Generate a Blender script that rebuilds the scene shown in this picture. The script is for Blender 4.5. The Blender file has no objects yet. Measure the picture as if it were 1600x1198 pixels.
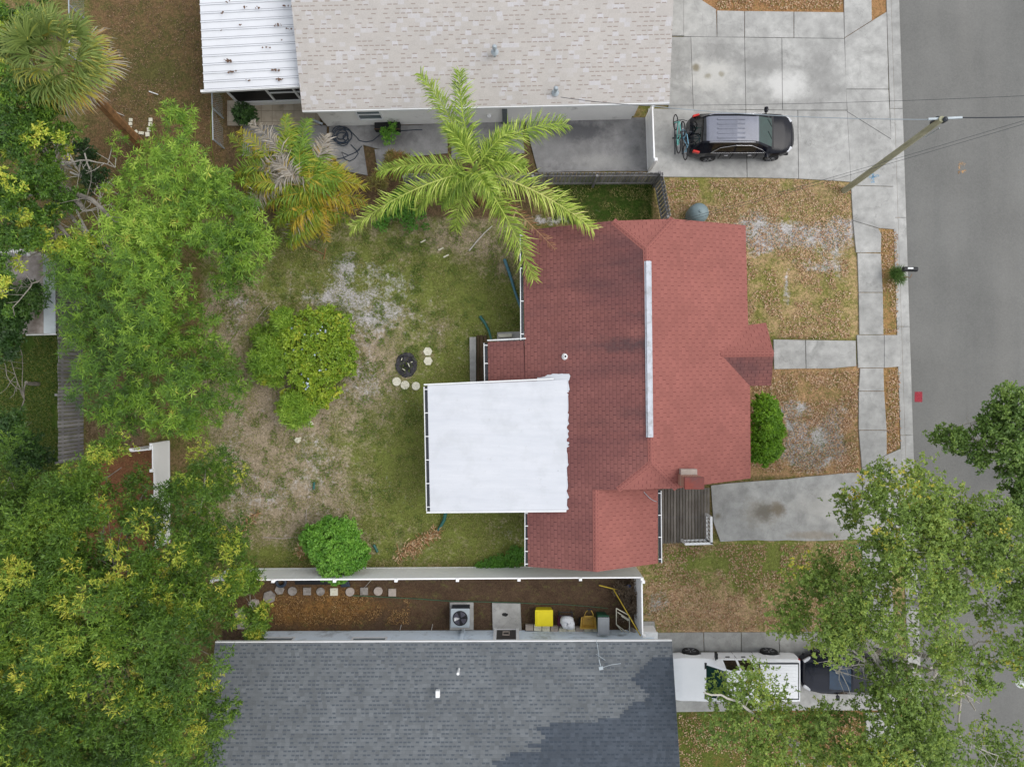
import bpy, math, random
import numpy as np
from mathutils import Vector
R = math.radians
H = 32.6          # height of the camera above the yard (m)
F = 1109.0        # focal length expressed in photograph pixels (1600 wide)
S = bpy.context.scene
COL = S.collection
random.seed(7)
RNG = np.random.default_rng(11)

# ------------------------------------------------------------------ camera, sky, sun, exposure
cd = bpy.data.cameras.new('camera'); cam = bpy.data.objects.new('camera', cd); COL.objects.link(cam)
cam.location = (0, 0, H); cam.rotation_euler = (0, 0, 0)
cd.sensor_width = 36; cd.sensor_fit = 'HORIZONTAL'; cd.lens = F / 1600 * 36; cd.clip_end = 3000; cd.clip_start = 0.5
S.camera = cam
SUN_EL, SUN_AZ = R(52), R(84)      # azimuth measured clockwise from image-up (+Y)
w = bpy.data.worlds.new('World'); S.world = w; w.use_nodes = True
nt = w.node_tree; bg = nt.nodes['Background']; sky = nt.nodes.new('ShaderNodeTexSky')
sky.sky_type = 'NISHITA'; sky.sun_disc = False; sky.sun_elevation = SUN_EL; sky.sun_rotation = SUN_AZ
sky.air_density = 1.0; sky.dust_density = 5.0; sky.ozone_density = 1.0
hsv = nt.nodes.new('ShaderNodeHueSaturation'); hsv.inputs['Saturation'].default_value = 0.45
nt.links.new(sky.outputs[0], hsv.inputs['Color'])
cl = nt.nodes.new('ShaderNodeMix'); cl.data_type = 'RGBA'; cl.inputs[0].default_value = 0.72      # an even overcast layer over most of the sky
cl.inputs[7].default_value = (4.7, 4.9, 5.25, 1); nt.links.new(hsv.outputs[0], cl.inputs[6]); nt.links.new(cl.outputs[2], bg.inputs[0]); bg.inputs[1].default_value = 0.15
sd = bpy.data.lights.new('sun', 'SUN'); sd.energy = 1.0; sd.angle = R(45); sd.color = (1.0, 0.975, 0.94)
so = bpy.data.objects.new('sun', sd); COL.objects.link(so)
dirv = Vector((math.sin(SUN_AZ) * math.cos(SUN_EL), math.cos(SUN_AZ) * math.cos(SUN_EL), math.sin(SUN_EL)))
so.rotation_euler = dirv.to_track_quat('Z', 'Y').to_euler(); so.location = dirv * 80
S.view_settings.view_transform = 'Standard'; S.view_settings.look = 'None'
S.view_settings.exposure = 0.48; S.view_settings.gamma = 1
S.cycles.max_bounces = 5; S.cycles.diffuse_bounces = 3; S.cycles.glossy_bounces = 2
S.cycles.transmission_bounces = 3; S.cycles.transparent_max_bounces = 6

# ------------------------------------------------------------------ helpers
def P(px, py, z=0.0):
    """photo pixel + real height -> world point"""
    return Vector(((px - 800) / F * (H - z), -(py - 599) / F * (H - z), z))
def lin(r, g, b, k=0.84):
    f = lambda v: (v / 255 / 12.92) if v / 255 <= .04045 else ((v / 255 + .055) / 1.055) ** 2.4
    return (min(f(r) * k, .95), min(f(g) * k, .95), min(f(b) * k, .95), 1)

class MB:
    def __init__(s): s.v = []; s.f = []; s.uv = []; s.hasuv = False; s.tone = []
    def add(s, vs, fs, uvs=None, tone=None):
        o = len(s.v); s.v += [tuple(v) for v in vs]
        for i, f in enumerate(fs):
            s.f.append(tuple(o + k for k in f)); s.uv.append(uvs[i] if uvs else None); s.tone.append(tone if tone is not None else 0.5)
        if uvs: s.hasuv = True
        return s
    def box(s, c, d, rz=0.0, tone=None, taper=1.0):
        cx, cy, cz = c; x, y, z = d[0] / 2, d[1] / 2, d[2] / 2; vs = []
        ca, sa = math.cos(rz), math.sin(rz)
        for sz in (-1, 1):
            k = 1 if sz < 0 else taper
            for sx, sy in ((-1, -1), (1, -1), (1, 1), (-1, 1)):
                a, b = sx * x * k, sy * y * k
                vs.append((cx + a * ca - b * sa, cy + a * sa + b * ca, cz + sz * z))
        return s.add(vs, [(0, 3, 2, 1), (4, 5, 6, 7), (0, 1, 5, 4), (1, 2, 6, 5), (2, 3, 7, 6), (3, 0, 4, 7)], tone=tone)
    def prism(s, pts, z0, z1, tone=None):
        """polygon (list of xy) extruded from z0 to z1"""
        a = sum(pts[i][0] * pts[(i + 1) % len(pts)][1] - pts[(i + 1) % len(pts)][0] * pts[i][1] for i in range(len(pts)))
        if a < 0: pts = pts[::-1]
        n = len(pts); vs = [(p[0], p[1], z0) for p in pts] + [(p[0], p[1], z1) for p in pts]
        fs = [tuple(range(n))[::-1], tuple(range(n, 2 * n))] + [(i, (i + 1) % n, n + (i + 1) % n, n + i) for i in range(n)]
        return s.add(vs, fs, tone=tone)
    def bar(s, a, b, wd, ht, tone=None):
        """rectangular bar from a to b"""
        a = Vector(a); b = Vector(b); d = (b - a).normalized()
        u = d.cross(Vector((0, 0, 1))); u = Vector((1, 0, 0)) if u.length < 1e-4 else u.normalized()
        t = u.cross(d); vs = []
        for p in (a, b):
            for i, j in ((-1, -1), (1, -1), (1, 1), (-1, 1)): vs.append(p + u * i * wd / 2 + t * j * ht / 2)
        return s.add(vs, [(0, 1, 2, 3), (7, 6, 5, 4), (0, 4, 5, 1), (1, 5, 6, 2), (2, 6, 7, 3), (3, 7, 4, 0)], tone=tone)
    def tube(s, pts, r, n=8, closed=False, tone=None):
        pts = [Vector(p) for p in pts]; m = len(pts); rs = r if isinstance(r, (list, tuple)) else [r] * m
        vs = []; pu = None
        for i, p in enumerate(pts):
            if closed: d = pts[(i + 1) % m] - pts[i - 1]
            else: d = pts[min(i + 1, m - 1)] - pts[max(i - 1, 0)]
            d.normalize()
            if pu is None:
                u = d.cross(Vector((0, 0, 1)))
                if u.length < .05: u = d.cross(Vector((1, 0, 0)))
            else: u = pu - d * pu.dot(d)
            if u.length < 1e-5: u = d.orthogonal()
            u.normalize(); t = d.cross(u); pu = u
            for k in range(n):
                a = 2 * math.pi * k / n; vs.append(p + (u * math.cos(a) + t * math.sin(a)) * rs[i])
        fs = []
        for i in range(m if closed else m - 1):
            j = (i + 1) % m
            for k in range(n): fs.append((i * n + k, i * n + (k + 1) % n, j * n + (k + 1) % n, j * n + k))
        if not closed: fs += [tuple(range(n))[::-1], tuple((m - 1) * n + k for k in range(n))]
        return s.add(vs, fs, tone=tone)
    def lathe(s, prof, c=(0, 0, 0), n=24, axis='z', tone=None):
        """prof: (radius, height) list"""
        vs = []
        for r, z in prof:
            for k in range(n):
                a = 2 * math.pi * k / n; x, y = r * math.cos(a), r * math.sin(a)
                v = (x, y, z) if axis == 'z' else ((x, z, y) if axis == 'y' else (z, x, y))
                vs.append((c[0] + v[0], c[1] + v[1], c[2] + v[2]))
        m = len(prof); fs = []
        for i in range(m - 1):
            for k in range(n): fs.append((i * n + k, i * n + (k + 1) % n, (i + 1) * n + (k + 1) % n, (i + 1) * n + k))
        if prof[0][0] > 1e-4: fs.append(tuple(range(n))[::-1])
        if prof[-1][0] > 1e-4: fs.append(tuple((m - 1) * n + k for k in range(n)))
        if axis == 'y': fs = [f[::-1] for f in fs]
        return s.add(vs, fs, tone=tone)
    def build(s, name, mat, parent=None, world=False, smooth=False, bevel=0, label=None):
        me = bpy.data.meshes.new(name); off = Vector((0, 0, 0))
        if world and parent is not None:
            q = parent
            while q is not None: off += q.location; q = q.parent
        me.from_pydata([(v[0] - off.x, v[1] - off.y, v[2] - off.z) for v in s.v], [], s.f)
        if s.hasuv:
            ul = me.uv_layers.new(name='UVMap'); li = 0
            for f, u in zip(s.f, s.uv):
                for k in range(len(f)):
                    ul.data[li].uv = u[k] if u else (0, 0); li += 1
        at = me.attributes.new('tone', 'FLOAT', 'FACE'); at.data.foreach_set('value', s.tone)
        me.materials.append(mat)
        if smooth:
            me.polygons.foreach_set('use_smooth', [True] * len(me.polygons)); me.set_sharp_from_angle(angle=R(38))
        o = bpy.data.objects.new(name, me); COL.objects.link(o)
        if parent is not None: o.parent = parent
        if bevel:
            b = o.modifiers.new('bevel', 'BEVEL'); b.width = bevel; b.segments = 2; b.limit_method = 'ANGLE'
        if label: o['label'] = label
        return o

def tag(o, label, cat, group=None, kind=None):
    o['label'] = label; o['category'] = cat
    if group: o['group'] = group
    if kind: o['kind'] = kind
    return o
def thing(name, label, cat, loc=(0, 0, 0), rz=0.0, group=None):
    o = bpy.data.objects.new(name, None); COL.objects.link(o); o.empty_display_size = .2
    o.location = loc; o.rotation_euler = (0, 0, rz); return tag(o, label, cat, group)
def struct(o): o['kind'] = 'structure'; return o
def copy_tree(o, parent=None):
    c = o.copy(); COL.objects.link(c); c.parent = parent
    for ch in list(o.children): copy_tree(ch, c)
    return c

# ---- numpy noise
_perm = np.random.default_rng(3).random((64, 64, 64)).astype(np.float32)
def vnoise(x, y, z=0.0):
    x = np.asarray(x, float); y = np.asarray(y, float); z = np.zeros_like(x) + z
    xi = np.floor(x).astype(int); yi = np.floor(y).astype(int); zi = np.floor(z).astype(int)
    fx = x - xi; fy = y - yi; fz = z - zi
    fx = fx * fx * (3 - 2 * fx); fy = fy * fy * (3 - 2 * fy); fz = fz * fz * (3 - 2 * fz)
    g = lambda a, b, c: _perm[(xi + a) % 64, (yi + b) % 64, (zi + c) % 64]
    def l(a, b, t): return a + (b - a) * t
    return l(l(l(g(0, 0, 0), g(1, 0, 0), fx), l(g(0, 1, 0), g(1, 1, 0), fx), fy),
             l(l(g(0, 0, 1), g(1, 0, 1), fx), l(g(0, 1, 1), g(1, 1, 1), fx), fy), fz)
def fbm(x, y, z=0.0, o=4):
    s = 0; a = .5; t = 0
    for i in range(o): s = s + a * vnoise(x * 2 ** i + 17 * i, y * 2 ** i + 5 * i, z * 2 ** i if not np.isscalar(z) else z); t += a; a *= .5
    return s / t

# ------------------------------------------------------------------ materials
def newmat(name):
    m = bpy.data.materials.new(name); m.use_nodes = True; t = m.node_tree
    return m, t, t.nodes['Principled BSDF']
def N(t, typ, **kw):
    n = t.nodes.new(typ)
    for k, v in kw.items():
        if k.startswith('i_'): n.inputs[k[2:].replace('_', ' ')].default_value = v
        else: setattr(n, k, v)
    return n
def mixc(t, fac, a, b, mode='MIX'):
    n = t.nodes.new('ShaderNodeMix'); n.data_type = 'RGBA'; n.blend_type = mode
    for sock, v in ((n.inputs[0], fac), (n.inputs[6], a), (n.inputs[7], b)):
        if hasattr(v, 'links') or isinstance(v, bpy.types.NodeSocket): t.links.new(v, sock)
        else: sock.default_value = v
    return n.outputs[2]
def ramp(t, fac, stops, interp='LINEAR'):
    n = t.nodes.new('ShaderNodeValToRGB'); cr = n.color_ramp; cr.interpolation = interp
    while len(cr.elements) > 1: cr.elements.remove(cr.elements[-1])
    cr.elements[0].position = stops[0][0]; cr.elements[0].color = stops[0][1]
    for p, c in stops[1:]:
        e = cr.elements.new(p); e.color = c
    t.links.new(fac, n.inputs[0]); return n.outputs[0]
G = lambda v: (v, v, v, 1)
def noise(t, scale, detail=4, rough=.55, coord=None, scl=None, dist=0.0):
    n = N(t, 'ShaderNodeTexNoise', i_Scale=scale, i_Detail=detail, i_Roughness=rough, i_Distortion=dist)
    if coord is None:
        g = N(t, 'ShaderNodeNewGeometry'); coord = g.outputs['Position']
    if scl is not None:
        mp = N(t, 'ShaderNodeMapping'); mp.inputs['Scale'].default_value = scl; t.links.new(coord, mp.inputs[0]); coord = mp.outputs[0]
    t.links.new(coord, n.inputs['Vector']); return n.outputs[0]
def bump(t, bs, h, strength=.3, dist=.02):
    b = N(t, 'ShaderNodeBump', i_Strength=strength, i_Distance=dist)
    t.links.new(h, b.inputs['Height']); t.links.new(b.outputs[0], bs.inputs['Normal'])
def mat(name, c, rough=.7, var=.12, scale=3.0, metal=0.0, spec=.4, bmp=.1, dirt=None, dirtamt=.0, dirtscale=1.2, coat=0.0):
    m, t, b = newmat(name)
    n1 = noise(t, scale); n2 = noise(t, scale * 14, 3)
    lo = tuple(max(0, x * (1 - var)) for x in c[:3]) + (1,); hi = tuple(min(1, x * (1 + var)) for x in c[:3]) + (1,)
    col = mixc(t, ramp(t, n1, [(.3, G(0)), (.7, G(1))]), lo, hi)
    col = mixc(t, ramp(t, n2, [(.3, G(1 - var)), (.7, G(1))]), G(0), col) if False else mixc(t, 1.0, col, ramp(t, n2, [(.3, G(1 - var * .8)), (.7, G(1))]), 'MULTIPLY')
    if dirt: 
        n3 = noise(t, dirtscale, 7, .65); col = mixc(t, ramp(t, n3, [(.62 - dirtamt * .35, G(0)), (.82 - dirtamt * .3, G(.85))]), col, dirt)
    t.links.new(col, b.inputs['Base Color']); b.inputs['Roughness'].default_value = rough
    b.inputs['Metallic'].default_value = metal; b.inputs['Specular IOR Level'].default_value = spec
    b.inputs['Coat Weight'].default_value = coat; b.inputs['Coat Roughness'].default_value = .08
    if bmp: bump(t, b, n2, bmp)
    return m
def leafmat(name, stops, trans=.10, rough=.5):
    m, t, b = newmat(name)
    a = N(t, 'ShaderNodeAttribute', attribute_name='tone')
    col = ramp(t, a.outputs['Fac'], stops)
    t.links.new(col, b.inputs['Base Color']); b.inputs['Roughness'].default_value = rough; b.inputs['Specular IOR Level'].default_value = .35
    tr = N(t, 'ShaderNodeBsdfTranslucent'); t.links.new(col, tr.inputs[0])
    mx = N(t, 'ShaderNodeMixShader'); mx.inputs[0].default_value = trans
    t.links.new(b.outputs[0], mx.inputs[1]); t.links.new(tr.outputs[0], mx.inputs[2]); t.links.new(mx.outputs[0], t.nodes['Material Output'].inputs[0])
    return m
def shingle(name, base, spread, dash, bw=.30, rh=.143, along=False, frac=.5, thick=.2, dashw=.09, line=0.0, stain=None, cloud=.1, light=None, bands=None):
    """asphalt shingles; UV in metres: u along the eave, v up the slope.
    along=False: short dark butt-edge dashes lying on the courses (laminated shingle); along=True: tab slots running up the slope (three-tab shingle)"""
    m, t, b = newmat(name); uv = N(t, 'ShaderNodeUVMap').outputs[0]; sx = N(t, 'ShaderNodeSeparateXYZ'); t.links.new(uv, sx.inputs[0])
    def mth(op, a, b_=None, c_=None):
        n = N(t, 'ShaderNodeMath', operation=op)
        for i, v in enumerate((a, b_, c_)):
            if v is None: continue
            if isinstance(v, (int, float)): n.inputs[i].default_value = v
            else: t.links.new(v, n.inputs[i])
        return n.outputs[0]
    v = mth('DIVIDE', sx.outputs['Y'], rh); row = mth('FLOOR', v); fv = mth('FRACT', v)
    wr = N(t, 'ShaderNodeTexWhiteNoise', noise_dimensions='1D'); t.links.new(row, wr.inputs['W'])
    shift = mth('MULTIPLY', row, .5) if along else mth('MULTIPLY', wr.outputs['Value'], 7.0)
    u = mth('ADD', mth('DIVIDE', sx.outputs['X'], bw), shift); cell = mth('FLOOR', u); fu = mth('FRACT', u)
    cv = N(t, 'ShaderNodeCombineXYZ'); t.links.new(cell, cv.inputs[0]); t.links.new(row, cv.inputs[1])
    wn = N(t, 'ShaderNodeTexWhiteNoise', noise_dimensions='2D'); t.links.new(cv.outputs[0], wn.inputs['Vector'])
    k = lambda f: tuple(min(.95, x * f) for x in base[:3]) + (1,)
    col = ramp(t, wn.outputs['Value'], [(0, k(1 - spread)), (.3, k(1 - spread * .3)), (.75, k(1 + spread * .3)), (1, light or k(1 + spread))])
    fine = noise(t, 26, 2); med = noise(t, .7, 6, .62)
    col = mixc(t, 1.0, col, ramp(t, fine, [(.3, G(.9)), (.7, G(1.04))]), 'MULTIPLY')
    col = mixc(t, 1.0, col, ramp(t, med, [(.3, G(1 - cloud)), (.7, G(1 + cloud * .5))]), 'MULTIPLY')
    for (scol, sc, lo, hi, st, amt) in (stain or []):
        nn = noise(t, sc, 6, .6, uv, st); col = mixc(t, ramp(t, nn, [(lo, G(0)), (hi, G(amt))]), col, scol)
    for (yp, hw, xa, xb, amt) in (bands or []):     # algae streaks that run down the slope
        ps = N(t, 'ShaderNodeSeparateXYZ'); t.links.new(N(t, 'ShaderNodeNewGeometry').outputs['Position'], ps.inputs[0]); yy = -(yp - 599) / F * (H - 3.5); x0_, x1_ = (xa - 800) / F * (H - 3.5), (xb - 800) / F * (H - 3.5)
        wob = noise(t, 2.5, 5, .7); fy_ = mth('SUBTRACT', 1.0, mth('DIVIDE', mth('ABSOLUTE', mth('ADD', mth('SUBTRACT', ps.outputs['Y'], yy), mth('MULTIPLY', mth('SUBTRACT', wob, .5), 1.2))), hw))
        fx_ = N(t, 'ShaderNodeMapRange', interpolation_type='SMOOTHSTEP'); t.links.new(ps.outputs['X'], fx_.inputs[0]); fx_.inputs[1].default_value = x0_; fx_.inputs[2].default_value = x1_
        cl_ = N(t, 'ShaderNodeClamp'); t.links.new(mth('MULTIPLY', mth('MULTIPLY', fy_, fx_.outputs[0]), amt), cl_.inputs[0]); col = mixc(t, cl_.outputs[0], col, lin(84, 68, 70))
    if along:
        slot = mth('LESS_THAN', fu, dashw); ln = mth('LESS_THAN', fv, .88); msk = mth('MULTIPLY', slot, ln)
        msk = mth('MULTIPLY', msk, mth('ADD', mth('MULTIPLY', wn.outputs['Value'], .5), .5))
    else:
        w2 = N(t, 'ShaderNodeTexWhiteNoise', noise_dimensions='3D'); cv2 = N(t, 'ShaderNodeCombineXYZ'); cv2.inputs[2].default_value = 5.5; t.links.new(cell, cv2.inputs[0]); t.links.new(row, cv2.inputs[1]); t.links.new(cv2.outputs[0], w2.inputs['Vector'])
        msk = mth('MULTIPLY', mth('LESS_THAN', fv, thick), mth('LESS_THAN', w2.outputs['Value'], frac)); msk = mth('MULTIPLY', msk, mth('LESS_THAN', mth('ABSOLUTE', mth('SUBTRACT', fu, .5)), .38))
    if line: msk = mth('MAXIMUM', msk, mth('MULTIPLY', mth('LESS_THAN', fv, .16), line))
    col = mixc(t, mth('MULTIPLY', msk, .9), col, dash)
    t.links.new(col, b.inputs['Base Color']); b.inputs['Roughness'].default_value = .9; b.inputs['Specular IOR Level'].default_value = .2
    bump(t, b, mth('ADD', mth('MULTIPLY', msk, -1.0), fine), .3, .01)
    return m

M = {}
M['white'] = mat('white_vinyl', lin(250, 251, 253, 1.0), .45, .02, 1.5, bmp=.02)
M['white_trim'] = mat('white_trim', lin(232, 233, 233, .95), .5, .05, 2, bmp=.02)
M['concrete'] = None
def _fall(t, v, a, b_, amt):
    n = N(t, 'ShaderNodeMapRange', interpolation_type='SMOOTHSTEP'); t.links.new(v, n.inputs[0]); n.inputs[1].default_value = a; n.inputs[2].default_value = b_; n.inputs[3].default_value = amt; n.inputs[4].default_value = 0; return n.outputs[0]
def concretemat(name, c, crackc, spots=()):
    m, t, b = newmat(name)
    a = N(t, 'ShaderNodeAttribute', attribute_name='tone')
    n1 = noise(t, .45, 6, .62, dist=.3); n2 = noise(t, 2.2, 6, .65); n3 = noise(t, 45, 2); n4 = noise(t, .9, 8, .7, dist=.6)
    col = mixc(t, ramp(t, n1, [(.3, G(0)), (.7, G(1))]), tuple(x * .74 for x in c[:3]) + (1,), tuple(min(.9, x * 1.16) for x in c[:3]) + (1,))
    col = mixc(t, 1.0, col, ramp(t, n2, [(.3, G(.76)), (.65, G(1.05))]), 'MULTIPLY')
    col = mixc(t, 1.0, col, ramp(t, a.outputs['Fac'], [(0, G(.45)), (.5, G(.95)), (1, G(1.15))]), 'MULTIPLY')
    col = mixc(t, ramp(t, n4, [(.52, G(0)), (.72, G(.6))]), col, crackc)
    vo = N(t, 'ShaderNodeTexVoronoi', feature='DISTANCE_TO_EDGE', i_Scale=.38); g = N(t, 'ShaderNodeNewGeometry')
    ad = N(t, 'ShaderNodeVectorMath', operation='ADD'); wn = N(t, 'ShaderNodeTexNoise', i_Scale=1.2, i_Detail=4)
    t.links.new(g.outputs['Position'], wn.inputs['Vector']); t.links.new(g.outputs['Position'], ad.inputs[0]); t.links.new(wn.outputs['Color'], ad.inputs[1])
    t.links.new(ad.outputs[0], vo.inputs['Vector'])
    col = mixc(t, ramp(t, vo.outputs['Distance'], [(0, G(.4)), (.004, G(0))]), col, tuple(x * .35 for x in c[:3]) + (1,))
    sn = noise(t, 1.7, 7, .72); sn2 = noise(t, 6, 4, .7)
    for (x, y, rx, ry, sc, amt) in spots:      # oil, tyre and scrubbed patches where they lie on the slabs
        c_ = P(x, y); mp = N(t, 'ShaderNodeMapping'); k1, k2 = F / H / rx, F / H / ry; mp.inputs['Scale'].default_value = (k1, k2, 0); mp.inputs['Location'].default_value = (-c_.x * k1, -c_.y * k2, 0)
        t.links.new(g.outputs['Position'], mp.inputs[0]); ln_ = N(t, 'ShaderNodeVectorMath', operation='LENGTH'); t.links.new(mp.outputs[0], ln_.inputs[0])
        ma = N(t, 'ShaderNodeMath', operation='MULTIPLY_ADD'); ma.inputs[1].default_value = 1.5; t.links.new(sn, ma.inputs[0]); t.links.new(ln_.outputs['Value'], ma.inputs[2])
        mb_ = N(t, 'ShaderNodeMath', operation='MULTIPLY_ADD'); mb_.inputs[1].default_value = .5; t.links.new(sn2, mb_.inputs[0]); t.links.new(ma.outputs[0], mb_.inputs[2])
        col = mixc(t, ramp(t, mb_.outputs[0], [(1.0 / 2.4, G(amt)), (2.0 / 2.4, G(0))]) if False else _fall(t, mb_.outputs[0], 1.2, 1.95, amt), col, sc)
    col = mixc(t, 1.0, col, ramp(t, n3, [(.3, G(.87)), (.7, G(1.02))]), 'MULTIPLY')
    t.links.new(col, b.inputs['Base Color']); b.inputs['Roughness'].default_value = .85; b.inputs['Specular IOR Level'].default_value = .25
    bump(t, b, n3, .25, .01)
    return m
M['concrete'] = concretemat('concrete', lin(194, 193, 189), lin(138, 138, 134), [(1195, 98, 70, 34, lin(138, 137, 134), .6), (1120, 82, 44, 26, lin(140, 139, 136), .5), (1285, 115, 40, 60, lin(142, 141, 138), .5), (1225, 160, 90, 16, lin(146, 145, 142), .5),
    (1112, 120, 56, 40, lin(214, 212, 206), .75), (1228, 135, 50, 34, lin(218, 217, 213), .9), (1087, 107, 9, 9, lin(128, 118, 90), .8), (1106, 119, 9, 8, lin(134, 126, 98), .6), (1127, 117, 7, 7, lin(134, 126, 98), .6),
    (1193, 800, 22, 20, lin(92, 88, 84), .85), (1216, 795, 20, 15, lin(118, 102, 78), .8), (1190, 800, 46, 34, lin(150, 142, 126), .5), (1290, 790, 80, 40, lin(206, 203, 196), .5), (1121, 806, 8, 7, lin(120, 112, 90), .7), (1270, 836, 60, 10, lin(150, 134, 110), .5)])
M['wet_concrete'] = concretemat('dark_concrete', lin(156, 155, 155), lin(84, 84, 86), [(900, 205, 80, 26, lin(92, 92, 96), .8), (950, 252, 80, 18, lin(176, 175, 172), .6), (610, 215, 60, 20, lin(92, 90, 92), .6), (870, 235, 40, 30, lin(150, 150, 150), .5)])
def roadmat():
    m, t, b = newmat('asphalt')
    n1 = noise(t, .5, 5, .6, scl=(1.0, .12, 1)); n2 = noise(t, 15, 4, .8); n3 = noise(t, .35, 6)
    n5 = noise(t, 7, 5, .7)
    col = mixc(t, ramp(t, n1, [(.3, G(0)), (.7, G(1))]), lin(120, 120, 117), lin(132, 131, 127))
    col = mixc(t, 1.0, col, ramp(t, n2, [(.3, G(.84)), (.7, G(1.1))]), 'MULTIPLY')
    col = mixc(t, 1.0, col, ramp(t, n3, [(.35, G(.9)), (.65, G(1.04))]), 'MULTIPLY')
    col = mixc(t, ramp(t, n5, [(.70, G(0)), (.76, G(.7))]), col, lin(78, 77, 76))
    t.links.new(col, b.inputs['Base Color']); b.inputs['Roughness'].default_value = .9; b.inputs['Specular IOR Level'].default_value = .25
    bump(t, b, n2, .4, .01); return m
M['road'] = roadmat()
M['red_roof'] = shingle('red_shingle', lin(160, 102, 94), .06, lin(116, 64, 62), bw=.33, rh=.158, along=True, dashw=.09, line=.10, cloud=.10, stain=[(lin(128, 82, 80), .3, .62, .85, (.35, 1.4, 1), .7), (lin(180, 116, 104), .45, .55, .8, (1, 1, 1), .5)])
M['red_roof_old_shaded'] = shingle('old_shaded_red_shingle', lin(144, 95, 89), .08, lin(90, 56, 58), bw=.33, rh=.15, along=True, dashw=.11, line=.55, cloud=.14, bands=[(541, .45, 830, 1010, .9), (430, .3, 960, 1012, .6), (645, .35, 930, 1014, .6), (492, .25, 930, 1012, .5), (575, .5, 770, 1012, .35)],
    stain=[(lin(104, 68, 70), .5, .42, .72, (1.3, .3, 1), .7), (lin(158, 100, 90), .6, .58, .76, (1, .6, 1), .5), (lin(78, 62, 66), .26, .54, .72, (1.5, .3, 1), .8)])  # aged dirty shingles, with part of the slopes' shade put into the colour
M['beige_roof'] = shingle('beige_shingle', lin(196, 190, 184), .035, lin(158, 146, 138), bw=.24, rh=.168, frac=.45, thick=.24, cloud=.06, light=lin(206, 203, 204))
M['grey_roof'] = shingle('grey_shingle', lin(116, 120, 123), .15, lin(84, 91, 99), bw=.17, rh=.155, frac=.55, thick=.42, cloud=.2, line=.25, stain=[(lin(128, 112, 104), .5, .72, .9, (1, 1, 1), .5)])
M['beige_wall'] = mat('pale_stucco', lin(240, 238, 234, 1.0), .85, .05, 1, dirt=lin(150, 148, 142), dirtamt=.1)
M['blue_wall'] = mat('pale_blue_siding', lin(222, 234, 244, 1.05), .7, .05, 1.2, dirt=lin(140, 146, 150), dirtamt=.25)
M['cream_wall'] = mat('cream_siding', lin(206, 200, 190), .8, .05, 1)
def membranemat():
    m, t, b = newmat('white_roof_coating'); st = noise(t, 1.6, 7, .7, scl=(.25, 2.2, 1)); n = noise(t, .7, 6, .65); n2 = noise(t, 3, 8, .75)
    col = mixc(t, ramp(t, st, [(.35, G(0)), (.68, G(1))]), lin(214, 217, 223), lin(226, 228, 233)); col = mixc(t, ramp(t, n, [(.5, G(0)), (.75, G(.6))]), col, lin(196, 199, 202)); col = mixc(t, ramp(t, n2, [(.60, G(0)), (.74, G(.45))]), col, lin(172, 172, 168))
    t.links.new(col, b.inputs['Base Color']); b.inputs['Roughness'].default_value = .6; bump(t, b, st, .3, .02); return m
M['membrane'] = membranemat()
M['white_metal'] = mat('white_metal_roof', lin(232, 234, 238), .4, .03, 1.5, bmp=0)
M['dark_glass'] = mat('dark_glass', lin(24, 28, 32), .12, .1, 2, spec=.6, bmp=0)
M['glass'] = mat('window_glass', lin(112, 124, 130), .12, .1, 2, spec=.6, bmp=0)
M['screen'] = mat('insect_screen', lin(22, 22, 25), .6, .1, 3, bmp=0)
M['brick'] = None
def brickmat():
    m, t, b = newmat('chimney_brick'); g = N(t, 'ShaderNodeTexCoord'); br = N(t, 'ShaderNodeTexBrick')
    mp = N(t, 'ShaderNodeMapping'); mp.inputs['Rotation'].default_value = (R(90), 0, R(20)); t.links.new(g.outputs['Object'], mp.inputs[0]); t.links.new(mp.outputs[0], br.inputs[0])
    br.inputs['Scale'].default_value = 1; br.inputs['Brick Width'].default_value = .2; br.inputs['Row Height'].default_value = .075; br.inputs['Mortar Size'].default_value = .01
    br.inputs['Color1'].default_value = lin(140, 74, 60); br.inputs['Color2'].default_value = lin(168, 104, 84); br.inputs['Mortar'].default_value = lin(182, 170, 150)
    t.links.new(br.outputs['Color'], b.inputs['Base Color']); b.inputs['Roughness'].default_value = .9; return m
M['brick'] = brickmat()
M['brick_cap'] = mat('red_chimney_cap', lin(134, 66, 56), .8, .2, 4, dirt=lin(100, 70, 70), dirtamt=.5)
def plankmat(name, c, w_, axis, dark):
    m, t, b = newmat(name); a = N(t, 'ShaderNodeAttribute', attribute_name='tone')
    sc = (1, .15, 1) if axis == 'y' else (.15, 1, 1) if axis == 'x' else (1, 1, .15)
    n = noise(t, 9, 6, .7, scl=sc); n2 = noise(t, .9, 5)
    col = mixc(t, ramp(t, a.outputs['Fac'], [(0, G(0)), (1, G(1))]), tuple(x * .65 for x in c[:3]) + (1,), tuple(x * 1.3 for x in c[:3]) + (1,))
    col = mixc(t, 1.0, col, ramp(t, n, [(.3, G(.62)), (.7, G(1.12))]), 'MULTIPLY')
    col = mixc(t, ramp(t, n2, [(.45, G(0)), (.7, G(.7))]), col, dark)
    t.links.new(col, b.inputs['Base Color']); b.inputs['Roughness'].default_value = .9; b.inputs['Specular IOR Level'].default_value = .2; bump(t, b, n, .4, .01); return m
M['fence_wood'] = plankmat('weathered_fence_wood', lin(158, 156, 156), .14, 'z', lin(104, 104, 108))
M['deck'] = plankmat('weathered_deck_wood', lin(126, 120, 113), .14, 'y', lin(84, 76, 68))
M['old_wood'] = plankmat('old_brown_wood', lin(104, 86, 66), .14, 'y', lin(60, 50, 38))
M['pole_wood'] = plankmat('pole_wood', lin(182, 180, 152), .1, 'z', lin(160, 158, 128))
M['bark'] = mat('grey_bark', lin(150, 144, 134), .9, .35, 2.5, bmp=.5, dirt=lin(96, 88, 78), dirtamt=.4)
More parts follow.
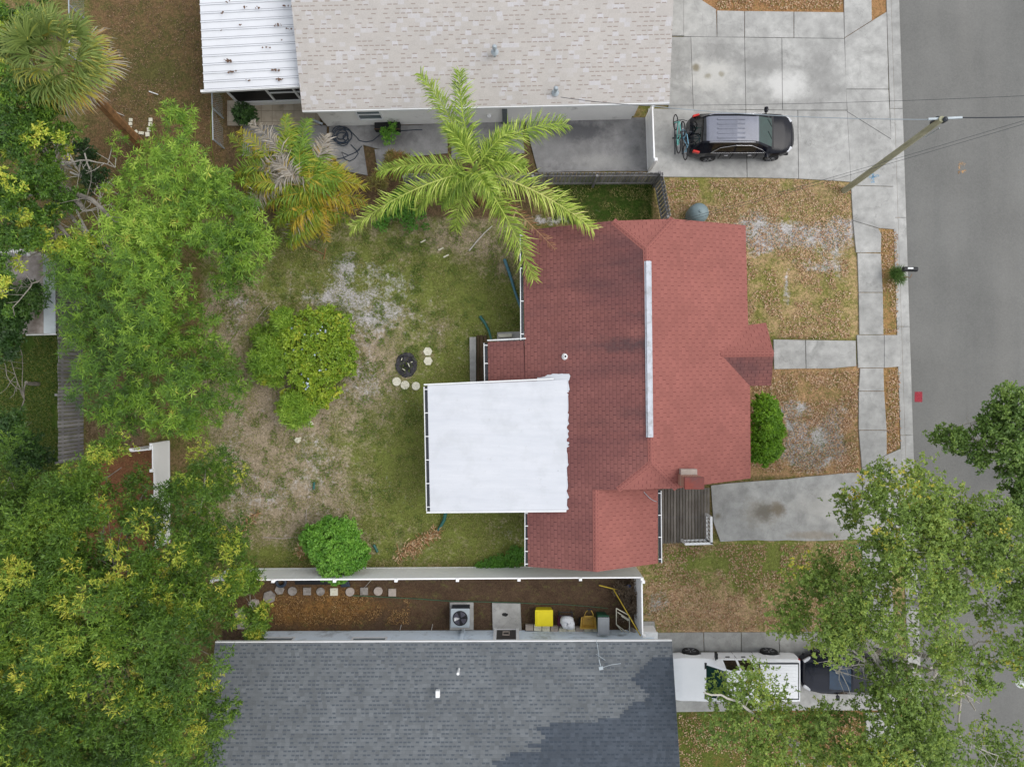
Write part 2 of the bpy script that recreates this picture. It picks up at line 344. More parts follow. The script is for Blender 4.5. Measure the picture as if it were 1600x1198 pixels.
M['pale_bark'] = mat('pale_bark', lin(214, 208, 198), .85, .2, 3, bmp=.4, dirt=lin(120, 112, 100), dirtamt=.35, dirtscale=3)
M['brown_bark'] = mat('brown_palm_bark', lin(176, 130, 84), .9, .35, 6, bmp=.6, dirt=lin(84, 64, 44), dirtamt=.5, dirtscale=3)
M['mortar_stone'] = mat('paver_stone', lin(158, 152, 146), .9, .15, 6, bmp=.3, dirt=lin(110, 102, 94), dirtamt=.4, dirtscale=5)
M['pink_stone'] = mat('pale_pink_paver', lin(184, 172, 162), .9, .12, 6, bmp=.3)
M['cream_stone'] = mat('cream_paver', lin(228, 224, 204), .85, .08, 5, bmp=.2, dirt=lin(184, 178, 150), dirtamt=.3, dirtscale=9)
M['rubber'] = mat('black_rubber', lin(34, 34, 36), .8, .15, 6, bmp=.1)
M['black_plastic'] = mat('black_plastic', lin(30, 31, 34), .45, .1, 6)
M['rim'] = mat('grey_alloy', lin(160, 160, 164), .35, .1, 6, metal=.6, bmp=0)
M['black_paint'] = mat('black_car_paint', lin(10, 12, 24), .22, .12, 3, spec=.25, coat=.06, bmp=0)
M['dusty_roof'] = mat('dusty_grey_roof_paint', lin(124, 127, 140), .3, .16, 1.5, coat=.3, bmp=0)
M['white_paint'] = mat('white_car_paint', lin(248, 249, 251, .93), .35, .02, 2, coat=.2, bmp=0)
M['navy_paint'] = mat('navy_car_paint', lin(14, 18, 34), .25, .1, 2, spec=.4, coat=.3, bmp=0)
M['green_glass'] = mat('green_tinted_glass', lin(34, 62, 56), .08, .15, 4, spec=.8, bmp=0)
M['blue_glass'] = mat('blue_tinted_glass', lin(38, 66, 92), .06, .2, 2, spec=.9, bmp=0)
M['car_glass'] = mat('car_side_glass', lin(20, 22, 24), .08, .1, 4, spec=.7, bmp=0)
M['red_lens'] = mat('red_lens', lin(214, 50, 40), .2, .1, 9, bmp=0)
M['clear_lens'] = mat('clear_lens', lin(214, 216, 220), .15, .1, 9, bmp=0)
M['chrome'] = mat('chrome', lin(200, 200, 204), .25, .05, 9, metal=.8, bmp=0)
M['teal_paint'] = mat('teal_bicycle_paint', lin(110, 200, 190), .4, .1, 9)
M['lightblue_paint'] = mat('light_blue_bicycle_paint', lin(130, 180, 205), .4, .1, 9)
M['yellow'] = mat('yellow_plastic', lin(238, 220, 32), .5, .05, 3)
M['yellow_pole'] = mat('yellow_pole_paint', lin(212, 184, 60), .5, .1, 3)
M['ochre'] = mat('ochre_paint', lin(196, 160, 70), .6, .18, 5, dirt=lin(140, 104, 60), dirtamt=.4, dirtscale=5)
M['bin_green'] = mat('green_bin_plastic', lin(28, 84, 60), .5, .1, 4)
M['bin_grey'] = mat('grey_bin_lid', lin(148, 152, 156), .5, .06, 4)
M['metal_grey'] = mat('grey_metal', lin(176, 186, 192), .45, .06, 4, metal=.2)
M['dark_metal'] = mat('dark_metal', lin(58, 62, 68), .5, .1, 6, metal=.3)
M['hose_green'] = mat('green_hose', lin(60, 106, 80), .5, .1, 6)
M['pipe_blue'] = mat('blue_green_pipe', lin(76, 122, 136), .5, .1, 6)
M['pipe_green'] = mat('green_pipe', lin(48, 104, 96), .5, .1, 6)
M['hose_dark'] = mat('dark_blue_hose', lin(46, 58, 74), .5, .1, 6)
M['blue'] = mat('blue_plastic', lin(60, 96, 160), .5, .1, 6)
M['ash'] = mat('charcoal_ash', lin(82, 80, 84), .95, .5, 7, bmp=.8, dirt=lin(36, 34, 36), dirtamt=.5, dirtscale=5)
M['bag'] = mat('white_plastic_bag', lin(216, 218, 222), .4, .06, 6, bmp=.4)
M['maroon'] = mat('maroon_cloth', lin(92, 34, 66), .8, .2, 6)
M['dome'] = mat('grey_green_dome', lin(128, 146, 150), .5, .08, 3, dirt=lin(104, 118, 120), dirtamt=.3)
M['tile'] = None
def tilemat():
    m, t, b = newmat('patio_tile'); g = N(t, 'ShaderNodeNewGeometry'); br = N(t, 'ShaderNodeTexBrick', offset=0.0); t.links.new(g.outputs['Position'], br.inputs[0])
    br.inputs['Scale'].default_value = 1; br.inputs['Brick Width'].default_value = .5; br.inputs['Row Height'].default_value = .5; br.inputs['Mortar Size'].default_value = .012
    br.inputs['Color1'].default_value = lin(170, 158, 140); br.inputs['Color2'].default_value = lin(184, 172, 154); br.inputs['Mortar'].default_value = lin(138, 128, 112)
    n = noise(t, 2, 6, .65); col = mixc(t, ramp(t, n, [(.5, G(0)), (.75, G(.7))]), br.outputs['Color'], lin(120, 108, 92))
    t.links.new(col, b.inputs['Base Color']); b.inputs['Roughness'].default_value = .8; return m
M['tile'] = tilemat()
def sprayed(name, c, mesh_density=.5):
    m, t, b = newmat(name); n = noise(t, 14, 4, .7); tr = N(t, 'ShaderNodeBsdfTransparent'); mx = N(t, 'ShaderNodeMixShader')
    b.inputs['Base Color'].default_value = c; b.inputs['Roughness'].default_value = .9
    t.links.new(ramp(t, n, [(mesh_density - .04, G(0)), (mesh_density + .06, G(.6))]), mx.inputs[0])
    t.links.new(tr.outputs[0], mx.inputs[1]); t.links.new(b.outputs[0], mx.inputs[2]); t.links.new(mx.outputs[0], t.nodes['Material Output'].inputs[0]); return m
M['spray_red'] = sprayed('red_marking_paint', lin(186, 62, 76), .36)
M['spray_orange'] = sprayed('orange_marking_paint', lin(212, 172, 126), .52)
M['spray_blue'] = sprayed('blue_marking_paint', lin(112, 176, 214), .5)
def softstain(name, c, amt):
    m, t, b = newmat(name); g = N(t, 'ShaderNodeTexCoord').outputs['Generated']; v = N(t, 'ShaderNodeVectorMath', operation='DISTANCE'); mp = N(t, 'ShaderNodeMapping'); mp.inputs['Scale'].default_value = (1, 1, 0); t.links.new(g, mp.inputs[0]); t.links.new(mp.outputs[0], v.inputs[0]); v.inputs[1].default_value = (.5, .5, 0)
    n = noise(t, 3.0, 6, .7); a = N(t, 'ShaderNodeMath', operation='MULTIPLY_ADD'); a.inputs[1].default_value = .8; t.links.new(n, a.inputs[0]); t.links.new(v.outputs['Value'], a.inputs[2])
    tr = N(t, 'ShaderNodeBsdfTransparent'); mx = N(t, 'ShaderNodeMixShader'); b.inputs['Base Color'].default_value = c; b.inputs['Roughness'].default_value = .8
    t.links.new(ramp(t, a.outputs[0], [(.42, G(amt)), (.80, G(0))]), mx.inputs[0]); t.links.new(tr.outputs[0], mx.inputs[1]); t.links.new(b.outputs[0], mx.inputs[2]); t.links.new(mx.outputs[0], t.nodes['Material Output'].inputs[0]); return m
M['stain'] = softstain('oil_stain', lin(128, 112, 84), .7)
M['darkstain'] = softstain('dark_stain', lin(120, 120, 118), .42)
M['palestain'] = softstain('pale_patch', lin(208, 208, 204), .75)

# ------------------------------------------------------------------ ground (one sheet, painted by where grass, sand and litter really lie)
def ground():
    xs = np.unique(np.concatenate([np.linspace(-1500, -40, 14), np.linspace(-40, -26, 10), np.arange(-26, 26.01, .13), np.linspace(27, 40, 8), np.linspace(45, 1500, 14)]))
    ys = np.unique(np.concatenate([np.linspace(-1500, -40, 14), np.linspace(-40, -20, 12), np.arange(-20, 20.01, .13), np.linspace(21, 40, 12), np.linspace(45, 1500, 14)]))
    X, Y = np.meshgrid(xs, ys, indexing='ij'); nx, ny = X.shape
    px = 800 + X * F / H; py = 599 - Y * F / H
    wx = px + 26 * (fbm(px / 40, py / 40, 3.3) - .5) * 2; wy = py + 26 * (fbm(px / 40, py / 40, 9.3) - .5) * 2
    def c3(*c): return np.array(lin(*c)[:3])
    A = np.zeros((nx, ny, 3)) + c3(104, 100, 58); B = np.zeros((nx, ny, 3)) + c3(142, 120, 90)
    mixp = np.full((nx, ny), .5); sand = np.zeros((nx, ny)); dark = np.zeros((nx, ny))
    def rect(x0, y0, x1, y1, a, b, mp, f=6, warp=.3):
        nonlocal A, B, mixp
        qx = px + (wx - px) * warp; qy = py + (wy - py) * warp
        k = np.clip((qx - x0) / f, 0, 1) * np.clip((x1 - qx) / f, 0, 1) * np.clip((qy - y0) / f, 0, 1) * np.clip((y1 - qy) / f, 0, 1)
        A = A * (1 - k[..., None]) + c3(*a) * k[..., None]; B = B * (1 - k[..., None]) + c3(*b) * k[..., None]; mixp = mixp * (1 - k) + mp * k
    def blob(arr, x, y, rx, ry, v, soft=1.0):
        d = ((wx - x) / rx) ** 2 + ((wy - y) / ry) ** 2
        arr += v * np.exp(-d * soft)
    rect(-9e4, -9e4, 9e4, 9e4, (104, 108, 54), (140, 118, 86), .5)
    rect(310, 330, 830, 886, (122, 130, 66), (172, 156, 132), .44, 14)          # back yard
    rect(-3e3, 470, 96, 2e3, (70, 92, 36), (104, 98, 56), .35)              # neighbour's lawn beyond the fence
    rect(130, -3e3, 375, 330, (98, 94, 56), (124, 100, 72), .62, 10)              # bare dark lawn, top left
    rect(345, 150, 840, 345, (92, 82, 56), (112, 92, 70), .6, 8)
    rect(860, 278, 1030, 350, (64, 86, 34), (92, 84, 54), .35, 6)
    rect(1020, 275, 1395, 530, (140, 138, 74), (188, 160, 120), .62, 3)             # front lawn
    rect(1020, 570, 1395, 745, (136, 128, 72), (184, 148, 110), .74, 3)
    rect(1375, 340, 1412, 715, (136, 128, 74), (176, 140, 94), .75, 2, 0)
    rect(1080, -60, 1402, 60, (140, 122, 74), (172, 132, 92), .75, 2, 0)
    rect(985, 843, 1500, 1005, (136, 144, 74), (206, 172, 136), .5, 3, .1)
    rect(1055, 1090, 1420, 2600, (104, 116, 52), (142, 110, 72), .5, 4)
    rect(345, 893, 1000, 1300, (98, 80, 64), (84, 67, 54), .5, 3, 0)             # mulch along the side yard
    rect(132, 695, 262, 900, (150, 104, 74), (132, 92, 66), .5, 4, 0)            # reddish soil by the white fence
    rect(132, 560, 225, 700, (106, 92, 62), (136, 116, 92), .6, 4)
    # ---- green / dry clumps
    for x, y, rx, ry, v in [(760, 700, 110, 120, -.35), (640, 740, 90, 90, -.3), (700, 620, 60, 60, -.2), (560, 430, 60, 40, -.2), (680, 440, 70, 60, -.25), (750, 470, 60, 70, -.3),
                            (430, 420, 60, 40, -.15), (480, 610, 120, 60, .35), (400, 700, 80, 90, .35), (430, 800, 80, 50, .3), (700, 380, 60, 30, .35), (770, 400, 50, 50, .3), (520, 760, 60, 60, .25),
                            (700, 500, 60, 40, .2), (360, 480, 50, 50, .4), (590, 560, 40, 70, .3), (780, 875, 60, 14, -.5), (740, 820, 60, 30, -.05), (420, 870, 60, 20, -.3), (630, 300, 120, 40, .2),
                            (240, 110, 60, 60, -.3), (1300, 480, 30, 60, -.2), (1190, 470, 40, 40, -.25), (1240, 360, 40, 20, -.1), (1080, 300, 60, 20, -.3), (1180, 880, 60, 30, -.45), (1050, 870, 40, 16, -.4),
                            (1120, 960, 90, 40, .3), (1290, 900, 60, 30, -.3), (1390, 460, 12, 30, -.3), (1280, 1110, 90, 30, .45), (1100, 1150, 50, 60, -.3), (100, 620, 60, 90, -.2), (1240, 600, 80, 14, -.2)]:
        blob(mixp, x, y, rx, ry, v)
    for x, y, rx, ry, v in [(540, 405, 20, 14, .9), (530, 445, 18, 26, .9), (555, 460, 34, 14, .9), (505, 470, 20, 14, .6), (585, 425, 24, 10, .6), (630, 445, 24, 14, .6), (580, 495, 36, 12, .9), (590, 520, 24, 12, .45),
                            (520, 475, 40, 18, .35), (480, 470, 12, 10, .4), (575, 560, 22, 50, .45), (640, 500, 50, 40, .3), (470, 620, 60, 40, .3), (560, 610, 50, 30, .35), (420, 770, 60, 30, .3), (500, 700, 60, 60, .3), (530, 770, 50, 40, .3),
                            (400, 470, 60, 26, .3), (355, 500, 30, 50, .35), (360, 640, 30, 40, .3), (350, 720, 40, 50, .4), (800, 830, 30, 30, .5), (780, 850, 60, 20, .3), (620, 480, 60, 50, .2),
                            (1190, 350, 30, 24, 1.0), (1215, 375, 40, 14, .95), (1250, 368, 40, 14, .7), (1305, 370, 24, 24, .9), (1180, 395, 18, 10, .7), (1312, 345, 14, 8, .8), (1275, 408, 34, 12, .6), (1235, 450, 9, 28, .7), (1330, 352, 6, 10, .4),
                            (1300, 420, 24, 12, .4), (1232, 655, 12, 22, .9), (1245, 690, 22, 24, 1.1), (1290, 690, 30, 30, 1.2), (1270, 710, 30, 20, 1.1), (1240, 640, 26, 10, .7), (1305, 640, 26, 26, .5), (1215, 700, 8, 10, .5),
                            (1023, 945, 16, 30, .9), (1080, 938, 20, 10, .5), (1060, 880, 14, 10, .4), (865, 345, 30, 10, .8), (840, 340, 22, 12, .6), (910, 330, 20, 8, .4), (380, 350, 30, 20, .2), (170, 640, 24, 30, .3), (180, 690, 24, 16, .3)]:
        blob(sand, x, y, rx * 1.1, ry * 1.1, v * (1.15 if x > 1100 else .85 if x > 900 or v > .75 else .65))
    for x, y, rx, ry, v in [(1330, 365, 10, 22, .5), (1315, 690, 16, 26, .6), (1262, 720, 26, 10, .3), (600, 330, 60, 40, .35), (400, 340, 40, 30, .3), (830, 320, 40, 16, .3), (1345, 860, 40, 14, .3), (1370, 1080, 120, 60, .5), (200, 240, 40, 30, .3), (130, 660, 10, 60, .3)]:
        blob(dark, x, y, rx, ry, v)
    mixp = np.clip(mixp, .05, .95)
    yard = np.clip((px - 330) / 30, 0, 1) * np.clip((815 - px) / 30, 0, 1) * np.clip((py - 390) / 30, 0, 1) * np.clip((880 - py) / 20, 0, 1)
    sand += yard * (.12 + .34 * np.clip(fbm(wx / 60, wy / 60, 5.5) - .35, 0, 1) * 2 - .25 * np.clip((wx - 600) / 120, 0, 1) * np.clip((wy - 600) / 80, 0, 1)); sand = np.clip(sand, 0, 1.4)
    # golden bark chips inside the mulch
    chips = np.exp(-((wx - 500) / 100) ** 2 - ((wy - 950) / 24) ** 2) * 1.3
    k = np.clip(chips, 0, 1)[..., None]; B = B * (1 - k) + c3(152, 112, 66) * k; A = A * (1 - k) + c3(112, 84, 52) * k
    Z = np.zeros_like(X)
    near = (np.abs(X) < 26) & (np.abs(Y) < 20)
    Z[near] += .03 * (fbm(X[near] * .5, Y[near] * .5, 1.1) - .5)
    Z += -.02
    # street side: the sheet dips under the kerb and the road
    kx = (1395 + (py - 0) * 23 / 720 - 800) * H / F
    kk = np.clip((X - kx) / .3, 0, 1); Z = Z * (1 - kk) - .32 * kk
    me = bpy.data.meshes.new('ground'); nv = nx * ny
    me.vertices.add(nv); co = np.stack([X, Y, Z], -1).reshape(-1, 3); me.vertices.foreach_set('co', co.ravel())
    idx = np.arange(nv).reshape(nx, ny); q = np.stack([idx[:-1, :-1], idx[1:, :-1], idx[1:, 1:], idx[:-1, 1:]], -1).reshape(-1, 4)
    nf = len(q); me.loops.add(nf * 4); me.loops.foreach_set('vertex_index', q.ravel().astype(np.int32)); me.polygons.add(nf)
    me.polygons.foreach_set('loop_start', np.arange(0, nf * 4, 4, dtype=np.int32)); me.polygons.foreach_set('use_smooth', np.ones(nf, bool)); me.update(calc_edges=True)
    def at(n, arr):
        a = me.attributes.new(n, 'FLOAT_COLOR', 'POINT'); d = np.ones((nv, 4), np.float32); d[:, :3] = arr.reshape(-1, 3); a.data.foreach_set('color', d.ravel())
    at('grass', A); at('dry', B); at('cover', np.stack([mixp, np.clip(sand, 0, 1.4) / 1.4, np.clip(dark, 0, 1)], -1))
    m, t, b = newmat('ground_soil_and_grass')
    ga = N(t, 'ShaderNodeAttribute', attribute_name='grass').outputs['Color']; gb = N(t, 'ShaderNodeAttribute', attribute_name='dry').outputs['Color']
    cv = N(t, 'ShaderNodeSeparateColor'); t.links.new(N(t, 'ShaderNodeAttribute', attribute_name='cover').outputs['Color'], cv.inputs[0])
    def math2(op, a, b_):
        n = N(t, 'ShaderNodeMath', operation=op)
        for s_, v in ((n.inputs[0], a), (n.inputs[1], b_)):
            if isinstance(v, (int, float)): s_.default_value = v
            else: t.links.new(v, s_)
        return n.outputs[0]
    n1 = noise(t, 1.3, 10, .8); n6 = noise(t, 2.4, 8, .75); n7 = noise(t, .8, 8, .7); n2 = noise(t, 8, 4, .75); n3 = noise(t, 26, 2, .6); n4 = noise(t, 3.6, 9, .8)
    f = math2('ADD', math2('ADD', math2('MULTIPLY', n1, .7), math2('MULTIPLY', n2, .3)), math2('MULTIPLY', cv.outputs[0], .36))
    col = mixc(t, ramp(t, f, [(.62, G(0)), (.76, G(1))]), ga, gb)
    s_ = math2('ADD', math2('ADD', math2('MULTIPLY', n4, .7), math2('MULTIPLY', n2, .3)), math2('MULTIPLY', cv.outputs[1], .50))
    col = mixc(t, ramp(t, s_, [(.66, G(0)), (.80, G(1))]), col, mixc(t, n1, lin(178, 172, 168), lin(212, 208, 206)))
    col = mixc(t, ramp(t, n6, [(.53, G(0)), (.66, G(.55))]), col, mixc(t, n7, lin(110, 92, 68), lin(118, 128, 64)))
    col = mixc(t, math2('MULTIPLY', cv.outputs[2], .6), col, lin(92, 72, 58))
    col = mixc(t, 1.0, col, ramp(t, n3, [(.3, G(.62)), (.7, G(1.3))]), 'MULTIPLY')
    col = mixc(t, 1.0, col, ramp(t, n2, [(.3, G(.72)), (.7, G(1.2))]), 'MULTIPLY')
    t.links.new(col, b.inputs['Base Color']); b.inputs['Roughness'].default_value = 1; b.inputs['Specular IOR Level'].default_value = .1
    bump(t, b, math2('ADD', n3, n2), .8, .03)
    me.materials.append(m); o = bpy.data.objects.new('ground', me); COL.objects.link(o); struct(o)
ground()

# ------------------------------------------------------------------ road, kerb, paving
def pxy(pts, z=0.0): return [tuple(P(a, b, z)[:2]) for a, b in pts]
def line_x(x0, py): return x0 + py * 23 / 720          # every line along the street leans the same way
rd = MB()
def strip(mb, xa, xb, z0, z1, y0=-3000, y1=4000, step=None, tone=None):
    ys = [y0, y1] if not step else list(range(int(y0), int(y1), step)) + [y1]
    for a, b in zip(ys[:-1], ys[1:]):
        g = .35 if step else 0
        mb.prism(pxy([(line_x(xa, a + g), a + g), (line_x(xb, a + g), a + g), (line_x(xb, b - g), b - g), (line_x(xa, b - g), b - g)]), z0, z1, tone if tone is not None else random.uniform(.4, .75))
strip(rd, 1402, 1402 + 300, -.3, -.1, -60000, 60000)
struct(rd.build('road', M['road']))
kb = MB(); strip(kb, 1392.5, 1405, -.35, .0, -1700, 3400, 170); strip(kb, 1385, 1391.8, -.35, .02, -1700, 3400, 170)
struct(kb.build('kerb', M['concrete']))
kd = MB(); strip(kd, 1391.4, 1392.9, -.3, -.006, -1700, 3400)
struct(kd.build('kerb_joint', mat('joint_debris', lin(150, 126, 96), .95, .35, 6)))
def slabs(name, polys, m, z=.035):
    mb = MB(); zi = 0
    for p in polys:
        zi += 1
        tone = p[1] if isinstance(p, tuple) and isinstance(p[1], float) else random.uniform(.48, .66)
        pts = p[0] if isinstance(p, tuple) and isinstance(p[1], float) else p
        c = (sum(q[0] for q in pts) / len(pts), sum(q[1] for q in pts) / len(pts)); out = []
        for q in pts:   # half-centimetre joints
            d = Vector((c[0] - q[0], c[1] - q[1])); d = d.normalized() * .55; out.append((q[0] + d.x, q[1] + d.y))
        mb.prism(pxy(out), -.12, z + zi * .0011, tone)
    return struct(mb.build(name, m, bevel=.008))
def rough_edge(a, b, n, amp, seed):
    r = random.Random(seed); out = []
    for i in range(n + 1):
        t = i / n; out.append((a[0] + (b[0] - a[0]) * t + (r.uniform(-amp, amp) if 0 < i < n else 0), a[1] + (b[1] - a[1]) * t + (r.uniform(-amp, amp) if 0 < i < n else 0)))
    return out
slabs('neighbour_driveway', [
    ([(1040, -120), (1068, -120), (1068, 57), (1050, 57)], .52), ([(1068, -120), (1092, -2), (1119, 16), (1120, 59), (1068, 58)], .6), ([(1120, 17), (1163, 18), (1163, 59), (1120, 59)], .68),
    ([(1163, 18), (1240, 19), (1240, 60), (1163, 59)], .66), ([(1240, 19), (1318, 20), (1319, 61), (1240, 60)], .64),
    ([(1048, 58), (1079, 58), (1083, 172), (1044, 171)], .40), ([(1079, 58), (1163, 59), (1165, 172), (1083, 172)], .6), ([(1163, 59), (1221, 60), (1222, 173), (1165, 172)], .62), ([(1221, 60), (1319, 61), (1323, 173), (1222, 173)], .6),
    ([(1012, 170), (1165, 172), (1167, 278), (1036, 277), (1012, 270)], .58), ([(1165, 172), (1246, 173), (1247, 280), (1167, 278)], .62), ([(1246, 173), (1323, 173), (1329, 285), (1300, 283), (1247, 280)], .64)], M['concrete'])
slabs('sidewalk', [
    [(1317, -110), (1359, -110), (1362, 33), (1319, 60)], [(1319, 60), (1362, 33), (1385, 19), (1388, 140), (1321, 140)], [(1321, 140), (1388, 140), (1392, 218), (1323, 175)],
    [(1323, 175), (1392, 218), (1396, 292), (1329, 290)], [(1329, 290), (1396, 292), (1399, 359), (1372, 357), (1332, 345)],
    [(1332, 345), (1372, 357), (1377, 366), (1376, 395), (1337, 395)], [(1339, 395), (1376, 396), (1379, 457), (1341, 457)], [(1341, 457), (1379, 457), (1380, 523), (1342, 523)],
    [(1338, 523), (1381, 523), (1381, 575), (1340, 575)], [(1381, 523), (1403, 523), (1407, 573), (1381, 575)], [(1343, 575), (1380, 575), (1381, 611), (1341, 611)], [(1341, 611), (1381, 611), (1385, 672), (1341, 672)],
    [(1341, 672), (1385, 672), (1385, 710), (1346, 731)], [(1346, 731), (1385, 710), (1407, 700), (1410, 780), (1348, 780)],
    [(1346, 850), (1392, 850), (1394, 930), (1348, 930)], [(1348, 930), (1394, 930), (1398, 985), (1350, 985)], [(1352, 1112), (1402, 1112), (1405, 1200), (1354, 1200)], [(1354, 1200), (1405, 1200), (1408, 1290), (1356, 1290)]], M['concrete'])
slabs('front_path', [[(1208, 530), (1258, 531), (1259, 576), (1209, 577)], [(1258, 531), (1337, 532), (1338, 572), (1300, 576), (1259, 576)]], M['concrete'])
slabs('driveway', [(rough_edge((1110, 758), (1346, 737), 8, 1, 4) + [(1348, 780), (1412, 780), (1414, 850), (1372, 846)] + rough_edge((1338, 842), (1125, 846), 8, 2, 5) + [(1114, 815)], .58)], M['concrete'])
slabs('neighbour_walkway', [([(1012, 988), (1099, 987), (1100, 1017), (1012, 1018)], .5), ([(1099, 987), (1158, 987), (1158, 1018), (1100, 1017)], .5), ([(1158, 987), (1216, 987), (1218, 1019), (1158, 1018)], .46), ([(1216, 987), (1400, 986), (1402, 1019), (1218, 1019)], .46)], M['concrete'])
slabs('south_driveway', [([(1030, 1018), (1220, 1019), (1220, 1109), (1030, 1112)], .5), ([(1220, 1019), (1402, 1019), (1404, 1109), (1220, 1109)], .5)], M['concrete'])
slabs('side_slab', [([(818, 183), (905, 184), (950, 184), (1011, 184), (1014, 268), (955, 268), (840, 270)], .62), ([(514, 197), (640, 196), (700, 193), (700, 240), (640, 246), (560, 225), (514, 250)], .8), ([(705, 190), (815, 186), (820, 240), (705, 250)], .6),
    (rough_edge((514, 240), (567, 222), 3, 1, 6) + [(575, 275), (540, 268)], .9), ([(585, 233), (606, 234), (606, 262), (590, 268)], 1.0), ([(380, 197), (511, 196), (511, 240), (378, 245)], .75)], M['wet_concrete'])
tp = MB(); tp.prism(pxy([(356, 158), (500, 154), (500, 196), (356, 197)]), -.1, .05); struct(tp.build('tiled_patio', M['tile']))
def decal(name, px, py, rx, ry, m, z, seed=1, n=18):
    r = random.Random(seed); pts = []
    for i in range(n):
        a = 2 * math.pi * i / n; k = r.uniform(.8, 1.1); pts.append((px + rx * k * math.cos(a), py + ry * k * math.sin(a)))
    mb = MB(); mb.prism(pxy(pts), z - .002, z + .002); return struct(mb.build(name, m))

def spray(name, label, polys, m, z, cat='paint marking'):
    mb = MB()
    for p in polys: mb.prism(pxy(p), z, z + .003)
    tag(mb.build(name, m), label, cat)
spray('paint_marking', 'red painted rectangle on the asphalt near the kerb', [[(1431, 612), (1443, 612), (1443, 628), (1431, 628)]], M['spray_red'], -.097)
spray('paint_marking', 'faded orange sprayed utility mark on the grey road', [[(1500, 252), (1504, 251), (1503, 271), (1499, 271)], [(1504, 251), (1511, 255), (1509, 259), (1503, 256)], [(1499, 266), (1512, 264), (1512, 269), (1499, 271)]], M['spray_orange'], -.097)
spray('paint_marking', 'light blue sprayed mark on the sidewalk beside the utility pole', [[(1355, 275), (1374, 273), (1374, 277), (1355, 279)], [(1360, 272), (1366, 272), (1366, 286), (1360, 286)]], M['spray_blue'], .037)
spray('paint_marking', 'small light blue sprayed mark on the sidewalk corner by the verge', [[(1375, 344), (1380, 343), (1381, 353), (1376, 353)]], M['spray_blue'], .037)
spray('paint_marking', 'bright blue sprayed mark at the lower driveway edge, nearer the street tree', [[(1359, 838), (1372, 836), (1372, 843), (1359, 845)], [(1354, 846), (1360, 845), (1360, 850), (1354, 851)]], M['spray_blue'], .037)
spray('paint_marking', 'bright blue sprayed mark at the lower driveway edge, nearer the lawn', [[(1336, 850), (1344, 848), (1344, 858), (1336, 859)]], M['spray_blue'], .02)

# ------------------------------------------------------------------ roofs and houses
def slope(mb, pts, eave_a, eave_b, th=.09, flip=False):
    """roof plane polygon (world points, in order) with UVs in metres; eave_a->eave_b sets the course direction"""
    pts = [Vector(p) for p in pts]; ea, eb = Vector(eave_a), Vector(eave_b); u = (eb - ea).normalized()
    n = None
    nn = Vector((0, 0, 0))
    for i in range(len(pts)): nn += (pts[i] - pts[0]).cross(pts[(i + 1) % len(pts)] - pts[0])
    nn.normalize()
    if nn.z < 0: pts = pts[::-1]; nn = -nn
    v = nn.cross(u)
    if v.z < 0: v = -v
    k = len(pts); bot = [p - nn * th for p in pts]
    uvs = [[((p - ea).dot(u) + 50, (p - ea).dot(v) + 50) for p in pts], [(0, 0)] * k] + [[(0, 0)] * 4] * k
    mb.add(pts + bot, [tuple(range(k)), tuple(range(k, 2 * k))[::-1]] + [(i, k + i, k + (i + 1) % k, (i + 1) % k) for i in range(k)], uvs)
def walls(mb, pts, z0, z1, th=.15):
    for i in range(len(pts) - 0):
        a = Vector((*pts[i], 0)); b = Vector((*pts[(i + 1) % len(pts)], 0)); d = (b - a).normalized(); mb.bar(a + d * th * .5 + Vector((0, 0, (z0 + z1) / 2)), b - d * th * .5 + Vector((0, 0, (z0 + z1) / 2)), th, z1 - z0)
def wallpt(a, b, t, z, off=0.0):
    a = Vector((a[0], a[1], 0)); b = Vector((b[0], b[1], 0)); d = (b - a).normalized(); n = Vector((d.y, -d.x, 0)); p = a + (b - a) * t + n * off; p.z = z; return p
def window(parent, a, b, t, wd, z0, z1, glass, bars=1, frame=None, deep=.06, out=.1):
    """window on wall a->b (outside on its right-hand side), centred at fraction t"""
    d = (Vector((*b, 0)) - Vector((*a, 0))).normalized(); c0 = wallpt(a, b, t, z0, out); c1 = wallpt(a, b, t, z1, out); h = d * wd / 2; f = MB()
    f.bar(c0 - h, c0 + h, deep, .07); f.bar(c1 - h, c1 + h, deep, .07)
    f.bar(c0 - h + Vector((0, 0, .035)), c1 - h - Vector((0, 0, .035)), .07, deep); f.bar(c0 + h + Vector((0, 0, .035)), c1 + h - Vector((0, 0, .035)), .07, deep)
    for i in range(bars):
        z = z0 + (z1 - z0) * (i + 1) / (bars + 1); c = wallpt(a, b, t, z, out); f.bar(c - h * .96, c + h * .96, deep * .8, .04)
    w_ = f.build('window', frame or M['white_trim'], parent, world=True)
    g = MB(); cm = wallpt(a, b, t, (z0 + z1) / 2, out - .02); g.bar(cm - h * .97, cm + h * .97, .02, (z1 - z0) * .97); g.build('pane', glass, w_, world=True)
    return w_
def gutter(parent, a, b, side, hang, name='gutter', w_=.13, label=None):
    """open trough from a to b; side = unit vector away from the roof"""
    a, b, s_ = Vector(a), Vector(b), Vector(side); g = MB()
    up = Vector((0, 0, 1))
    g.bar(a + s_ * w_ - up * .02, b + s_ * w_ - up * .02, .03, .11); g.bar(a + s_ * (w_ / 2) - up * .075, b + s_ * (w_ / 2) - up * .075, w_ - .03, .012)
    L = (b - a).length; n = max(2, int(L / hang))
    for i in range(n + 1):
        p = a + (b - a) * ((i + .12) / (n + .3)); g.bar(p + s_ * .0 + up * .03, p + s_ * w_ + up * .03, .035, .02)
    o = g.build(name, M['white_trim'], parent, world=True)
    d = MB(); d.bar(a + s_ * (w_ / 2) - up * .06, b + s_ * (w_ / 2) - up * .06, w_ - .04, .01); d.build('gutter_floor', M['dark_metal'], o, world=True)  # darker strip along the trough floor
    return o

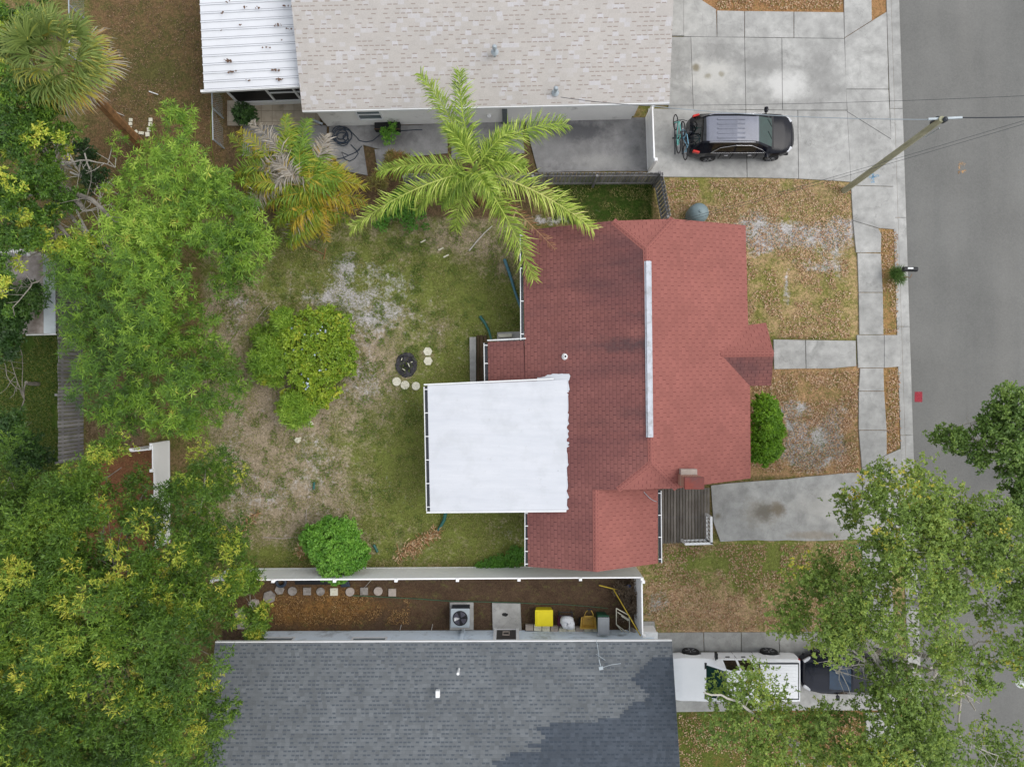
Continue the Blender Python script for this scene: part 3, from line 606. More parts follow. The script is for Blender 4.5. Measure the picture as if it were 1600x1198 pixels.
# ---- red-roofed house
HZ = 2.7
house = thing('house', 'low house with red shingled clipped gable roof, white ridge vent and brick chimney', 'house', P(1010, 560)[:2] + (0,) if False else (P(1010, 560).x, P(1010, 560).y, 0))
NW, NE, SE = P(817, 360, HZ), P(1165, 352, HZ), P(1173, 747, HZ)
JN1, JN2, AN = P(958, 345, 3.9), P(1052, 342, 3.9), P(1010, 388, 4.32)
JS1, JS2, AS_ = P(965, 765, 3.9), P(1058, 763, 3.9), P(1018, 723, 4.32)
WRn, WRs, WSW, WSE, WNE = P(931, 765, 3.67), P(932, 893, 3.67), P(825, 885, HZ), P(1028, 880, HZ), P(1028, 764, HZ)
# valley where the porch gable meets the east slope
G1, G2, G3, GW, GE_ = P(1169, 508, HZ), P(1197, 504, HZ), P(1205, 602, HZ), P(1126, 553, 3.2), P(1209, 552, 3.22)
G4 = P(1172, 603, HZ)
EXa, EXb, EXc, EXd = P(818, 532, 2.71), P(762, 534, 2.18), P(763, 604, 2.18), P(820, 604, 2.71)
rw = MB()
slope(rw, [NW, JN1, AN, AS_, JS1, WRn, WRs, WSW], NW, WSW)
rw.build('roof', M['red_roof_old_shaded'], house, world=True, label='weathered west slope, darker red also for its shade')
rx = MB(); slope(rx, [EXa + Vector((0, 0, .012)), EXb, EXc, EXd + Vector((0, 0, .012))], EXb, EXc); rx.build('roof', M['red_roof_old_shaded'], house, world=True, label='lower roof extension over the back steps')
re_ = MB(); slope(re_, [NE, JN2, AN, AS_, JS2, SE, G4, GW, G1], NE, SE); re_.build('roof', M['red_roof'], house, world=True, label='brighter red east slope')
for q_ in ([JN1, JN2, AN], [JS1, JS2, AS_]): rh = MB(); slope(rh, q_, q_[0], q_[1]); rh.build('roof_hip', M['red_roof'], house, world=True)
rwg = MB(); slope(rwg, [WRn + Vector((0, 0, .004)), WRs + Vector((0, 0, .004)), WSE, WNE], WNE, WSE); rwg.build('roof', M['red_roof'], house, world=True, label='east slope of the south wing')
rp = MB(); slope(rp, [G1, GW, GE_, G2], G1, G2); rp.build('porch_roof', M['red_roof'], house, world=True); rp = MB(); slope(rp, [G4, GW, GE_, G3], G4, G3); rp.build('porch_roof', M['red_roof_old_shaded'], house, world=True, label='stained side of the porch roof, darker also for its shade')
for a, b in ((AN, AS_), (AN, JN1), (AN, JN2), (AS_, JS1), (AS_, JS2), (WRn, WRs), (GW, GE_)):
    d = (b - a).normalized(); u = d.cross(Vector((0, 0, 1))).normalized(); up = Vector((0, 0, 1)); L = (b - a).length; nseg = max(3, int(L / .16)); cap = MB()
    for i in range(nseg):
        p = a + (b - a) * (i / nseg); q = a + (b - a) * ((i + 1) / nseg)
        vs = [p + u * .14 - up * .028, p + up * .034, p - u * .14 - up * .028, q + u * .14 - up * .025, q + up * .037, q - u * .14 - up * .025]
        cap.add(vs, [(0, 1, 4, 3), (1, 2, 5, 4), (3, 4, 5), (0, 2, 1)], [[(50.1, 50.03), (50.25, 50.03), (50.25, 50.1), (50.1, 50.1)]] * 2 + [[(50.1, 50.05)] * 3] * 2)
    cap.build('ridge_cap', M['red_roof'], house, world=True)
rv = MB(); a, b = P(1012.5, 408, 4.36), P(1015.5, 683, 4.36); rv.bar(a, b, .17, .1); rv.bar(a - Vector((.11, 0, .05)), b - Vector((.11, 0, .05)), .06, .05); rv.bar(a - Vector((-.11, 0, .05)), b - Vector((-.11, 0, .05)), .06, .05)
rv.build('ridge_vent', mat('aged_ridge_vent', lin(206, 210, 218), .5, .10, 3, dirt=lin(160, 160, 160), dirtamt=.4, dirtscale=4), house, world=True)
# walls
wl = MB(); io = .35
main = [(NW.x + io, NW.y - io), (NE.x - io, NE.y - io), (SE.x - io, SE.y + io), (WSW.x + io, SE.y + io)]
walls(wl, main[::-1], 0, HZ - .12); wing = [(WSW.x + io, SE.y + io - .01), (WSE.x - io, SE.y + io - .01), (WSE.x - io, WSE.y + io), (WSW.x + io, WSE.y + io)]
walls(wl, wing[::-1], 0, HZ - .12)
for (l, r_, top, y_) in (((NW.x + io), (NE.x - io), 3.85, NW.y - io), ((WSW.x + io), (SE.x - io), 3.85, SE.y + io)):    # clipped gable ends
    m_ = (l + r_) / 2; wl.add([(l, y_ + .07, HZ - .13), (r_, y_ + .07, HZ - .13), (r_ - 3.3, y_ + .07, top - .15), (l + 3.3, y_ + .07, top - .15), (l, y_ - .07, HZ - .13), (r_, y_ - .07, HZ - .13), (r_ - 3.3, y_ - .07, top - .15), (l + 3.3, y_ - .07, top - .15)], [(3, 2, 1, 0), (4, 5, 6, 7), (2, 3, 7, 6)])
l, r_, y_ = WSW.x + io, WSE.x - io, WSE.y + io; m_ = (l + r_) / 2
wl.add([(l, y_ - .07, HZ - .13), (r_, y_ - .07, HZ - .13), (m_, y_ - .07, 3.5), (l, y_ + .07, HZ - .13), (r_, y_ + .07, HZ - .13), (m_, y_ + .07, 3.5)], [(0, 1, 2), (5, 4, 3)])
for y_ in (P(0, 604, 0).y + .02,): pass
wl.bar(P(783, 536, 0) + Vector((0, -.1, .95)), P(783, 604, 0) + Vector((0, 0, .95)), .12, 1.9)     # wall under the lower extension
wl.build('wall', M['cream_wall'], house, world=True)
for q in (G2, G3): pr = MB(); pr.box((q.x - .35, q.y + (-.25 if q is G2 else .25), 1.25), (.14, .14, 2.5)); pr.build('porch_post', M['white_trim'], house, world=True)
gp = MB(); gx = G2.x - .22; gp.add([(gx, G2.y - .1, HZ - .12), (gx, G3.y + .1, HZ - .12), (gx, (G2.y + G3.y) / 2, 3.08), (gx + .05, G2.y - .1, HZ - .12), (gx + .05, G3.y + .1, HZ - .12), (gx + .05, (G2.y + G3.y) / 2, 3.08)], [(0, 1, 2), (5, 4, 3), (0, 3, 4, 1)]); gp.build('porch_gable', M['white_trim'], house, world=True)
sp = MB(); sp.box((G2.x - .7, (G2.y + G3.y) / 2, .1), (1.7, 2.5, .2)); sp.build('porch_step', M['concrete'], house, world=True)
dr = MB(); dr.box((SE.x - io + .09, (G2.y + G3.y) / 2, 1.2), (.06, .95, 2.0)); d_ = dr.build('door', M['white_trim'], house, world=True)
kn = MB(); kn.box((SE.x - io + .15, (G2.y + G3.y) / 2 + .36, 1.2), (.06, .05, .05)); kn.build('handle', M['chrome'], d_, world=True)
for t_ in (.18, .8): window(house, (SE.x - io, SE.y + io), (NE.x - io, NE.y - io), t_, 1.3, 1.0, 2.2, M['glass'])
window(house, (NW.x + io, NW.y - io), (NW.x + io, SE.y + io), .25, 1.2, 1.0, 2.1, M['glass'])
gutter(house, P(817.5, 362, HZ), P(818.5, 531, HZ), (-1, 0, 0), 1.45)
gutter(house, P(762, 536, 2.16), P(763, 601, 2.16), (-1, 0, 0), .9, w_=.16)
gutter(house, P(825, 799, HZ), P(825, 884, HZ), (-1, 0, 0), .5)
gutter(house, P(1028, 766, HZ), P(1029, 879, HZ), (1, 0, 0), .9)
fa = MB(); fa.bar(EXb + Vector((0, .06, -.02)), P(822, 531, 2.74) + Vector((0, .06, -.04)), .05, .14); fa.build('fascia', M['white_trim'], house, world=True)
# back-steps shelf, seen beside the gutter
vp = MB(); c = P(883, 557, 3.32); vp.lathe([(.075, -.35), (.075, .16), (.045, .16), (.045, .0), (0, .0)], c, 16); vp.lathe([(.14, -.06), (.08, .02)], c, 16); v_ = vp.build('vent_pipe', M['white_trim'], house, world=True, smooth=True)
vi = MB(); vi.lathe([(.044, .125), (0, .125)], c, 16); vi.build('pipe_opening', M['rubber'], v_, world=True)
# flat white roof, its torn coating lapped onto the shingles
def wplane(px_):   # west slope height at px
    X0 = WSW.x; z = 3.2
    for _ in range(6):
        X = (px_ - 800) / F * (H - z); z = HZ + .355 * (X - .6)
    return z
fl = MB(); zL, zR = 2.62, wplane(886) + .06
A_, B_, C_, D_ = P(668, 602, zL), P(886, 593, zR), P(885, 797, zR), P(672, 799, zL)
slope(fl, [A_, B_, C_, D_], A_, D_, th=.14); flat = fl.build('flat_roof', M['membrane'], house, world=True, label='nearly flat white coated addition roof')
r = random.Random(5); cm_ = MB()
edge = []; y = 584
while y < 797: edge.append((889 - .012 * (y - 584) + r.choice([-2.6, -1, 0, 0, .6, 1.8]) + r.uniform(-.8, .8), y)); y += r.choice([1.2, 2, 3, 5, 9, 13]) * r.uniform(.7, 1.2)
edge.append((884, 797))
top = []; x = 888
while x > 836: top.append((x, (584 if x > 862 else 584 + (862 - x) * .25) + r.uniform(-1, 1.6))); x -= r.uniform(3, 6)
def onw(p): z = wplane(p[0]) + .035; return P(p[0], p[1], z)
strip_in = [(878, 796)] + [(870, 700), (868, 640), (866, 598.5), (838, 599.5)]
poly = top[::-1] + edge + strip_in
# triangulate as a strip: east band and north patch
for i in range(len(edge) - 1):
    a, b = edge[i], edge[i + 1]; q = [onw(a), onw(b), onw((874, b[1])), onw((874, a[1]))]; cm_.add([v + Vector((0, 0, .015)) for v in q], [(3, 2, 1, 0)])
for i in range(len(top) - 1):
    a, b = top[i], top[i + 1]; q = [onw(a), onw(b), onw((b[0], 600)), onw((a[0], 600))]; cm_.add([v + Vector((0, 0, .012)) for v in q], [(0, 1, 2, 3)])
cm_.build('torn_coating', M['membrane'], house, world=True)
fw = MB(); fx = [(A_.x + .3, A_.y - .3), (C_.x, A_.y - .3), (C_.x, C_.y + .3), (A_.x + .3, C_.y + .3)]; walls(fw, fx[::-1], 0, 2.44); fw.build('wall', M['cream_wall'], house, world=True, label='walls of the flat-roofed addition')
for t_ in (.25, .7): window(house, (A_.x + .3, A_.y - .3), (A_.x + .3, C_.y + .3), t_, 1.6, .9, 2.1, M['glass'])
gutter(house, A_ + Vector((-.0, -.05, -.02)), D_ + Vector((0, .02, -.02)), (-1, 0, 0), .95, w_=.15)
ef = MB(); ef.bar(D_ + Vector((-.14, -.03, -.03)), C_ + Vector((0, -.03, -.03)), .06, .16); ef.build('edge_trim', M['white_trim'], house, world=True); ef = MB(); ef.bar(A_ + Vector((-.14, .03, -.03)), B_ + Vector((-.55, .03, -.2 * .3)), .06, .16); ef.build('edge_trim', M['white_trim'], house, world=True)
sc_ = MB(); c = P(872, 735, wplane(872) + .12)
for dx, dy, s_ in ((0, 0, .05), (.1, -.12, .03), (.03, -.28, .035)): sc_ = MB(); sc_.lathe([(s_, 0), (s_ * .8, .03), (0, .05)], c + Vector((dx, dy, -.02)), 10); sc_.build('tar_spot', M['rubber'], house, world=True)
# chimney
ch = MB(); t0 = P(1070, 746, 5.05); t1 = P(1099, 763, 5.05); cx, cy = (t0.x + t1.x) / 2, (t0.y + t1.y) / 2; sx, sy = abs(t1.x - t0.x), abs(t1.y - t0.y)
ch.box((cx, cy, 2.5), (sx, sy, 5.0)); co_ = ch.build('chimney', M['brick'], house, world=True)
cc = MB(); cc.box((cx, cy, 5.06), (sx + .05, sy + .05, .12)); cc.build('chimney_cap', M['brick_cap'], co_, world=True, bevel=.02)
cs = MB(); cs.box((cx + .02, cy + .28, 4.05), (sx * .9, .3, .3)); cs.build('flashing', M['pink_stone'], co_, world=True)
# cable lying on the wing roof
cb = MB(); pts = []
for i in range(9):
    t_ = i / 8; x = 1006 + 20 * t_; y = 768 + 15 * t_ + 3 * math.sin(t_ * 3); pts.append(P(x, y, HZ + .04 + (WNE.x - P(x, y, 3).x) * .355))
cb.tube(pts, .012, 6); cb.build('cable', M['metal_grey'], house, world=True)

# ---- top neighbour: beige roof, metal patio roof
hb = thing('house', 'pale stucco house with beige shingled roof and a ribbed white patio roof', 'house', (P(760, 60).x, P(760, 60).y + 2, 0))
e0, e1 = P(472, 173, HZ), P(1046, 160, HZ); Ud = (e1 - e0).normalized(); Vd = Vector((-Ud.y, Ud.x, 0))
rg0, rg1 = e0 + Vd * 5.4 + Vector((0, 0, 1.62)), e1 + Vd * 5.4 + Vector((0, 0, 1.62)); bk0, bk1 = e0 + Vd * 10.8, e1 + Vd * 10.8
rb = MB(); slope(rb, [e0, e1, rg1, rg0], e0, e1); rb.build('roof', M['beige_roof'], hb, world=True); rb2 = MB(); slope(rb2, [bk0, bk1, rg1, rg0], bk0, bk1); rb2.build('roof', M['beige_roof'], hb, world=True)
wb = MB(); q = [e0 + Ud * .3 + Vd * .38, e1 - Ud * 1.1 + Vd * .38, bk1 - Ud * 1.1 - Vd * .4, bk0 + Ud * .3 - Vd * .4]; q2 = [(p.x, p.y) for p in q]
walls(wb, q2, 0, 2.68)
for a, b in ((q[0], q[3]), (q[1], q[2])):
    m_ = (a + b) / 2; wb.add([(a.x - .05, a.y, 2.6), (b.x - .05, b.y, 2.6), (m_.x - .05, m_.y, 4.1), (a.x + .05, a.y, 2.6), (b.x + .05, b.y, 2.6), (m_.x + .05, m_.y, 4.1)], [(0, 1, 2), (5, 4, 3)])
wb.build('wall', M['beige_wall'], hb, world=True)
fb = MB(); fb.bar(e0 + Vector((0, -.02, -.1)), e1 + Vector((0, -.02, -.1)), .05, .16); fb.bar(e0 + Vd * .2 + Vector((0, 0, -.14)), e1 + Vd * .2 + Vector((0, 0, -.14)), .36, .02)
fb.build('fascia', M['white_trim'], hb, world=True)
WL = (q[1] - q[0]).length
tw = (P(586, 190).x - q[0].x) / (q[1].x - q[0].x)
window(hb, q2[0], q2[1], tw, 1.05, .8, 1.95, M['glass'], bars=1)
hm = MB(); c = wallpt(q2[0], q2[1], (P(789, 190).x - q[0].x) / (q[1].x - q[0].x), 1.3, .12); hm.box(c, (.22, .12, 2.5)); hm.build('downpipe_box', mat('grey_box', lin(104, 112, 116), .6), hb, world=True)
hm = MB(); c = wallpt(q2[0], q2[1], (P(765, 190).x - q[0].x) / (q[1].x - q[0].x), .9, .12); hm.lathe([(0, 0), (.1, 0), (.09, .1), (0, .13)], c, 12); hm.build('wall_lamp', M['white_trim'], hb, world=True)
for (x, y, zz, lab) in ((773, 79, 3.75, 'round white vent with lid near the ridge'), (868, 143, 3.0, 'white service mast cap near the eave')):
    vb = MB(); c = P(x, y, zz); vb.lathe([(.05, -.5), (.05, .22), (.1, .24), (.1, .32), (.06, .38), (0, .39)], c, 16); vb.build('vent_pipe', M['metal_grey'], hb, world=True, smooth=True, label=lab)
    vb = MB(); vb.lathe([(.16, -.08), (.06, .02)], c - Vector((0, 0, .05)), 16); vb.build('flashing', M['metal_grey'], hb, world=True)
# patio roof
p0, p1 = P(319, 142, 2.6), P(468, 134, 2.62); q0 = p0 + Vd * 5.6 + Vector((0, 0, .35)); q1 = p1 + Vd * 5.6 + Vector((0, 0, .35))
pm = MB(); slope(pm, [p0, p1, q1, q0], p0, p1, th=.05); nr = 17
for i in range(nr):
    t_ = i / (nr - 1); a = p0 + (q0 - p0) * t_; b = p1 + (q1 - p1) * t_; pm.bar(a + Vector((0, 0, .022)), b + Vector((0, 0, .022)), .05, .05)
po = pm.build('patio_roof', M['white_metal'], hb, world=True)
sh = MB()
for i in range(nr):
    t_ = (i + .13) / (nr - 1); a = p0 + (q0 - p0) * min(t_, 1); b = p1 + (q1 - p1) * min(t_, 1); sh.bar(a + Vector((0, 0, .006)), b + Vector((0, 0, .006)), .035, .01)
sh.build('seam_strip', mat('seam_strip', lin(150, 152, 160), .7), po, world=True)  # thin grey strip beside each rib
be = MB(); be.bar(p0 + Vector((-.15, -.02, -.05)), p1 + Vector((0, -.02, -.05)), .1, .14); be.build('edge_beam', M['white_trim'], po, world=True)
fr = MB(); a0, a1 = P(376, 165), P(482, 161)
for t_ in (0, .55, .93): fr.box((a0.x + (a1.x - a0.x) * t_, a0.y + (a1.y - a0.y) * t_, 1.28), (.09, .07, 2.5))
fr.bar(a0 + Vector((0, 0, .2)), a1 + Vector((0, 0, .2)), .08, .4); fr.bar(a0 + (a1 - a0) * .55 + Vector((0, 0, 1.25)), a1 + Vector((0, 0, 1.25)), .05, .07); fr.bar(a0 + Vector((0, 0, 2.5)), a1 + Vector((0, 0, 2.5)), .08, .08)
fr.bar(a0 + Vector((0, 5, .2)), a0 + Vector((0, 0.05, .2)), .08, .4); 
for yy in (1.7, 3.3, 4.9): fr.box((a0.x, a0.y + yy, 1.28), (.08, .08, 2.5))
fo = fr.build('screen_frame', M['white_trim'], hb, world=True)
sc = MB(); sc.bar(a0 + Vector((0, .03, 1.4)), a1 + Vector((0, .03, 1.4)), .02, 2.1); sc.bar(a0 + Vector((.03, .05, 1.4)), a0 + Vector((.03, 5, 1.4)), .02, 2.1); sc.build('screen', M['screen'], fo, world=True)
# wind-blown leaf litter caught on the ribs
ll = MB(); r = random.Random(9)
for x, y, n in ((357, 95, 40), (360, 112, 18), (384, 11, 14), (345, 20, 10), (354, 3, 8), (418, 75, 12), (432, 110, 24), (436, 124, 22), (434, 39, 14), (450, 45, 10), (402, 12, 12), (448, 9, 14), (376, 39, 6), (388, 126, 6), (346, 46, 4), (440, 63, 5)):
    for k in range(int(n * .55)):
        xx = x + r.gauss(0, 3.4 if n > 9 else 2); yy = y + r.gauss(0, 1.1); c = P(xx, yy, 2.72 + (140 - yy) / 142 * .3); a = r.uniform(0, 6.28); s_ = r.uniform(.02, .05)
        ll.add([c + Vector((math.cos(a + k2) * s_, math.sin(a + k2) * s_, r.uniform(-.01, .01))) for k2 in (0, 1.57, 3.14, 4.71)], [(0, 1, 2, 3)])
tag(ll.build('fallen_leaves', mat('brown_litter', lin(112, 84, 66), .9, .3, 20)), 'brown leaf litter caught along the ribs of the white patio roof', 'leaf litter', kind='stuff')

# ---- bottom neighbour: grey roof
hg = thing('house', 'pale blue sided house with grey shingled roof beside the side yard', 'house', (P(690, 1090).x, P(690, 1090).y - 2, 0))
g0, g1 = P(336, 1004, HZ), P(1050, 1001.5, HZ); Ug = (g1 - g0).normalized(); Vg = Vector((Ug.y, -Ug.x, 0))
rr0, rr1 = g0 + Vg * 5.6 + Vector((0, 0, 1.68)) + Ug * .1, g1 + Vg * 5.6 + Vector((0, 0, 1.68)); kk0, kk1 = g0 + Vg * 11.2, g1 + Vg * 11.2
def greymat_patches():
    # darker replaced courses at the lower right: a second, darker batch of shingles with a stepped edge
    return shingle('dark_grey_shingle', lin(84, 91, 100), .15, lin(66, 74, 84), bw=.17, rh=.155, frac=.55, thick=.42, cloud=.14, line=.25)
rgm = MB(); slope(rgm, [g0, g1, rr1, rr0], g0, g1); gro = rgm.build('roof', M['grey_roof'], hg, world=True)
rgm = MB(); slope(rgm, [kk0, kk1, rr1, rr0], kk0, kk1); rgm.build('roof', M['grey_roof'], hg, world=True)
M['grey_dark'] = greymat_patches()
pn = MB(); vv = (rr0 - g0); vv = (rr1 - g1); SL = vv.length; vv.normalize(); nrm = Ug.cross(vv); nrm = nrm if nrm.z > 0 else -nrm
r = random.Random(2); nrow = int(SL / .155)
def rowpx(v): return 1002 + v * 36.2          # picture row of slope distance v
for k in range(nrow):
    v = k * .155; y = rowpx(v); 
    if y < 1020: continue
    if y < 1098: x0 = 1004 - (y - 1020) * .15 + 12 * math.sin(y * .13)
    elif y < 1112: x0 = 1010 - (y - 1098) * 8
    elif y < 1150: x0 = 850 - (y - 1112) * .2 + 14 * math.sin(k * 1.7)
    else: x0 = 795 - (y - 1150) * 1.0 + 10 * math.sin(k * 2.1)
    x0 += r.uniform(-5, 5); z = HZ + v * .287
    ux = (P(x0, y, z).x - g0.x); ux = round((ux + (k % 2) * .18) / .36) * .36 - (k % 2) * .18; u1 = (g1 - g0).length - .012
    a = g0 + Ug * ux + vv * v; b = g0 + Ug * u1 + vv * v; d_ = nrm * .009; c = b + vv * .154; e = a + vv * .154
    U = lambda p: ((p - g0).dot(Ug) + 50, (p - g0).dot(vv) + 50)
    pn.add([a + d_, b + d_, c + d_ * .8, e + d_ * .8], [(0, 1, 2, 3)], [[U(a), U(b), U(c), U(e)]])
pn.build('roof_patch', M['grey_dark'], gro, world=True, label='darker newer shingle courses with a stepped edge')
wg = MB(); q = [g0 + Ug * 1.15 + Vg * .52, g1 - Ug * .35 + Vg * .52, kk1 - Ug * .35 - Vg * .5, kk0 + Ug * 1.15 - Vg * .5]; qg = [(p.x, p.y) for p in q]; walls(wg, qg[::-1], 0, 2.66)
wg.build('wall', M['blue_wall'], hg, world=True)
tr = MB(); tr.bar(g0 + Vector((0, .02, -.09)), g1 + Vector((0, .02, -.09)), .05, .14); tr.build('fascia', M['white_trim'], hg, world=True)
tr = MB(); tr.box((q[0].x - .01, q[0].y + .01, 1.3), (.16, .16, 2.6)); tr.build('corner_trim', M['white_trim'], hg, world=True)
A2, B2 = qg[1], qg[0]
def tg(px_): return (P(px_, 990).x - A2[0]) / (B2[0] - A2[0])
window(hg, A2, B2, tg(440), 1.8, .95, 1.9, M['glass'], out=.11); window(hg, A2, B2, tg(585), 1.5, 1.0, 1.72, M['glass'], out=.11)
# entry recess with white posts
en = MB(); 
for x in (774, 808.5): c = wallpt(A2, B2, tg(x), 1.05, .13); en.box(c, (.14, .1, 2.1))
en.bar(wallpt(A2, B2, tg(774), .06, .12), wallpt(A2, B2, tg(808), .06, .12), .08, .1)
e_ = en.build('door_frame', M['white_trim'], hg, world=True); en = MB(); c = wallpt(A2, B2, tg(791), 1.05, .105); en.box(c, (.92, .05, 1.95)); dd = en.build('door', mat('brown_black_door', lin(54, 48, 46), .5), hg, world=True)
en = MB(); 
for dx, dz, wx_, wz_ in ((0, .2, .32, .04), (0, -.2, .32, .04), (-.14, 0, .04, .4), (.14, 0, .04, .4)): en.box((c.x + dx, c.y + .05, .62 + dz), (wx_, .04, wz_))
en.build('pet_flap', M['pink_stone'], dd, world=True)
pp = MB(); c = P(716, 1050, 3.35 + .0); pp.lathe([(.05, -.5), (.05, .3), (.06, .3), (0, .31)], c - Vector((0, 0, .15)), 12); pp.build('vent_pipe', M['white_trim'], hg, world=True, smooth=True)
bx = MB(); c = P(684, 1083, 3.62); bx.box((c.x, c.y, 3.62), (.17, .28, .2)); bx.build('roof_vent_box', M['white_trim'], hg, world=True, bevel=.02)
an = MB(); c = P(939, 1043, 3.35); an.tube([P(934, 1020, 2.95), P(936, 1030, 3.35), c], .018, 8); an.tube([c, P(955, 1038, 3.4), P(970, 1036, 3.35)], .012, 6); an.tube([P(931, 1021, 2.9), P(946, 1031, 3.1)], .012, 6); an.box(c, (.17, .13, .08), .2); an.tube([P(932, 1000, 2.75), P(936, 1024, 2.98)], .012, 6)
an.build('service_mast', M['metal_grey'], hg, world=True)
lr = MB(); c = wallpt(A2, B2, tg(724), 1.3, .13); lr.box(c, (.14, .08, 2.5)); lr.build('refrigerant_line_cover', M['blue_wall'], hg, world=True)

# ------------------------------------------------------------------ fences
def board_fence(name, label, a, b, h, m, bw=.135, gap=.03, z0=.03, side=1, posts=True, top_wobble=.03):
    a = Vector((a[0], a[1], 0)); b = Vector((b[0], b[1], 0)); L = (b - a).length; d = (b - a) / L; n = Vector((d.y, -d.x, 0)) * side
    o = thing(name, label, 'fence', (a.x, a.y, 0)); mb = MB(); k = int(L / (bw + gap)); r = random.Random(int(L * 100))
    for i in range(k):
        p = a + d * ((i + .5) * L / k); hh = h + r.uniform(-top_wobble, top_wobble); mb.box((p.x, p.y, z0 + hh / 2), (bw, .022, hh), math.atan2(d.y, d.x) + r.uniform(-.02, .02), tone=r.uniform(.2, .9))
    mb.build('boards', m, o, world=True)
    for z in (h * .18, h * .82): rl = MB(); rl.bar(a - n * .035 + Vector((0, 0, z)), b - n * .035 + Vector((0, 0, z)), .045, .09); rl.build('rail', m, o, world=True)
    np_ = max(1, int(L / 2.4))
    for i in range(np_ + 1):
        p = a + d * (L * i / np_) - n * .11; mb = MB(); mb.box((p.x, p.y, (h + .02) / 2), (.1, .1, h + .02), math.atan2(d.y, d.x)); mb.build('post', m, o, world=True)
    return o
def vinyl_fence(name, label, a, b, h, side=1, posts=None, step=2.85, sag=None, off0=0):
    a = Vector((a[0], a[1], 0)); b = Vector((b[0], b[1], 0)); L = (b - a).length; d = (b - a) / L; n = Vector((d.y, -d.x, 0)) * side
    o = thing(name, label, 'fence', (a.x, a.y, 0)); k = max(1, round(L / step)); ang = math.atan2(d.y, d.x)
    for i in range(k):
        p = a + d * (L * i / k); q = a + d * (L * (i + 1) / k); hh = h - (sag[i % len(sag)] if sag else 0); mb = MB()
        mb.bar(p + Vector((0, 0, .05 + (hh - .1) / 2)), q + Vector((0, 0, .05 + (hh - .1) / 2)), .03, hh - .16)
        nn = int((q - p).length / .28)
        for j in range(1, nn): c = p + (q - p) * (j / nn); mb.bar(c + Vector((0, 0, .1)) - n * .017, c + Vector((0, 0, hh - .1)) - n * .017, .012, .006)
        mb.build('panel', M['white'], o, world=True)
        for zz, tk in ((hh, .055), (.08, .05)): mb = MB(); mb.bar(p + Vector((0, 0, zz)), q + Vector((0, 0, zz)), tk, .1); mb.build('rail', M['white'], o, world=True)
    for i in range(k + 1):
        p = a + d * (L * i / k) + n * .06; mb = MB(); mb.box((p.x, p.y, (h + .06) / 2), (.12, .12, h + .06), ang); mb.box((p.x, p.y, h + .08), (.14, .14, .03), ang, taper=.7); mb.build('post', M['white'], o, world=True)
    return o
a, b = P(358, 888), P(991, 884); vinyl_fence('vinyl_fence', 'long white vinyl fence between the back yard and the mulched side yard', (a.x, a.y), (b.x, b.y), 1.88, 1)
a, b = P(991, 887), P(992, 970); vinyl_fence('vinyl_fence', 'short white vinyl fence return enclosing the street end of the side yard', (a.x, a.y - .1), (b.x, b.y), 1.88, -1)
a, b = P(1009, 184), P(1012, 266); vinyl_fence('vinyl_fence', 'short white vinyl fence beside the driveway with the black vehicle', (a.x, a.y), (b.x, b.y), 1.5, -1)
a, b = P(265, 690), P(266, 845); vinyl_fence('vinyl_fence', 'uneven white vinyl fence half buried under the large tree', (a.x, a.y), (b.x, b.y), 1.5, 1, step=1.05, sag=[0, .12, .05, .2])
a, b = P(265, 697), P(232, 700); vinyl_fence('vinyl_fence', 'small white vinyl fence stub at the top of the reddish soil strip', (a.x - .1, a.y), (b.x, b.y), 1.45, 1, step=1.0)
a, b = P(130, 415), P(131, 716); board_fence('wooden_fence', 'tall dark grey board fence running down beside the bamboo', (a.x, a.y), (b.x, b.y), 1.8, M['fence_wood'], side=-1)
a, b = P(640, 290), P(1021, 288); board_fence('wooden_fence', 'dark weathered board fence behind the bright green palm', (a.x, a.y), (b.x, b.y), 1.8, M['fence_wood'], side=-1)
a, b = P(1022, 287), P(1034, 352); board_fence('wooden_fence', 'short weathered board fence joining the north side of the red-roofed house', (a.x, a.y), (b.x, b.y), 1.8, M['fence_wood'], side=-1)
def chain_fence(label, pts, h=1.2):
    o = thing('chain_link_fence', label, 'fence', P(*pts[0])); mb = MB(); w3 = [P(*p) for p in pts]
    mb.tube([p + Vector((0, 0, h)) for p in w3], .028, 8); mb.build('rail', M['metal_grey'], o, world=True)
    for p in w3: mb = MB(); mb.tube([p, p + Vector((0, 0, h))], .035, 8); mb.build('post', M['metal_grey'], o, world=True)
    mb = MB()
    for a, b in zip(w3[:-1], w3[1:]):
        L = (b - a).length; k = int(L / .09)
        for i in range(k):
            p = a + (b - a) * (i / k); q = a + (b - a) * (min(k, i + 6) / k)
            mb.bar(p + Vector((0, 0, .05)), q + Vector((0, 0, h)), .005, .005); mb.bar(q + Vector((0, 0, .05)), p + Vector((0, 0, h)), .005, .005)
    mb.build('mesh', M['metal_grey'], o, world=True)
chain_fence('low chain link fence beside the screened patio room', [(348, 140), (349, 185), (350, 232)])
chain_fence('low chain link fence at the top edge behind the fan palm', [(132, -40), (133, 30), (134, 105)])
chain_fence('chain link fence glimpsed through bare twigs below the fan palm', [(112, 235), (112, 262), (113, 300)])

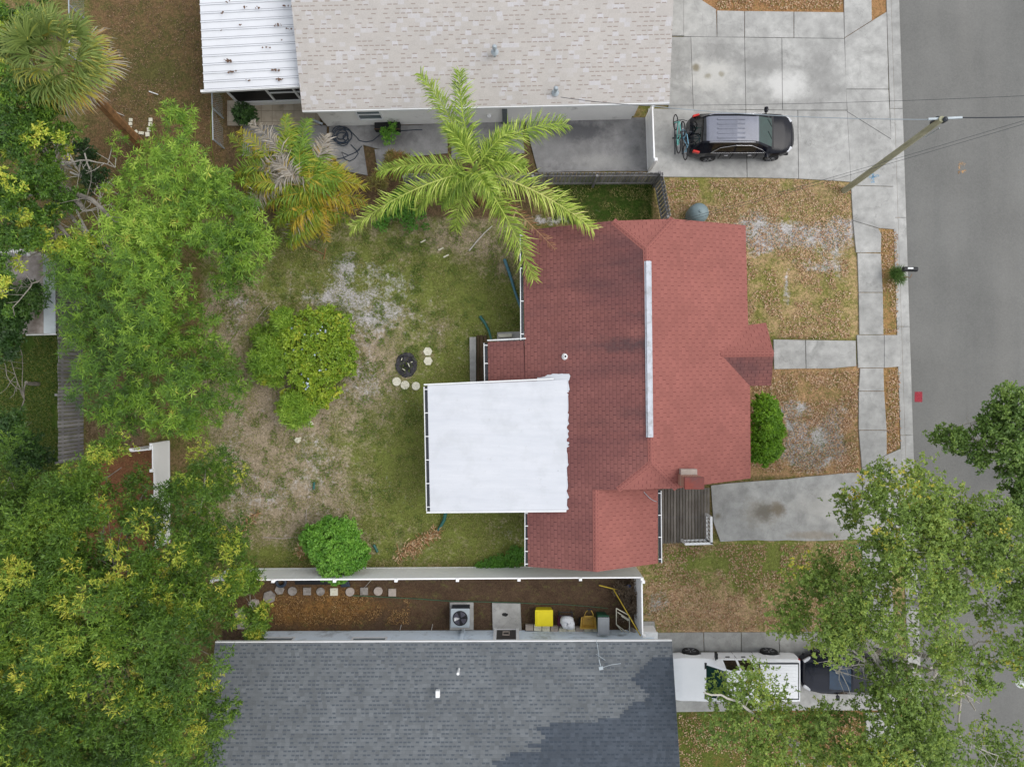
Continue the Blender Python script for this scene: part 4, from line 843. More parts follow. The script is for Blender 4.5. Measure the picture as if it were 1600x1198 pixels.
# ------------------------------------------------------------------ deck with railings
dk = thing('deck', 'small dark weathered plank deck beside the south wing', 'deck', P(1070, 806)); mb = MB(); n = 17
for i in range(n):
    x0 = 1029 + i * 4.75; x1 = x0 + 3.9; y1 = 849 - i * .12; tone = random.uniform(.15, .95); mb.prism([tuple(P(x0, 762, .35)[:2]), tuple(P(x1, 762, .35)[:2]), tuple(P(x1, y1, .35)[:2]), tuple(P(x0, y1, .35)[:2])], .31, .35, tone)
mb.build('planks', M['deck'], dk, world=True); mb = MB()
for y in (770, 808, 844): mb.bar(P(1030, y, .22) , P(1108, y, .22), .08, .16)
for x in (1034, 1104):
    for y in (770, 844): mb.box((*P(x, y, .1)[:2], .08), (.12, .12, .3))
mb.build('frame', M['deck'], dk, world=True)
def railing(parent, a, b, h=.85, z0=.35):
    mb = MB(); a = Vector((*a[:2], z0)); b = Vector((*b[:2], z0)); up = Vector((0, 0, 1))
    for p in (a, b): mb.box((p.x, p.y, z0 + h / 2), (.1, .1, h + .06))
    mb.bar(a + up * h, b + up * h, .1, .05); mb.bar(a + up * .12, b + up * .12, .05, .07); n = int((b - a).length / .16)
    for i in range(1, n): p = a + (b - a) * (i / n); mb.box((p.x, p.y, z0 + h / 2 + .04), (.04, .04, h - .15))
    mb.build('railing', M['white_trim'], parent, world=True)
railing(dk, P(1065, 843, .35), P(1103.5, 842, .35)); railing(dk, P(1103.5, 841, .35), P(1103, 803, .35))
# back steps beside the low extension
st = thing('back_steps', 'grey concrete ledge with a brown plank ramp beside the house gutter', 'steps', P(748, 565)); mb = MB(); mb.prism(pxy([(734, 527), (744, 527), (744, 612), (735, 612)]), 0, .22, .35); mb.build('ledge', M['concrete'], st, world=True)
mb = MB()
for i in range(3): mb.prism(pxy([(745 + i * 5.5, 524), (749.5 + i * 5.5, 524), (749.5 + i * 5.5, 612), (745 + i * 5.5, 612)]), .02, .12, random.random())
mb.build('planks', M['old_wood'], st, world=True)
st = thing('back_steps', 'small pale concrete step tucked in the roof corner', 'steps', P(800, 527)); mb = MB(); mb.prism(pxy([(777, 520), (826, 518), (826, 540), (777, 540)]), 0, .3, .55); mb.build('slab', M['concrete'], st, world=True)
mb = MB(); mb.prism(pxy([(778, 523), (800, 522), (800, 527), (780, 528)]), .3, .42, .9); mb.build('block', M['cream_stone'], st, world=True)

# ------------------------------------------------------------------ leaf engine
def quads(name, V, tone, m, parent=None, world=False, extra=None):
    """V: (n,4,3) array of quads, tone: (n,)"""
    V = np.asarray(V, np.float32).reshape(-1, 4, 3); n = len(V); tone = np.asarray(tone, np.float32)
    co = V.reshape(-1, 3).copy(); li = np.arange(n * 4, dtype=np.int32); ls = np.arange(0, n * 4, 4, dtype=np.int32)
    if world and parent is not None: co -= np.array(parent.location, np.float32)
    me = bpy.data.meshes.new(name); me.vertices.add(n * 4); me.vertices.foreach_set('co', co.ravel())
    me.loops.add(n * 4); me.loops.foreach_set('vertex_index', li); me.polygons.add(n); me.polygons.foreach_set('loop_start', ls); me.update(calc_edges=True)
    a = me.attributes.new('tone', 'FLOAT', 'FACE'); a.data.foreach_set('value', np.clip(tone, 0, 1)); me.materials.append(m)
    o = bpy.data.objects.new(name, me); COL.objects.link(o)
    if parent is not None: o.parent = parent
    return o
def norm(a): return a / np.maximum(np.linalg.norm(a, axis=-1, keepdims=True), 1e-9)
def leafquads(p, d, up, L, W):
    """rhombic leaves: base p, axis d, facing up"""
    s_ = norm(np.cross(d, up)); L = np.asarray(L)[:, None]; W = np.asarray(W)[:, None]
    n = np.cross(s_, d)
    return np.stack([p, p + d * L * .45 + s_ * W * .5 + n * W * .12, p + d * L, p + d * L * .45 - s_ * W * .5 + n * W * .12], 1)
def crown(lobes, nclump, nspr, per, L, W, rng, holes=(), rk=.86, zj=.5, cr=.36, lump=.32, updir=.7, tone=(.05, .6), newgrowth=.25, ngtone=(.7, .95), low=-.15, gap=.3, gapscale=.9, inner=.25, flat=.75, sprig=.07, fan=.75):
    """leafy crown: lobes hold leaf clumps, each clump is a ball of outward pointing sprigs of small leaves"""
    lobes = np.array(lobes, float); lobes[:, 3:5] *= rk; lobes[:, 5] = lobes[:, 5] * 1.15; lobes[:, 2] += rng.uniform(-zj, zj, len(lobes)); wts = lobes[:, 3] * lobes[:, 4]; wts = wts / wts.sum(); li = rng.choice(len(lobes), size=nclump, p=wts); lb = lobes[li]
    v = norm(rng.normal(size=(nclump, 3))); v[:, 2] = np.where(v[:, 2] < low, -v[:, 2], v[:, 2])
    rad = np.where(rng.random(nclump) < inner, rng.uniform(.2, .8, nclump), rng.uniform(.85, 1.0, nclump)); rad = rad * (1 + lump * 2 * (fbm(v[:, 0] * 1.8 + li * 3.7, v[:, 1] * 1.8 + li * 1.3, v[:, 2] * 1.8, 3) - .5))
    c = lb[:, :3] + v * lb[:, 3:6] * rad[:, None]; g = fbm(c[:, 0] * gapscale, c[:, 1] * gapscale, c[:, 2] * gapscale, 3); k = g > gap
    for hx, hy, hr in holes: k &= (c[:, 0] - hx) ** 2 + (c[:, 1] - hy) ** 2 > hr ** 2
    c, v, g, rad = c[k], v[k], g[k], rad[k]; n = len(c)
    crs = cr * rng.uniform(.55, 1.35, n)
    ng = rng.random(n) < newgrowth * np.clip((vnoise(c[:, 0] * .45 + 9, c[:, 1] * .45, c[:, 2] * .3) - .25) * 2.2, .15, 2)
    ct = tone[0] + (tone[1] - tone[0]) * (.5 * rng.random(n) + .5 * vnoise(c[:, 0] * .6, c[:, 1] * .6, c[:, 2] * .5))
    ct = np.where(ng & (rad > .8), rng.uniform(ngtone[0], ngtone[1], n), ct)
    m = n * nspr; d = norm(rng.normal(size=(m, 3))); d[:, 2] = np.where(d[:, 2] < -.35, -d[:, 2], d[:, 2]); cc = np.repeat(c, nspr, 0); rr = np.repeat(crs, nspr)
    sp = cc + d * (rr * rng.uniform(.45, 1.0, m))[:, None] * np.array([1, 1, flat])
    sd_ = norm(d + np.array([0, 0, updir]) * .5 + rng.normal(size=(m, 3)) * .25)
    M_ = m * per; j = np.tile(np.arange(per), m); p = np.repeat(sp, per, 0) + np.repeat(sd_, per, 0) * (j / per * sprig * 2)[:, None]
    dd = norm(np.repeat(sd_, per, 0) * (1 - fan) + norm(rng.normal(size=(M_, 3)) * np.array([1, 1, .55])) * fan)
    up = norm(np.array([0, 0, 1.0]) + rng.normal(size=(M_, 3)) * .4)
    Q = leafquads(p, dd, up, L * rng.uniform(.65, 1.3, M_), W * rng.uniform(.7, 1.3, M_)); T = np.repeat(np.repeat(ct, nspr), per) + rng.normal(size=M_) * .10
    return Q, T, c
def limb(mb, a, b, r0, r1, seed, wob=.25, n=9, sag=0.0):
    r = random.Random(seed); a, b = Vector(a), Vector(b); pts = []; L = (b - a).length; off = Vector((0, 0, 0))
    for i in range(n):
        t_ = i / (n - 1); off += Vector((r.gauss(0, 1), r.gauss(0, 1), r.gauss(0, .5))) * wob * L / n * .6
        pts.append(a + (b - a) * t_ + off * math.sin(math.pi * min(t_, .999)) + Vector((0, 0, sag * math.sin(math.pi * t_))))
    mb.tube(pts, [r0 + (r1 - r0) * i / (n - 1) for i in range(n)], 7)
    return pts
def twigs(mb, pts, n, r, L, seed, rad=.012):
    rr = random.Random(seed)
    for k in range(n):
        i = rr.randrange(2, len(pts)); p = pts[i]; d = Vector((rr.gauss(0, 1), rr.gauss(0, 1), rr.gauss(.3, .6))).normalized() * L * rr.uniform(.5, 1.2)
        mb.tube([p, p + d * .5 + Vector((rr.gauss(0, .1), rr.gauss(0, .1), rr.gauss(0, .1))), p + d], [rad * 1.3, rad, rad * .4], 5)
def lobe(px, py, z, r, rz=None, ry=None):
    c = P(px, py, z); return (c.x, c.y, c.z, r, ry or r, rz or r * .7)

L_feather = leafmat('feathery_leaf', [(0, lin(50, 78, 28)), (.35, lin(84, 118, 38)), (.6, lin(120, 152, 50)), (.8, lin(162, 180, 62)), (1, lin(206, 200, 78))])
L_bamboo = leafmat('bamboo_leaf', [(0, lin(54, 84, 26)), (.35, lin(90, 128, 36)), (.65, lin(136, 172, 52)), (.95, lin(180, 206, 84)), (1, lin(200, 190, 84))])
L_oak = leafmat('oak_leaf', trans=.3, stops=[(0, lin(88, 114, 54)), (.35, lin(122, 150, 68)), (.65, lin(154, 180, 84)), (.86, lin(180, 194, 86)), (1, lin(212, 198, 76))])
L_top = leafmat('bright_top_leaf', [(0, lin(46, 74, 28)), (.35, lin(78, 114, 38)), (.6, lin(122, 158, 52)), (.8, lin(182, 200, 70)), (1, lin(224, 220, 92))])
L_bush = leafmat('hibiscus_leaf', [(0, lin(82, 118, 32)), (.4, lin(124, 156, 42)), (.7, lin(160, 182, 54)), (1, lin(196, 194, 66))])
L_shrub = leafmat('shrub_leaf', [(0, lin(66, 110, 36)), (.4, lin(92, 144, 46)), (.7, lin(122, 174, 60)), (1, lin(150, 194, 84))])
L_hedge = leafmat('hedge_leaf', [(0, lin(76, 118, 22)), (.5, lin(112, 156, 30)), (1, lin(158, 192, 52))])
L_dark = leafmat('dark_leaf', [(0, lin(34, 58, 24)), (.5, lin(56, 88, 36)), (1, lin(96, 128, 52))])
L_palm = leafmat('green_palm_leaflet', [(0, lin(98, 128, 42)), (.35, lin(150, 178, 64)), (.7, lin(190, 208, 92)), (.9, lin(214, 222, 126)), (1, lin(222, 216, 140))])
L_areca = leafmat('areca_leaflet', [(0, lin(84, 124, 38)), (.3, lin(124, 156, 50)), (.5, lin(176, 172, 54)), (.7, lin(204, 166, 56)), (.8, lin(150, 138, 116)), (1, lin(182, 174, 162))], .15)
L_sabal = leafmat('fan_palm_leaflet', [(0, lin(66, 86, 34)), (.3, lin(102, 124, 56)), (.6, lin(140, 158, 84)), (.78, lin(178, 170, 62)), (.9, lin(176, 140, 70)), (1, lin(176, 168, 152))], .2)
L_dead = leafmat('dead_frond', [(0, lin(138, 92, 58)), (.5, lin(186, 146, 104)), (1, lin(226, 204, 168))], .1)
L_grass = leafmat('grass_blade', [(0, lin(104, 116, 54)), (.4, lin(144, 150, 76)), (.7, lin(182, 166, 116)), (1, lin(212, 190, 146))], .15)

def tree(name, label, cat, base, lobes, leaf, bark, nclump, nspr, per, L, W, seed, limbs=None, group=None, r0=.28, bare=None, **kw):
    rng = np.random.default_rng(seed); o = thing(name, label, cat, (base[0], base[1], 0), group=group)
    Q, T, c = crown(lobes, nclump, nspr, per, L, W, rng, **kw); quads('crown', Q, T, leaf, o, world=True)
    mb = MB(); zmin = min(l[2] for l in lobes); fork = Vector((base[0] * .9 + sum(l[0] for l in lobes) / len(lobes) * .1, base[1] * .9 + sum(l[1] for l in lobes) / len(lobes) * .1, zmin * .45))
    limb(mb, (base[0], base[1], -.1), fork, r0, r0 * .75, seed, .06, 6)
    order = list(range(len(lobes))); rs_ = random.Random(seed); rs_.shuffle(order); order.sort(key=lambda i: (lobes[i][0] - fork.x) ** 2 + (lobes[i][1] - fork.y) ** 2 > (5.0 if len(lobes) > 20 else 99) ** 2); ns_ = max(1, min(7, len(lobes) // 3)); paths = []
    for i in order[:ns_]:
        l = lobes[i]; paths.append(limb(mb, fork, (l[0], l[1], l[2] - .1 * l[5]), r0 * .32, r0 * .1, seed + i, .35, 12, sag=.3))
    for i in order[ns_:]:
        l = lobes[i]
        if bare is not None and l[0] < bare and l[1] < -11.0: continue      # the traced limbs carry these
        e = Vector((l[0], l[1], l[2])); p0 = min((p for q_ in paths for p in q_[3:]), key=lambda p: (p - e).length)
        pts = limb(mb, p0, e, r0 * .16, .015, seed + i, .4, 10); twigs(mb, pts, 8, .01, l[3] * .8, seed + i * 7, .011)
    for pl in (limbs or []):
        pts = [P(*q[:3]) for q in pl]; rs = [q[3] * 1.5 for q in pl]
        # smooth and roughen the traced limb
        out, ro = [], []
        for i in range(len(pts) - 1):
            for k in range(4):
                t_ = k / 4; out.append(pts[i].lerp(pts[i + 1], t_) + Vector((random.gauss(0, .025), random.gauss(0, .025), random.gauss(0, .03)))); ro.append(rs[i] + (rs[i + 1] - rs[i]) * t_)
        out.append(pts[-1]); ro.append(rs[-1]); mb.tube(out, ro, 7); twigs(mb, out, 9, .01, 1.0, int(pl[0][0]), .014)
    mb.build('trunk', bark, o, world=True, smooth=True)
    return o

# ------------------------------------------------------------------ trees
# feathery tree filling the lower left
b = P(190, 990)
tree('tree', 'huge feathery green tree with yellow tips filling the lower left', 'tree', (b.x, b.y),
     [lobe(60, 800, 6.6, 2.6), lobe(165, 790, 6.0, 2.2), lobe(280, 800, 5.0, 1.9), lobe(320, 740, 4.2, 1.2), lobe(345, 830, 4.0, 1.4), lobe(60, 900, 7.5, 2.8), lobe(180, 880, 7.5, 2.6), lobe(290, 900, 6.4, 2.3), lobe(345, 930, 5.0, 1.3),
      lobe(50, 1010, 8.4, 2.8), lobe(160, 990, 9.0, 2.8), lobe(270, 1000, 8.0, 2.2), lobe(60, 1120, 8.6, 2.9), lobe(175, 1100, 8.6, 2.6), lobe(265, 1100, 7.4, 1.8), lobe(340, 1100, 6.0, .95), lobe(50, 1220, 7.5, 2.9), lobe(150, 1190, 7.0, 1.9), lobe(-40, 1050, 7.5, 2.8), lobe(-40, 880, 7, 2.6),
      lobe(300, 1180, 5.0, 1.1), lobe(190, 730, 5.0, 1.3), lobe(120, 735, 4.2, 1.0), lobe(225, 770, 4.6, 1.1), lobe(15, 745, 5.6, 1.6)], L_feather, M['bark'], 2450, 25, 8, .14, .033, 21, r0=.4, inner=.12, cr=.37, newgrowth=.22, tone=(.0, .66), fan=.6, sprig=.10, gap=.36, gapscale=1.0, zj=1.0, lump=.45,
     holes=[(*P(x, y, 5)[:2], r_) for x, y, r_ in ((248, 715, .95), (252, 760, .62), (226, 745, .6), (252, 795, .4), (255, 832, .55), (108, 715, 1.1), (112, 745, .6), (150, 712, .5), (208, 720, .5), (355, 800, .6), (372, 760, .6))])
b = P(405, 965)
tree('young_tree', 'small yellow green sapling growing over the hexagonal stepping stones', 'tree', (b.x, b.y), [lobe(405, 962, 2.4, .55), lobe(396, 985, 2.2, .45), lobe(378, 905, 3.2, .6)], L_feather, M['bark'], 60, 22, 8, .15, .036, 22, r0=.04, cr=.26, tone=(.2, .7), fan=.6, gap=.1)
# upper-left bright tree
b = P(40, 330)
tree('tree', 'bright yellow green tree at the upper left edge below the fan palm', 'tree', (b.x, b.y),
     [lobe(15, 75, 7, 1.4), lobe(20, 15, 7.2, 1.3), lobe(25, 125, 7, 1.6), lobe(40, 200, 6.5, 1.6), lobe(80, 195, 6.2, .8), lobe(100, 210, 6, .5), lobe(30, 270, 6.5, 1.7), lobe(85, 255, 5.6, .8), lobe(105, 262, 5.5, .5), lobe(120, 310, 5, .5), lobe(60, 330, 5.6, 1.5), lobe(110, 300, 5, .6),
      lobe(85, 350, 5, .9), lobe(105, 395, 4.6, .7), lobe(10, 430, 6, .9), lobe(20, 480, 6, .8), lobe(35, 380, 5.6, .9), lobe(155, 380, 4.4, .6), lobe(-40, 200, 6, 2.2), lobe(-50, 400, 5, 2)], L_top, M['bark'], 600, 24, 7, .14, .05, 31,
     limbs=[[(60, 275, 4.2, .16), (85, 290, 4.6, .15), (108, 300, 5.0, .12), (130, 325, 5.2, .05)], [(108, 300, 5, .08), (145, 312, 5.4, .06), (170, 338, 5.6, .045)], [(90, 350, 4.6, .05), (120, 385, 4.6, .05), (160, 410, 4.5, .03)], [(62, 225, 5.6, .05), (75, 245, 5.4, .045), (85, 262, 5.2, .04)],
            [(20, 340, 5.5, .06), (40, 352, 5.3, .05), (60, 372, 5, .03)], [(92, 310, 4.6, .04), (125, 355, 4.4, .03), (150, 395, 4.2, .02)]], r0=.25, cr=.28, holes=[(*P(x, y, 5)[:2], r_) for x, y, r_ in ((125, 262, .5), (140, 330, .7), (110, 355, .4), (70, 420, .6), (75, 470, .7), (50, 540, .9))], newgrowth=.42, tone=(.05, .6), gap=.36, gapscale=.8)
b = P(60, 600)
tree('tree', 'dark green leafy tree in the grass left of the board fence', 'tree', (b.x, b.y), [lobe(10, 525, 3.6, 1.0), lobe(50, 470, 3.2, .8), lobe(30, 665, 2.2, .9), lobe(45, 710, 2.2, .9), lobe(0, 490, 3.4, 1.1)], L_dark, M['bark'], 200, 16, 7, .15, .06, 33, cr=.3, r0=.10, newgrowth=0, tone=(0, 1))
b = P(150, 275)
tree('dead_shrub', 'tangle of dark leaves and bare pale twigs below the fan palm trunk', 'shrub', (b.x, b.y), [lobe(140, 260, 2.0, .7), lobe(165, 285, 1.8, .6), lobe(130, 235, 1.6, .5)], L_dark, M['pale_bark'], 30, 14, 6, .14, .06, 34, r0=.05, cr=.25, newgrowth=0, tone=(0, .8),
     limbs=[[(110, 270, 1.6, .03), (150, 280, 2.2, .02), (178, 300, 2.2, .01)], [(100, 300, 2.2, .03), (130, 330, 2.4, .02), (172, 320, 2.2, .01)], [(118, 330, 2, .03), (150, 390, 2.2, .03), (190, 400, 2, .01)], [(90, 260, 2.4, .02), (140, 250, 2.6, .02), (180, 262, 2.4, .01)],
            [(130, 240, 2.4, .02), (155, 300, 2.4, .02), (160, 340, 2, .01)], [(95, 215, 3.0, .03), (108, 245, 2.6, .03), (128, 275, 2, .02)], [(115, 345, 2.4, .04), (165, 385, 2.4, .03), (205, 415, 2, .02)], [(122, 355, 2.4, .03), (175, 395, 2.4, .02), (200, 420, 2, .01)]])
# bamboo clump: a body of many arching stems
def bamboo():
    rng = np.random.default_rng(41); base = P(300, 420); o = thing('bamboo_clump', 'large bright green bamboo clump spreading over the upper left yard', 'bamboo', (base.x, base.y, 0))
    lobes = [lobe(300, 215, 3.6, .9), lobe(318, 190, 3.6, .45), lobe(265, 255, 3.8, 1.2), lobe(215, 265, 3.6, .9), lobe(310, 290, 4.2, 1.5), lobe(235, 320, 4.4, 1.7), lobe(350, 340, 4.0, 1.6), lobe(390, 390, 3.4, 1.2), lobe(290, 390, 4.6, 1.8), lobe(200, 400, 4.2, 1.8),
             lobe(160, 450, 3.8, 1.7), lobe(240, 470, 4.4, 1.8), lobe(120, 410, 3.6, 1.0), lobe(165, 530, 3.6, 1.5), lobe(240, 550, 3.6, 1.6), lobe(200, 600, 3.4, 1.5), lobe(290, 620, 3.2, 1.5), lobe(345, 610, 3.0, 1.1), lobe(225, 640, 3.0, .8), lobe(310, 665, 2.8, .6), lobe(285, 500, 3.4, 1.2), lobe(368, 440, 3.0, .7), lobe(335, 560, 2.6, .8)]
    lobes = [(l[0], l[1], l[2] + rng.uniform(-.7, .7), l[3] * .92, l[4] * .92, l[5] * 1.3) for l in lobes]
    L = np.array(lobes); n = 560; wts = L[:, 3] ** 2; li = rng.choice(len(L), n, p=wts / wts.sum()); lb = L[li]
    v = norm(rng.normal(size=(n, 3))); v[:, 2] = np.abs(v[:, 2]); rad = np.where(rng.random(n) < .2, .5, rng.uniform(.85, 1.05, n)); c = lb[:, :3] + v * lb[:, 3:6] * rad[:, None]; g = fbm(c[:, 0] * .8, c[:, 1] * .8, c[:, 2] * .6, 3); k = g > .36; c = c[k]; n = len(c)
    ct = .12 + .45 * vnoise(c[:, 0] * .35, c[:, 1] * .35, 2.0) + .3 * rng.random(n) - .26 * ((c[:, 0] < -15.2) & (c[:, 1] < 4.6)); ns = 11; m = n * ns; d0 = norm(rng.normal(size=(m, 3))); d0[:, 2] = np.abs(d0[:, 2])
    sp = np.repeat(c, ns, 0) + d0 * (rng.uniform(.25, .6, m) * np.repeat(rng.uniform(.6, 1.25, n), ns))[:, None] * np.array([1, 1, .75]); st = np.repeat(ct, ns) + rng.normal(size=m) * .14; per = 11; M_ = m * per
    ang = np.tile(np.arange(per) * 2 * np.pi / per, m) + np.repeat(rng.random(m) * 6.28, per) + rng.normal(size=M_) * .22
    d = norm(np.stack([np.cos(ang), np.sin(ang), rng.uniform(-.65, .45, M_)], 1) + np.repeat(d0, per, 0) * np.array([.45, .45, .0]))
    p = np.repeat(sp, per, 0) + rng.normal(size=(M_, 3)) * .02
    Q = leafquads(p, d, norm(np.array([0, 0, 1.0]) + rng.normal(size=(M_, 3)) * .3), rng.uniform(.16, .30, M_), rng.uniform(.026, .04, M_)); T = np.repeat(st, per) + rng.normal(size=M_) * .07
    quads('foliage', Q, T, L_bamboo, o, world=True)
    mb = MB()
    for i, l in enumerate(lobes):
        for k in range(3):
            a = Vector((base.x + (l[0] - base.x) * .55 + random.gauss(0, .4), base.y + (l[1] - base.y) * .55 + random.gauss(0, .4), 0)); e = Vector((l[0] + random.gauss(0, .4), l[1] + random.gauss(0, .4), l[2] + .2))
            limb(mb, a, e, .025, .008, i * 5 + k, .08, 8, sag=.6)
    mb.build('stems', mat('bamboo_cane', lin(132, 146, 62), .5, .2, 5), o, world=True, smooth=True)
bamboo()
# street oak, lower right
b = P(1440, 940)
oak = tree('tree', 'sprawling olive green oak with pale twisted limbs over the street corner', 'tree', (b.x, b.y),
     [lobe(1345, 770, 6.2, .8), lobe(1325, 795, 5.8, .5), lobe(1380, 745, 6.2, .55), lobe(1440, 745, 6.6, .8), lobe(1400, 800, 7, 1.4), lobe(1460, 800, 7.2, 1.3), lobe(1520, 810, 7, .95), lobe(1545, 835, 7, 1.0), lobe(1430, 870, 7.8, 1.7), lobe(1510, 880, 7.8, 1.6), lobe(1575, 900, 7.6, 1.5),
      lobe(1350, 860, 6.8, 1.0), lobe(1270, 900, 6, 1.1), lobe(1320, 925, 6.6, 1.2), lobe(1235, 950, 5.6, .9), lobe(1290, 980, 6, 1.1), lobe(1400, 950, 7.8, 1.5), lobe(1480, 960, 8.2, 1.7), lobe(1565, 970, 8, 1.7), lobe(1500, 1040, 8, 1.0), lobe(1330, 1040, 6.4, .6), lobe(1400, 1070, 7.4, 1.0), lobe(1460, 1060, 7.6, 1.0),
      lobe(1150, 1090, 5.4, .9), lobe(1200, 1075, 5.6, .8), lobe(1170, 1075, 5.9, .8), lobe(1385, 1055, 6.8, .8), lobe(1370, 1085, 6.6, .8), lobe(1290, 1115, 5.8, .8), lobe(1180, 1130, 5.6, 1.2), lobe(1120, 1130, 5.2, .55), lobe(1250, 1150, 6, 1.2), lobe(1310, 1140, 6.4, 1.1), lobe(1380, 1120, 7, 1.3), lobe(1440, 1130, 7, 1.2), lobe(1210, 1190, 6, 1.2), lobe(1330, 1190, 6.6, 1.4), lobe(1420, 1190, 7, 1.4), lobe(1500, 1150, 7, 1.1), lobe(1560, 1180, 7, 1.2), lobe(1525, 1110, 6.6, .5), lobe(1620, 1000, 7, 1.5)], L_oak, M['pale_bark'], 1850, 13, 7, .105, .056, 51,
     limbs=[[(1400, 1010, 4.5, .13), (1370, 1025, 5.2, .1), (1355, 1015, 5.6, .08), (1342, 1005, 6, .05), (1336, 975, 6.2, .03)], [(1400, 1012, 4.5, .13), (1408, 1030, 5.4, .1), (1416, 1012, 5.8, .08), (1430, 1018, 6.2, .06), (1450, 1027, 6.6, .05), (1456, 1012, 6.8, .03)], [(1405, 1042, 5.6, .07), (1425, 1038, 6, .06), (1445, 1045, 6.4, .05), (1462, 1048, 6.8, .03)],
            [(1378, 1014, 6.2, .03), (1400, 1014, 6, .05), (1415, 1030, 5.6, .06)], [(1356, 972, 6.6, .03), (1372, 980, 6.4, .05), (1390, 995, 6, .05), (1400, 1010, 5, .06)], [(1290, 998, 6, .03), (1310, 1005, 6, .04), (1345, 1018, 5.8, .05)], [(1390, 960, 6.6, .04), (1398, 975, 6.2, .04), (1400, 1005, 5, .05)],
            [(1205, 1120, 5.4, .03), (1216, 1150, 5, .04), (1245, 1160, 4.6, .06), (1255, 1200, 4, .08)], [(1268, 1180, 5.8, .03), (1290, 1192, 5.4, .05), (1320, 1215, 5, .06)], [(1100, 1080, 6, .02), (1150, 1095, 6, .03), (1200, 1130, 5.5, .04), (1240, 1165, 5, .06)], [(1475, 1085, 6.8, .02), (1490, 1085, 6.4, .03), (1500, 1075, 6, .02)],
            [(1302, 1045, 6, .018), (1308, 1052, 6.2, .018), (1316, 1043, 6.2, .015)]], r0=.3, bare=P(1350, 1000, 6).x, cr=.45, rk=.92, gap=.39, gapscale=1.0, zj=.6, lump=.45, holes=[(*P(x, y, 6)[:2], r_) for x, y, r_ in ((1402, 1018, .42), (1438, 1030, .42), (1352, 1005, .35), (1292, 1054, 1.2), (1075, 1060, 1.3), (1125, 1040, .6), (1230, 1035, .5), (1372, 940, .45), (1540, 1080, .9), (1500, 1090, .6))], newgrowth=.10, ngtone=(.75, 1), tone=(.1, .85))
b = P(1590, 740)
tree('tree', 'glossy green oak branch crown reaching in from the right edge above the road', 'tree', (b.x, b.y), [lobe(1575, 640, 6.5, 1.0), lobe(1535, 655, 6.2, .7), lobe(1490, 690, 6, .55), lobe(1480, 680, 6, .4), lobe(1520, 705, 6.2, .6), lobe(1560, 690, 6.4, 1.0), lobe(1590, 720, 6.4, 1.1), lobe(1560, 720, 6.2, .6), lobe(1590, 770, 6.2, .7), lobe(1580, 800, 6, .6), lobe(1640, 700, 6.5, 1.8)],
     leafmat('glossy_oak_leaf', [(0, lin(74, 104, 52)), (.5, lin(110, 142, 66)), (1, lin(150, 176, 84))], .25, .4), M['pale_bark'], 330, 12, 7, .125, .07, 52, limbs=[[(1508, 680, 5.8, .03), (1530, 690, 5.8, .04), (1560, 700, 5.6, .05), (1600, 720, 5, .08)], [(1512, 690, 5.8, .02), (1545, 692, 5.6, .03), (1600, 715, 5, .05)]], r0=.2, cr=.32, gap=.38, gapscale=1.0, newgrowth=0, tone=(.1, .9))

# ------------------------------------------------------------------ bushes
def bush(name, label, base, lobes, leaf, n, per, L, W, seed, gap=0, gapscale=0, spread=.1, lump=.15, tonebase=(.1, .8), tip=0, low=-.15, cr=.2, nspr=14):
    rng = np.random.default_rng(seed); o = thing(name, label, 'bush', (P(*base).x, P(*base).y, 0)); Q, T, c = crown(lobes, max(6, n // nspr), nspr, per, L, W, rng, cr=min(cr, spread * 2), lump=lump, tone=tonebase, newgrowth=tip * .3, low=low, gap=.1, sprig=.04, rk=1.0, zj=.08); quads('foliage', Q, T, leaf, o, world=True)
    mb = MB()
    for i, l in enumerate(lobes): limb(mb, (P(*base).x, P(*base).y, 0), (l[0], l[1], l[2]), .035, .01, seed + i, .2, 6)
    mb.build('stems', M['bark'], o, world=True); return o
pb = bush('flowering_bush', 'broad yellow green bush dotted with pale blue flowers in the back yard', (495, 560), [lobe(500, 520, 1.0, 1.1), lobe(470, 540, 1.0, .9), lobe(525, 555, 1.0, .9), lobe(480, 580, .9, .8), lobe(505, 600, .8, .8), lobe(440, 545, .7, .8), lobe(425, 570, .6, .55), lobe(415, 580, .5, .4), lobe(460, 630, .6, .65), lobe(490, 620, .6, .7), lobe(445, 505, .7, .5), lobe(530, 510, .8, .6), lobe(540, 575, .7, .4)],
          L_bush, 6400, 8, .11, .065, 61, nspr=10, cr=.22, gap=.33, gapscale=2.2, spread=.13, lump=.25, tonebase=(.1, .75), tip=.6, low=-.1)
rng = np.random.default_rng(5); nf = 60; fxs = np.array([[P(x, y).x, P(x, y).y] for x, y in ((515, 520), (500, 527), (470, 548), (480, 552), (512, 550), (517, 575), (520, 560), (485, 590), (495, 600), (478, 520))])
ci = rng.integers(0, len(fxs), nf); pts = np.concatenate([fxs[ci] + rng.normal(size=(nf, 2)) * .13, rng.uniform(1.45, 1.7, (nf, 1))], 1); pts = pts * np.array([1, 1, 1])
d = norm(rng.normal(size=(nf, 3)) * np.array([1, 1, .3])); quads('flowers', leafquads(pts, d, norm(np.array([0, 0, 1.]) + rng.normal(size=(nf, 3)) * .3), np.full(nf, .11), np.full(nf, .09)), rng.random(nf), leafmat('pale_blue_petal', [(0, lin(170, 190, 206)), (1, lin(206, 218, 228))]), pb, world=True)
rng = np.random.default_rng(66)
Q1, T1, _ = crown([lobe(425, 560, .7, .9), lobe(445, 510, .8, .7), lobe(410, 530, .5, .6), lobe(465, 640, .8, .8), lobe(430, 590, .5, .4)], 110, 14, 9, .22, .03, rng, cr=.22, tone=(.3, .8), newgrowth=0); fg = quads('foliage', Q1, T1, L_bamboo, pb, world=True); fg['label'] = 'narrow leaved weeds mixed into the left side'
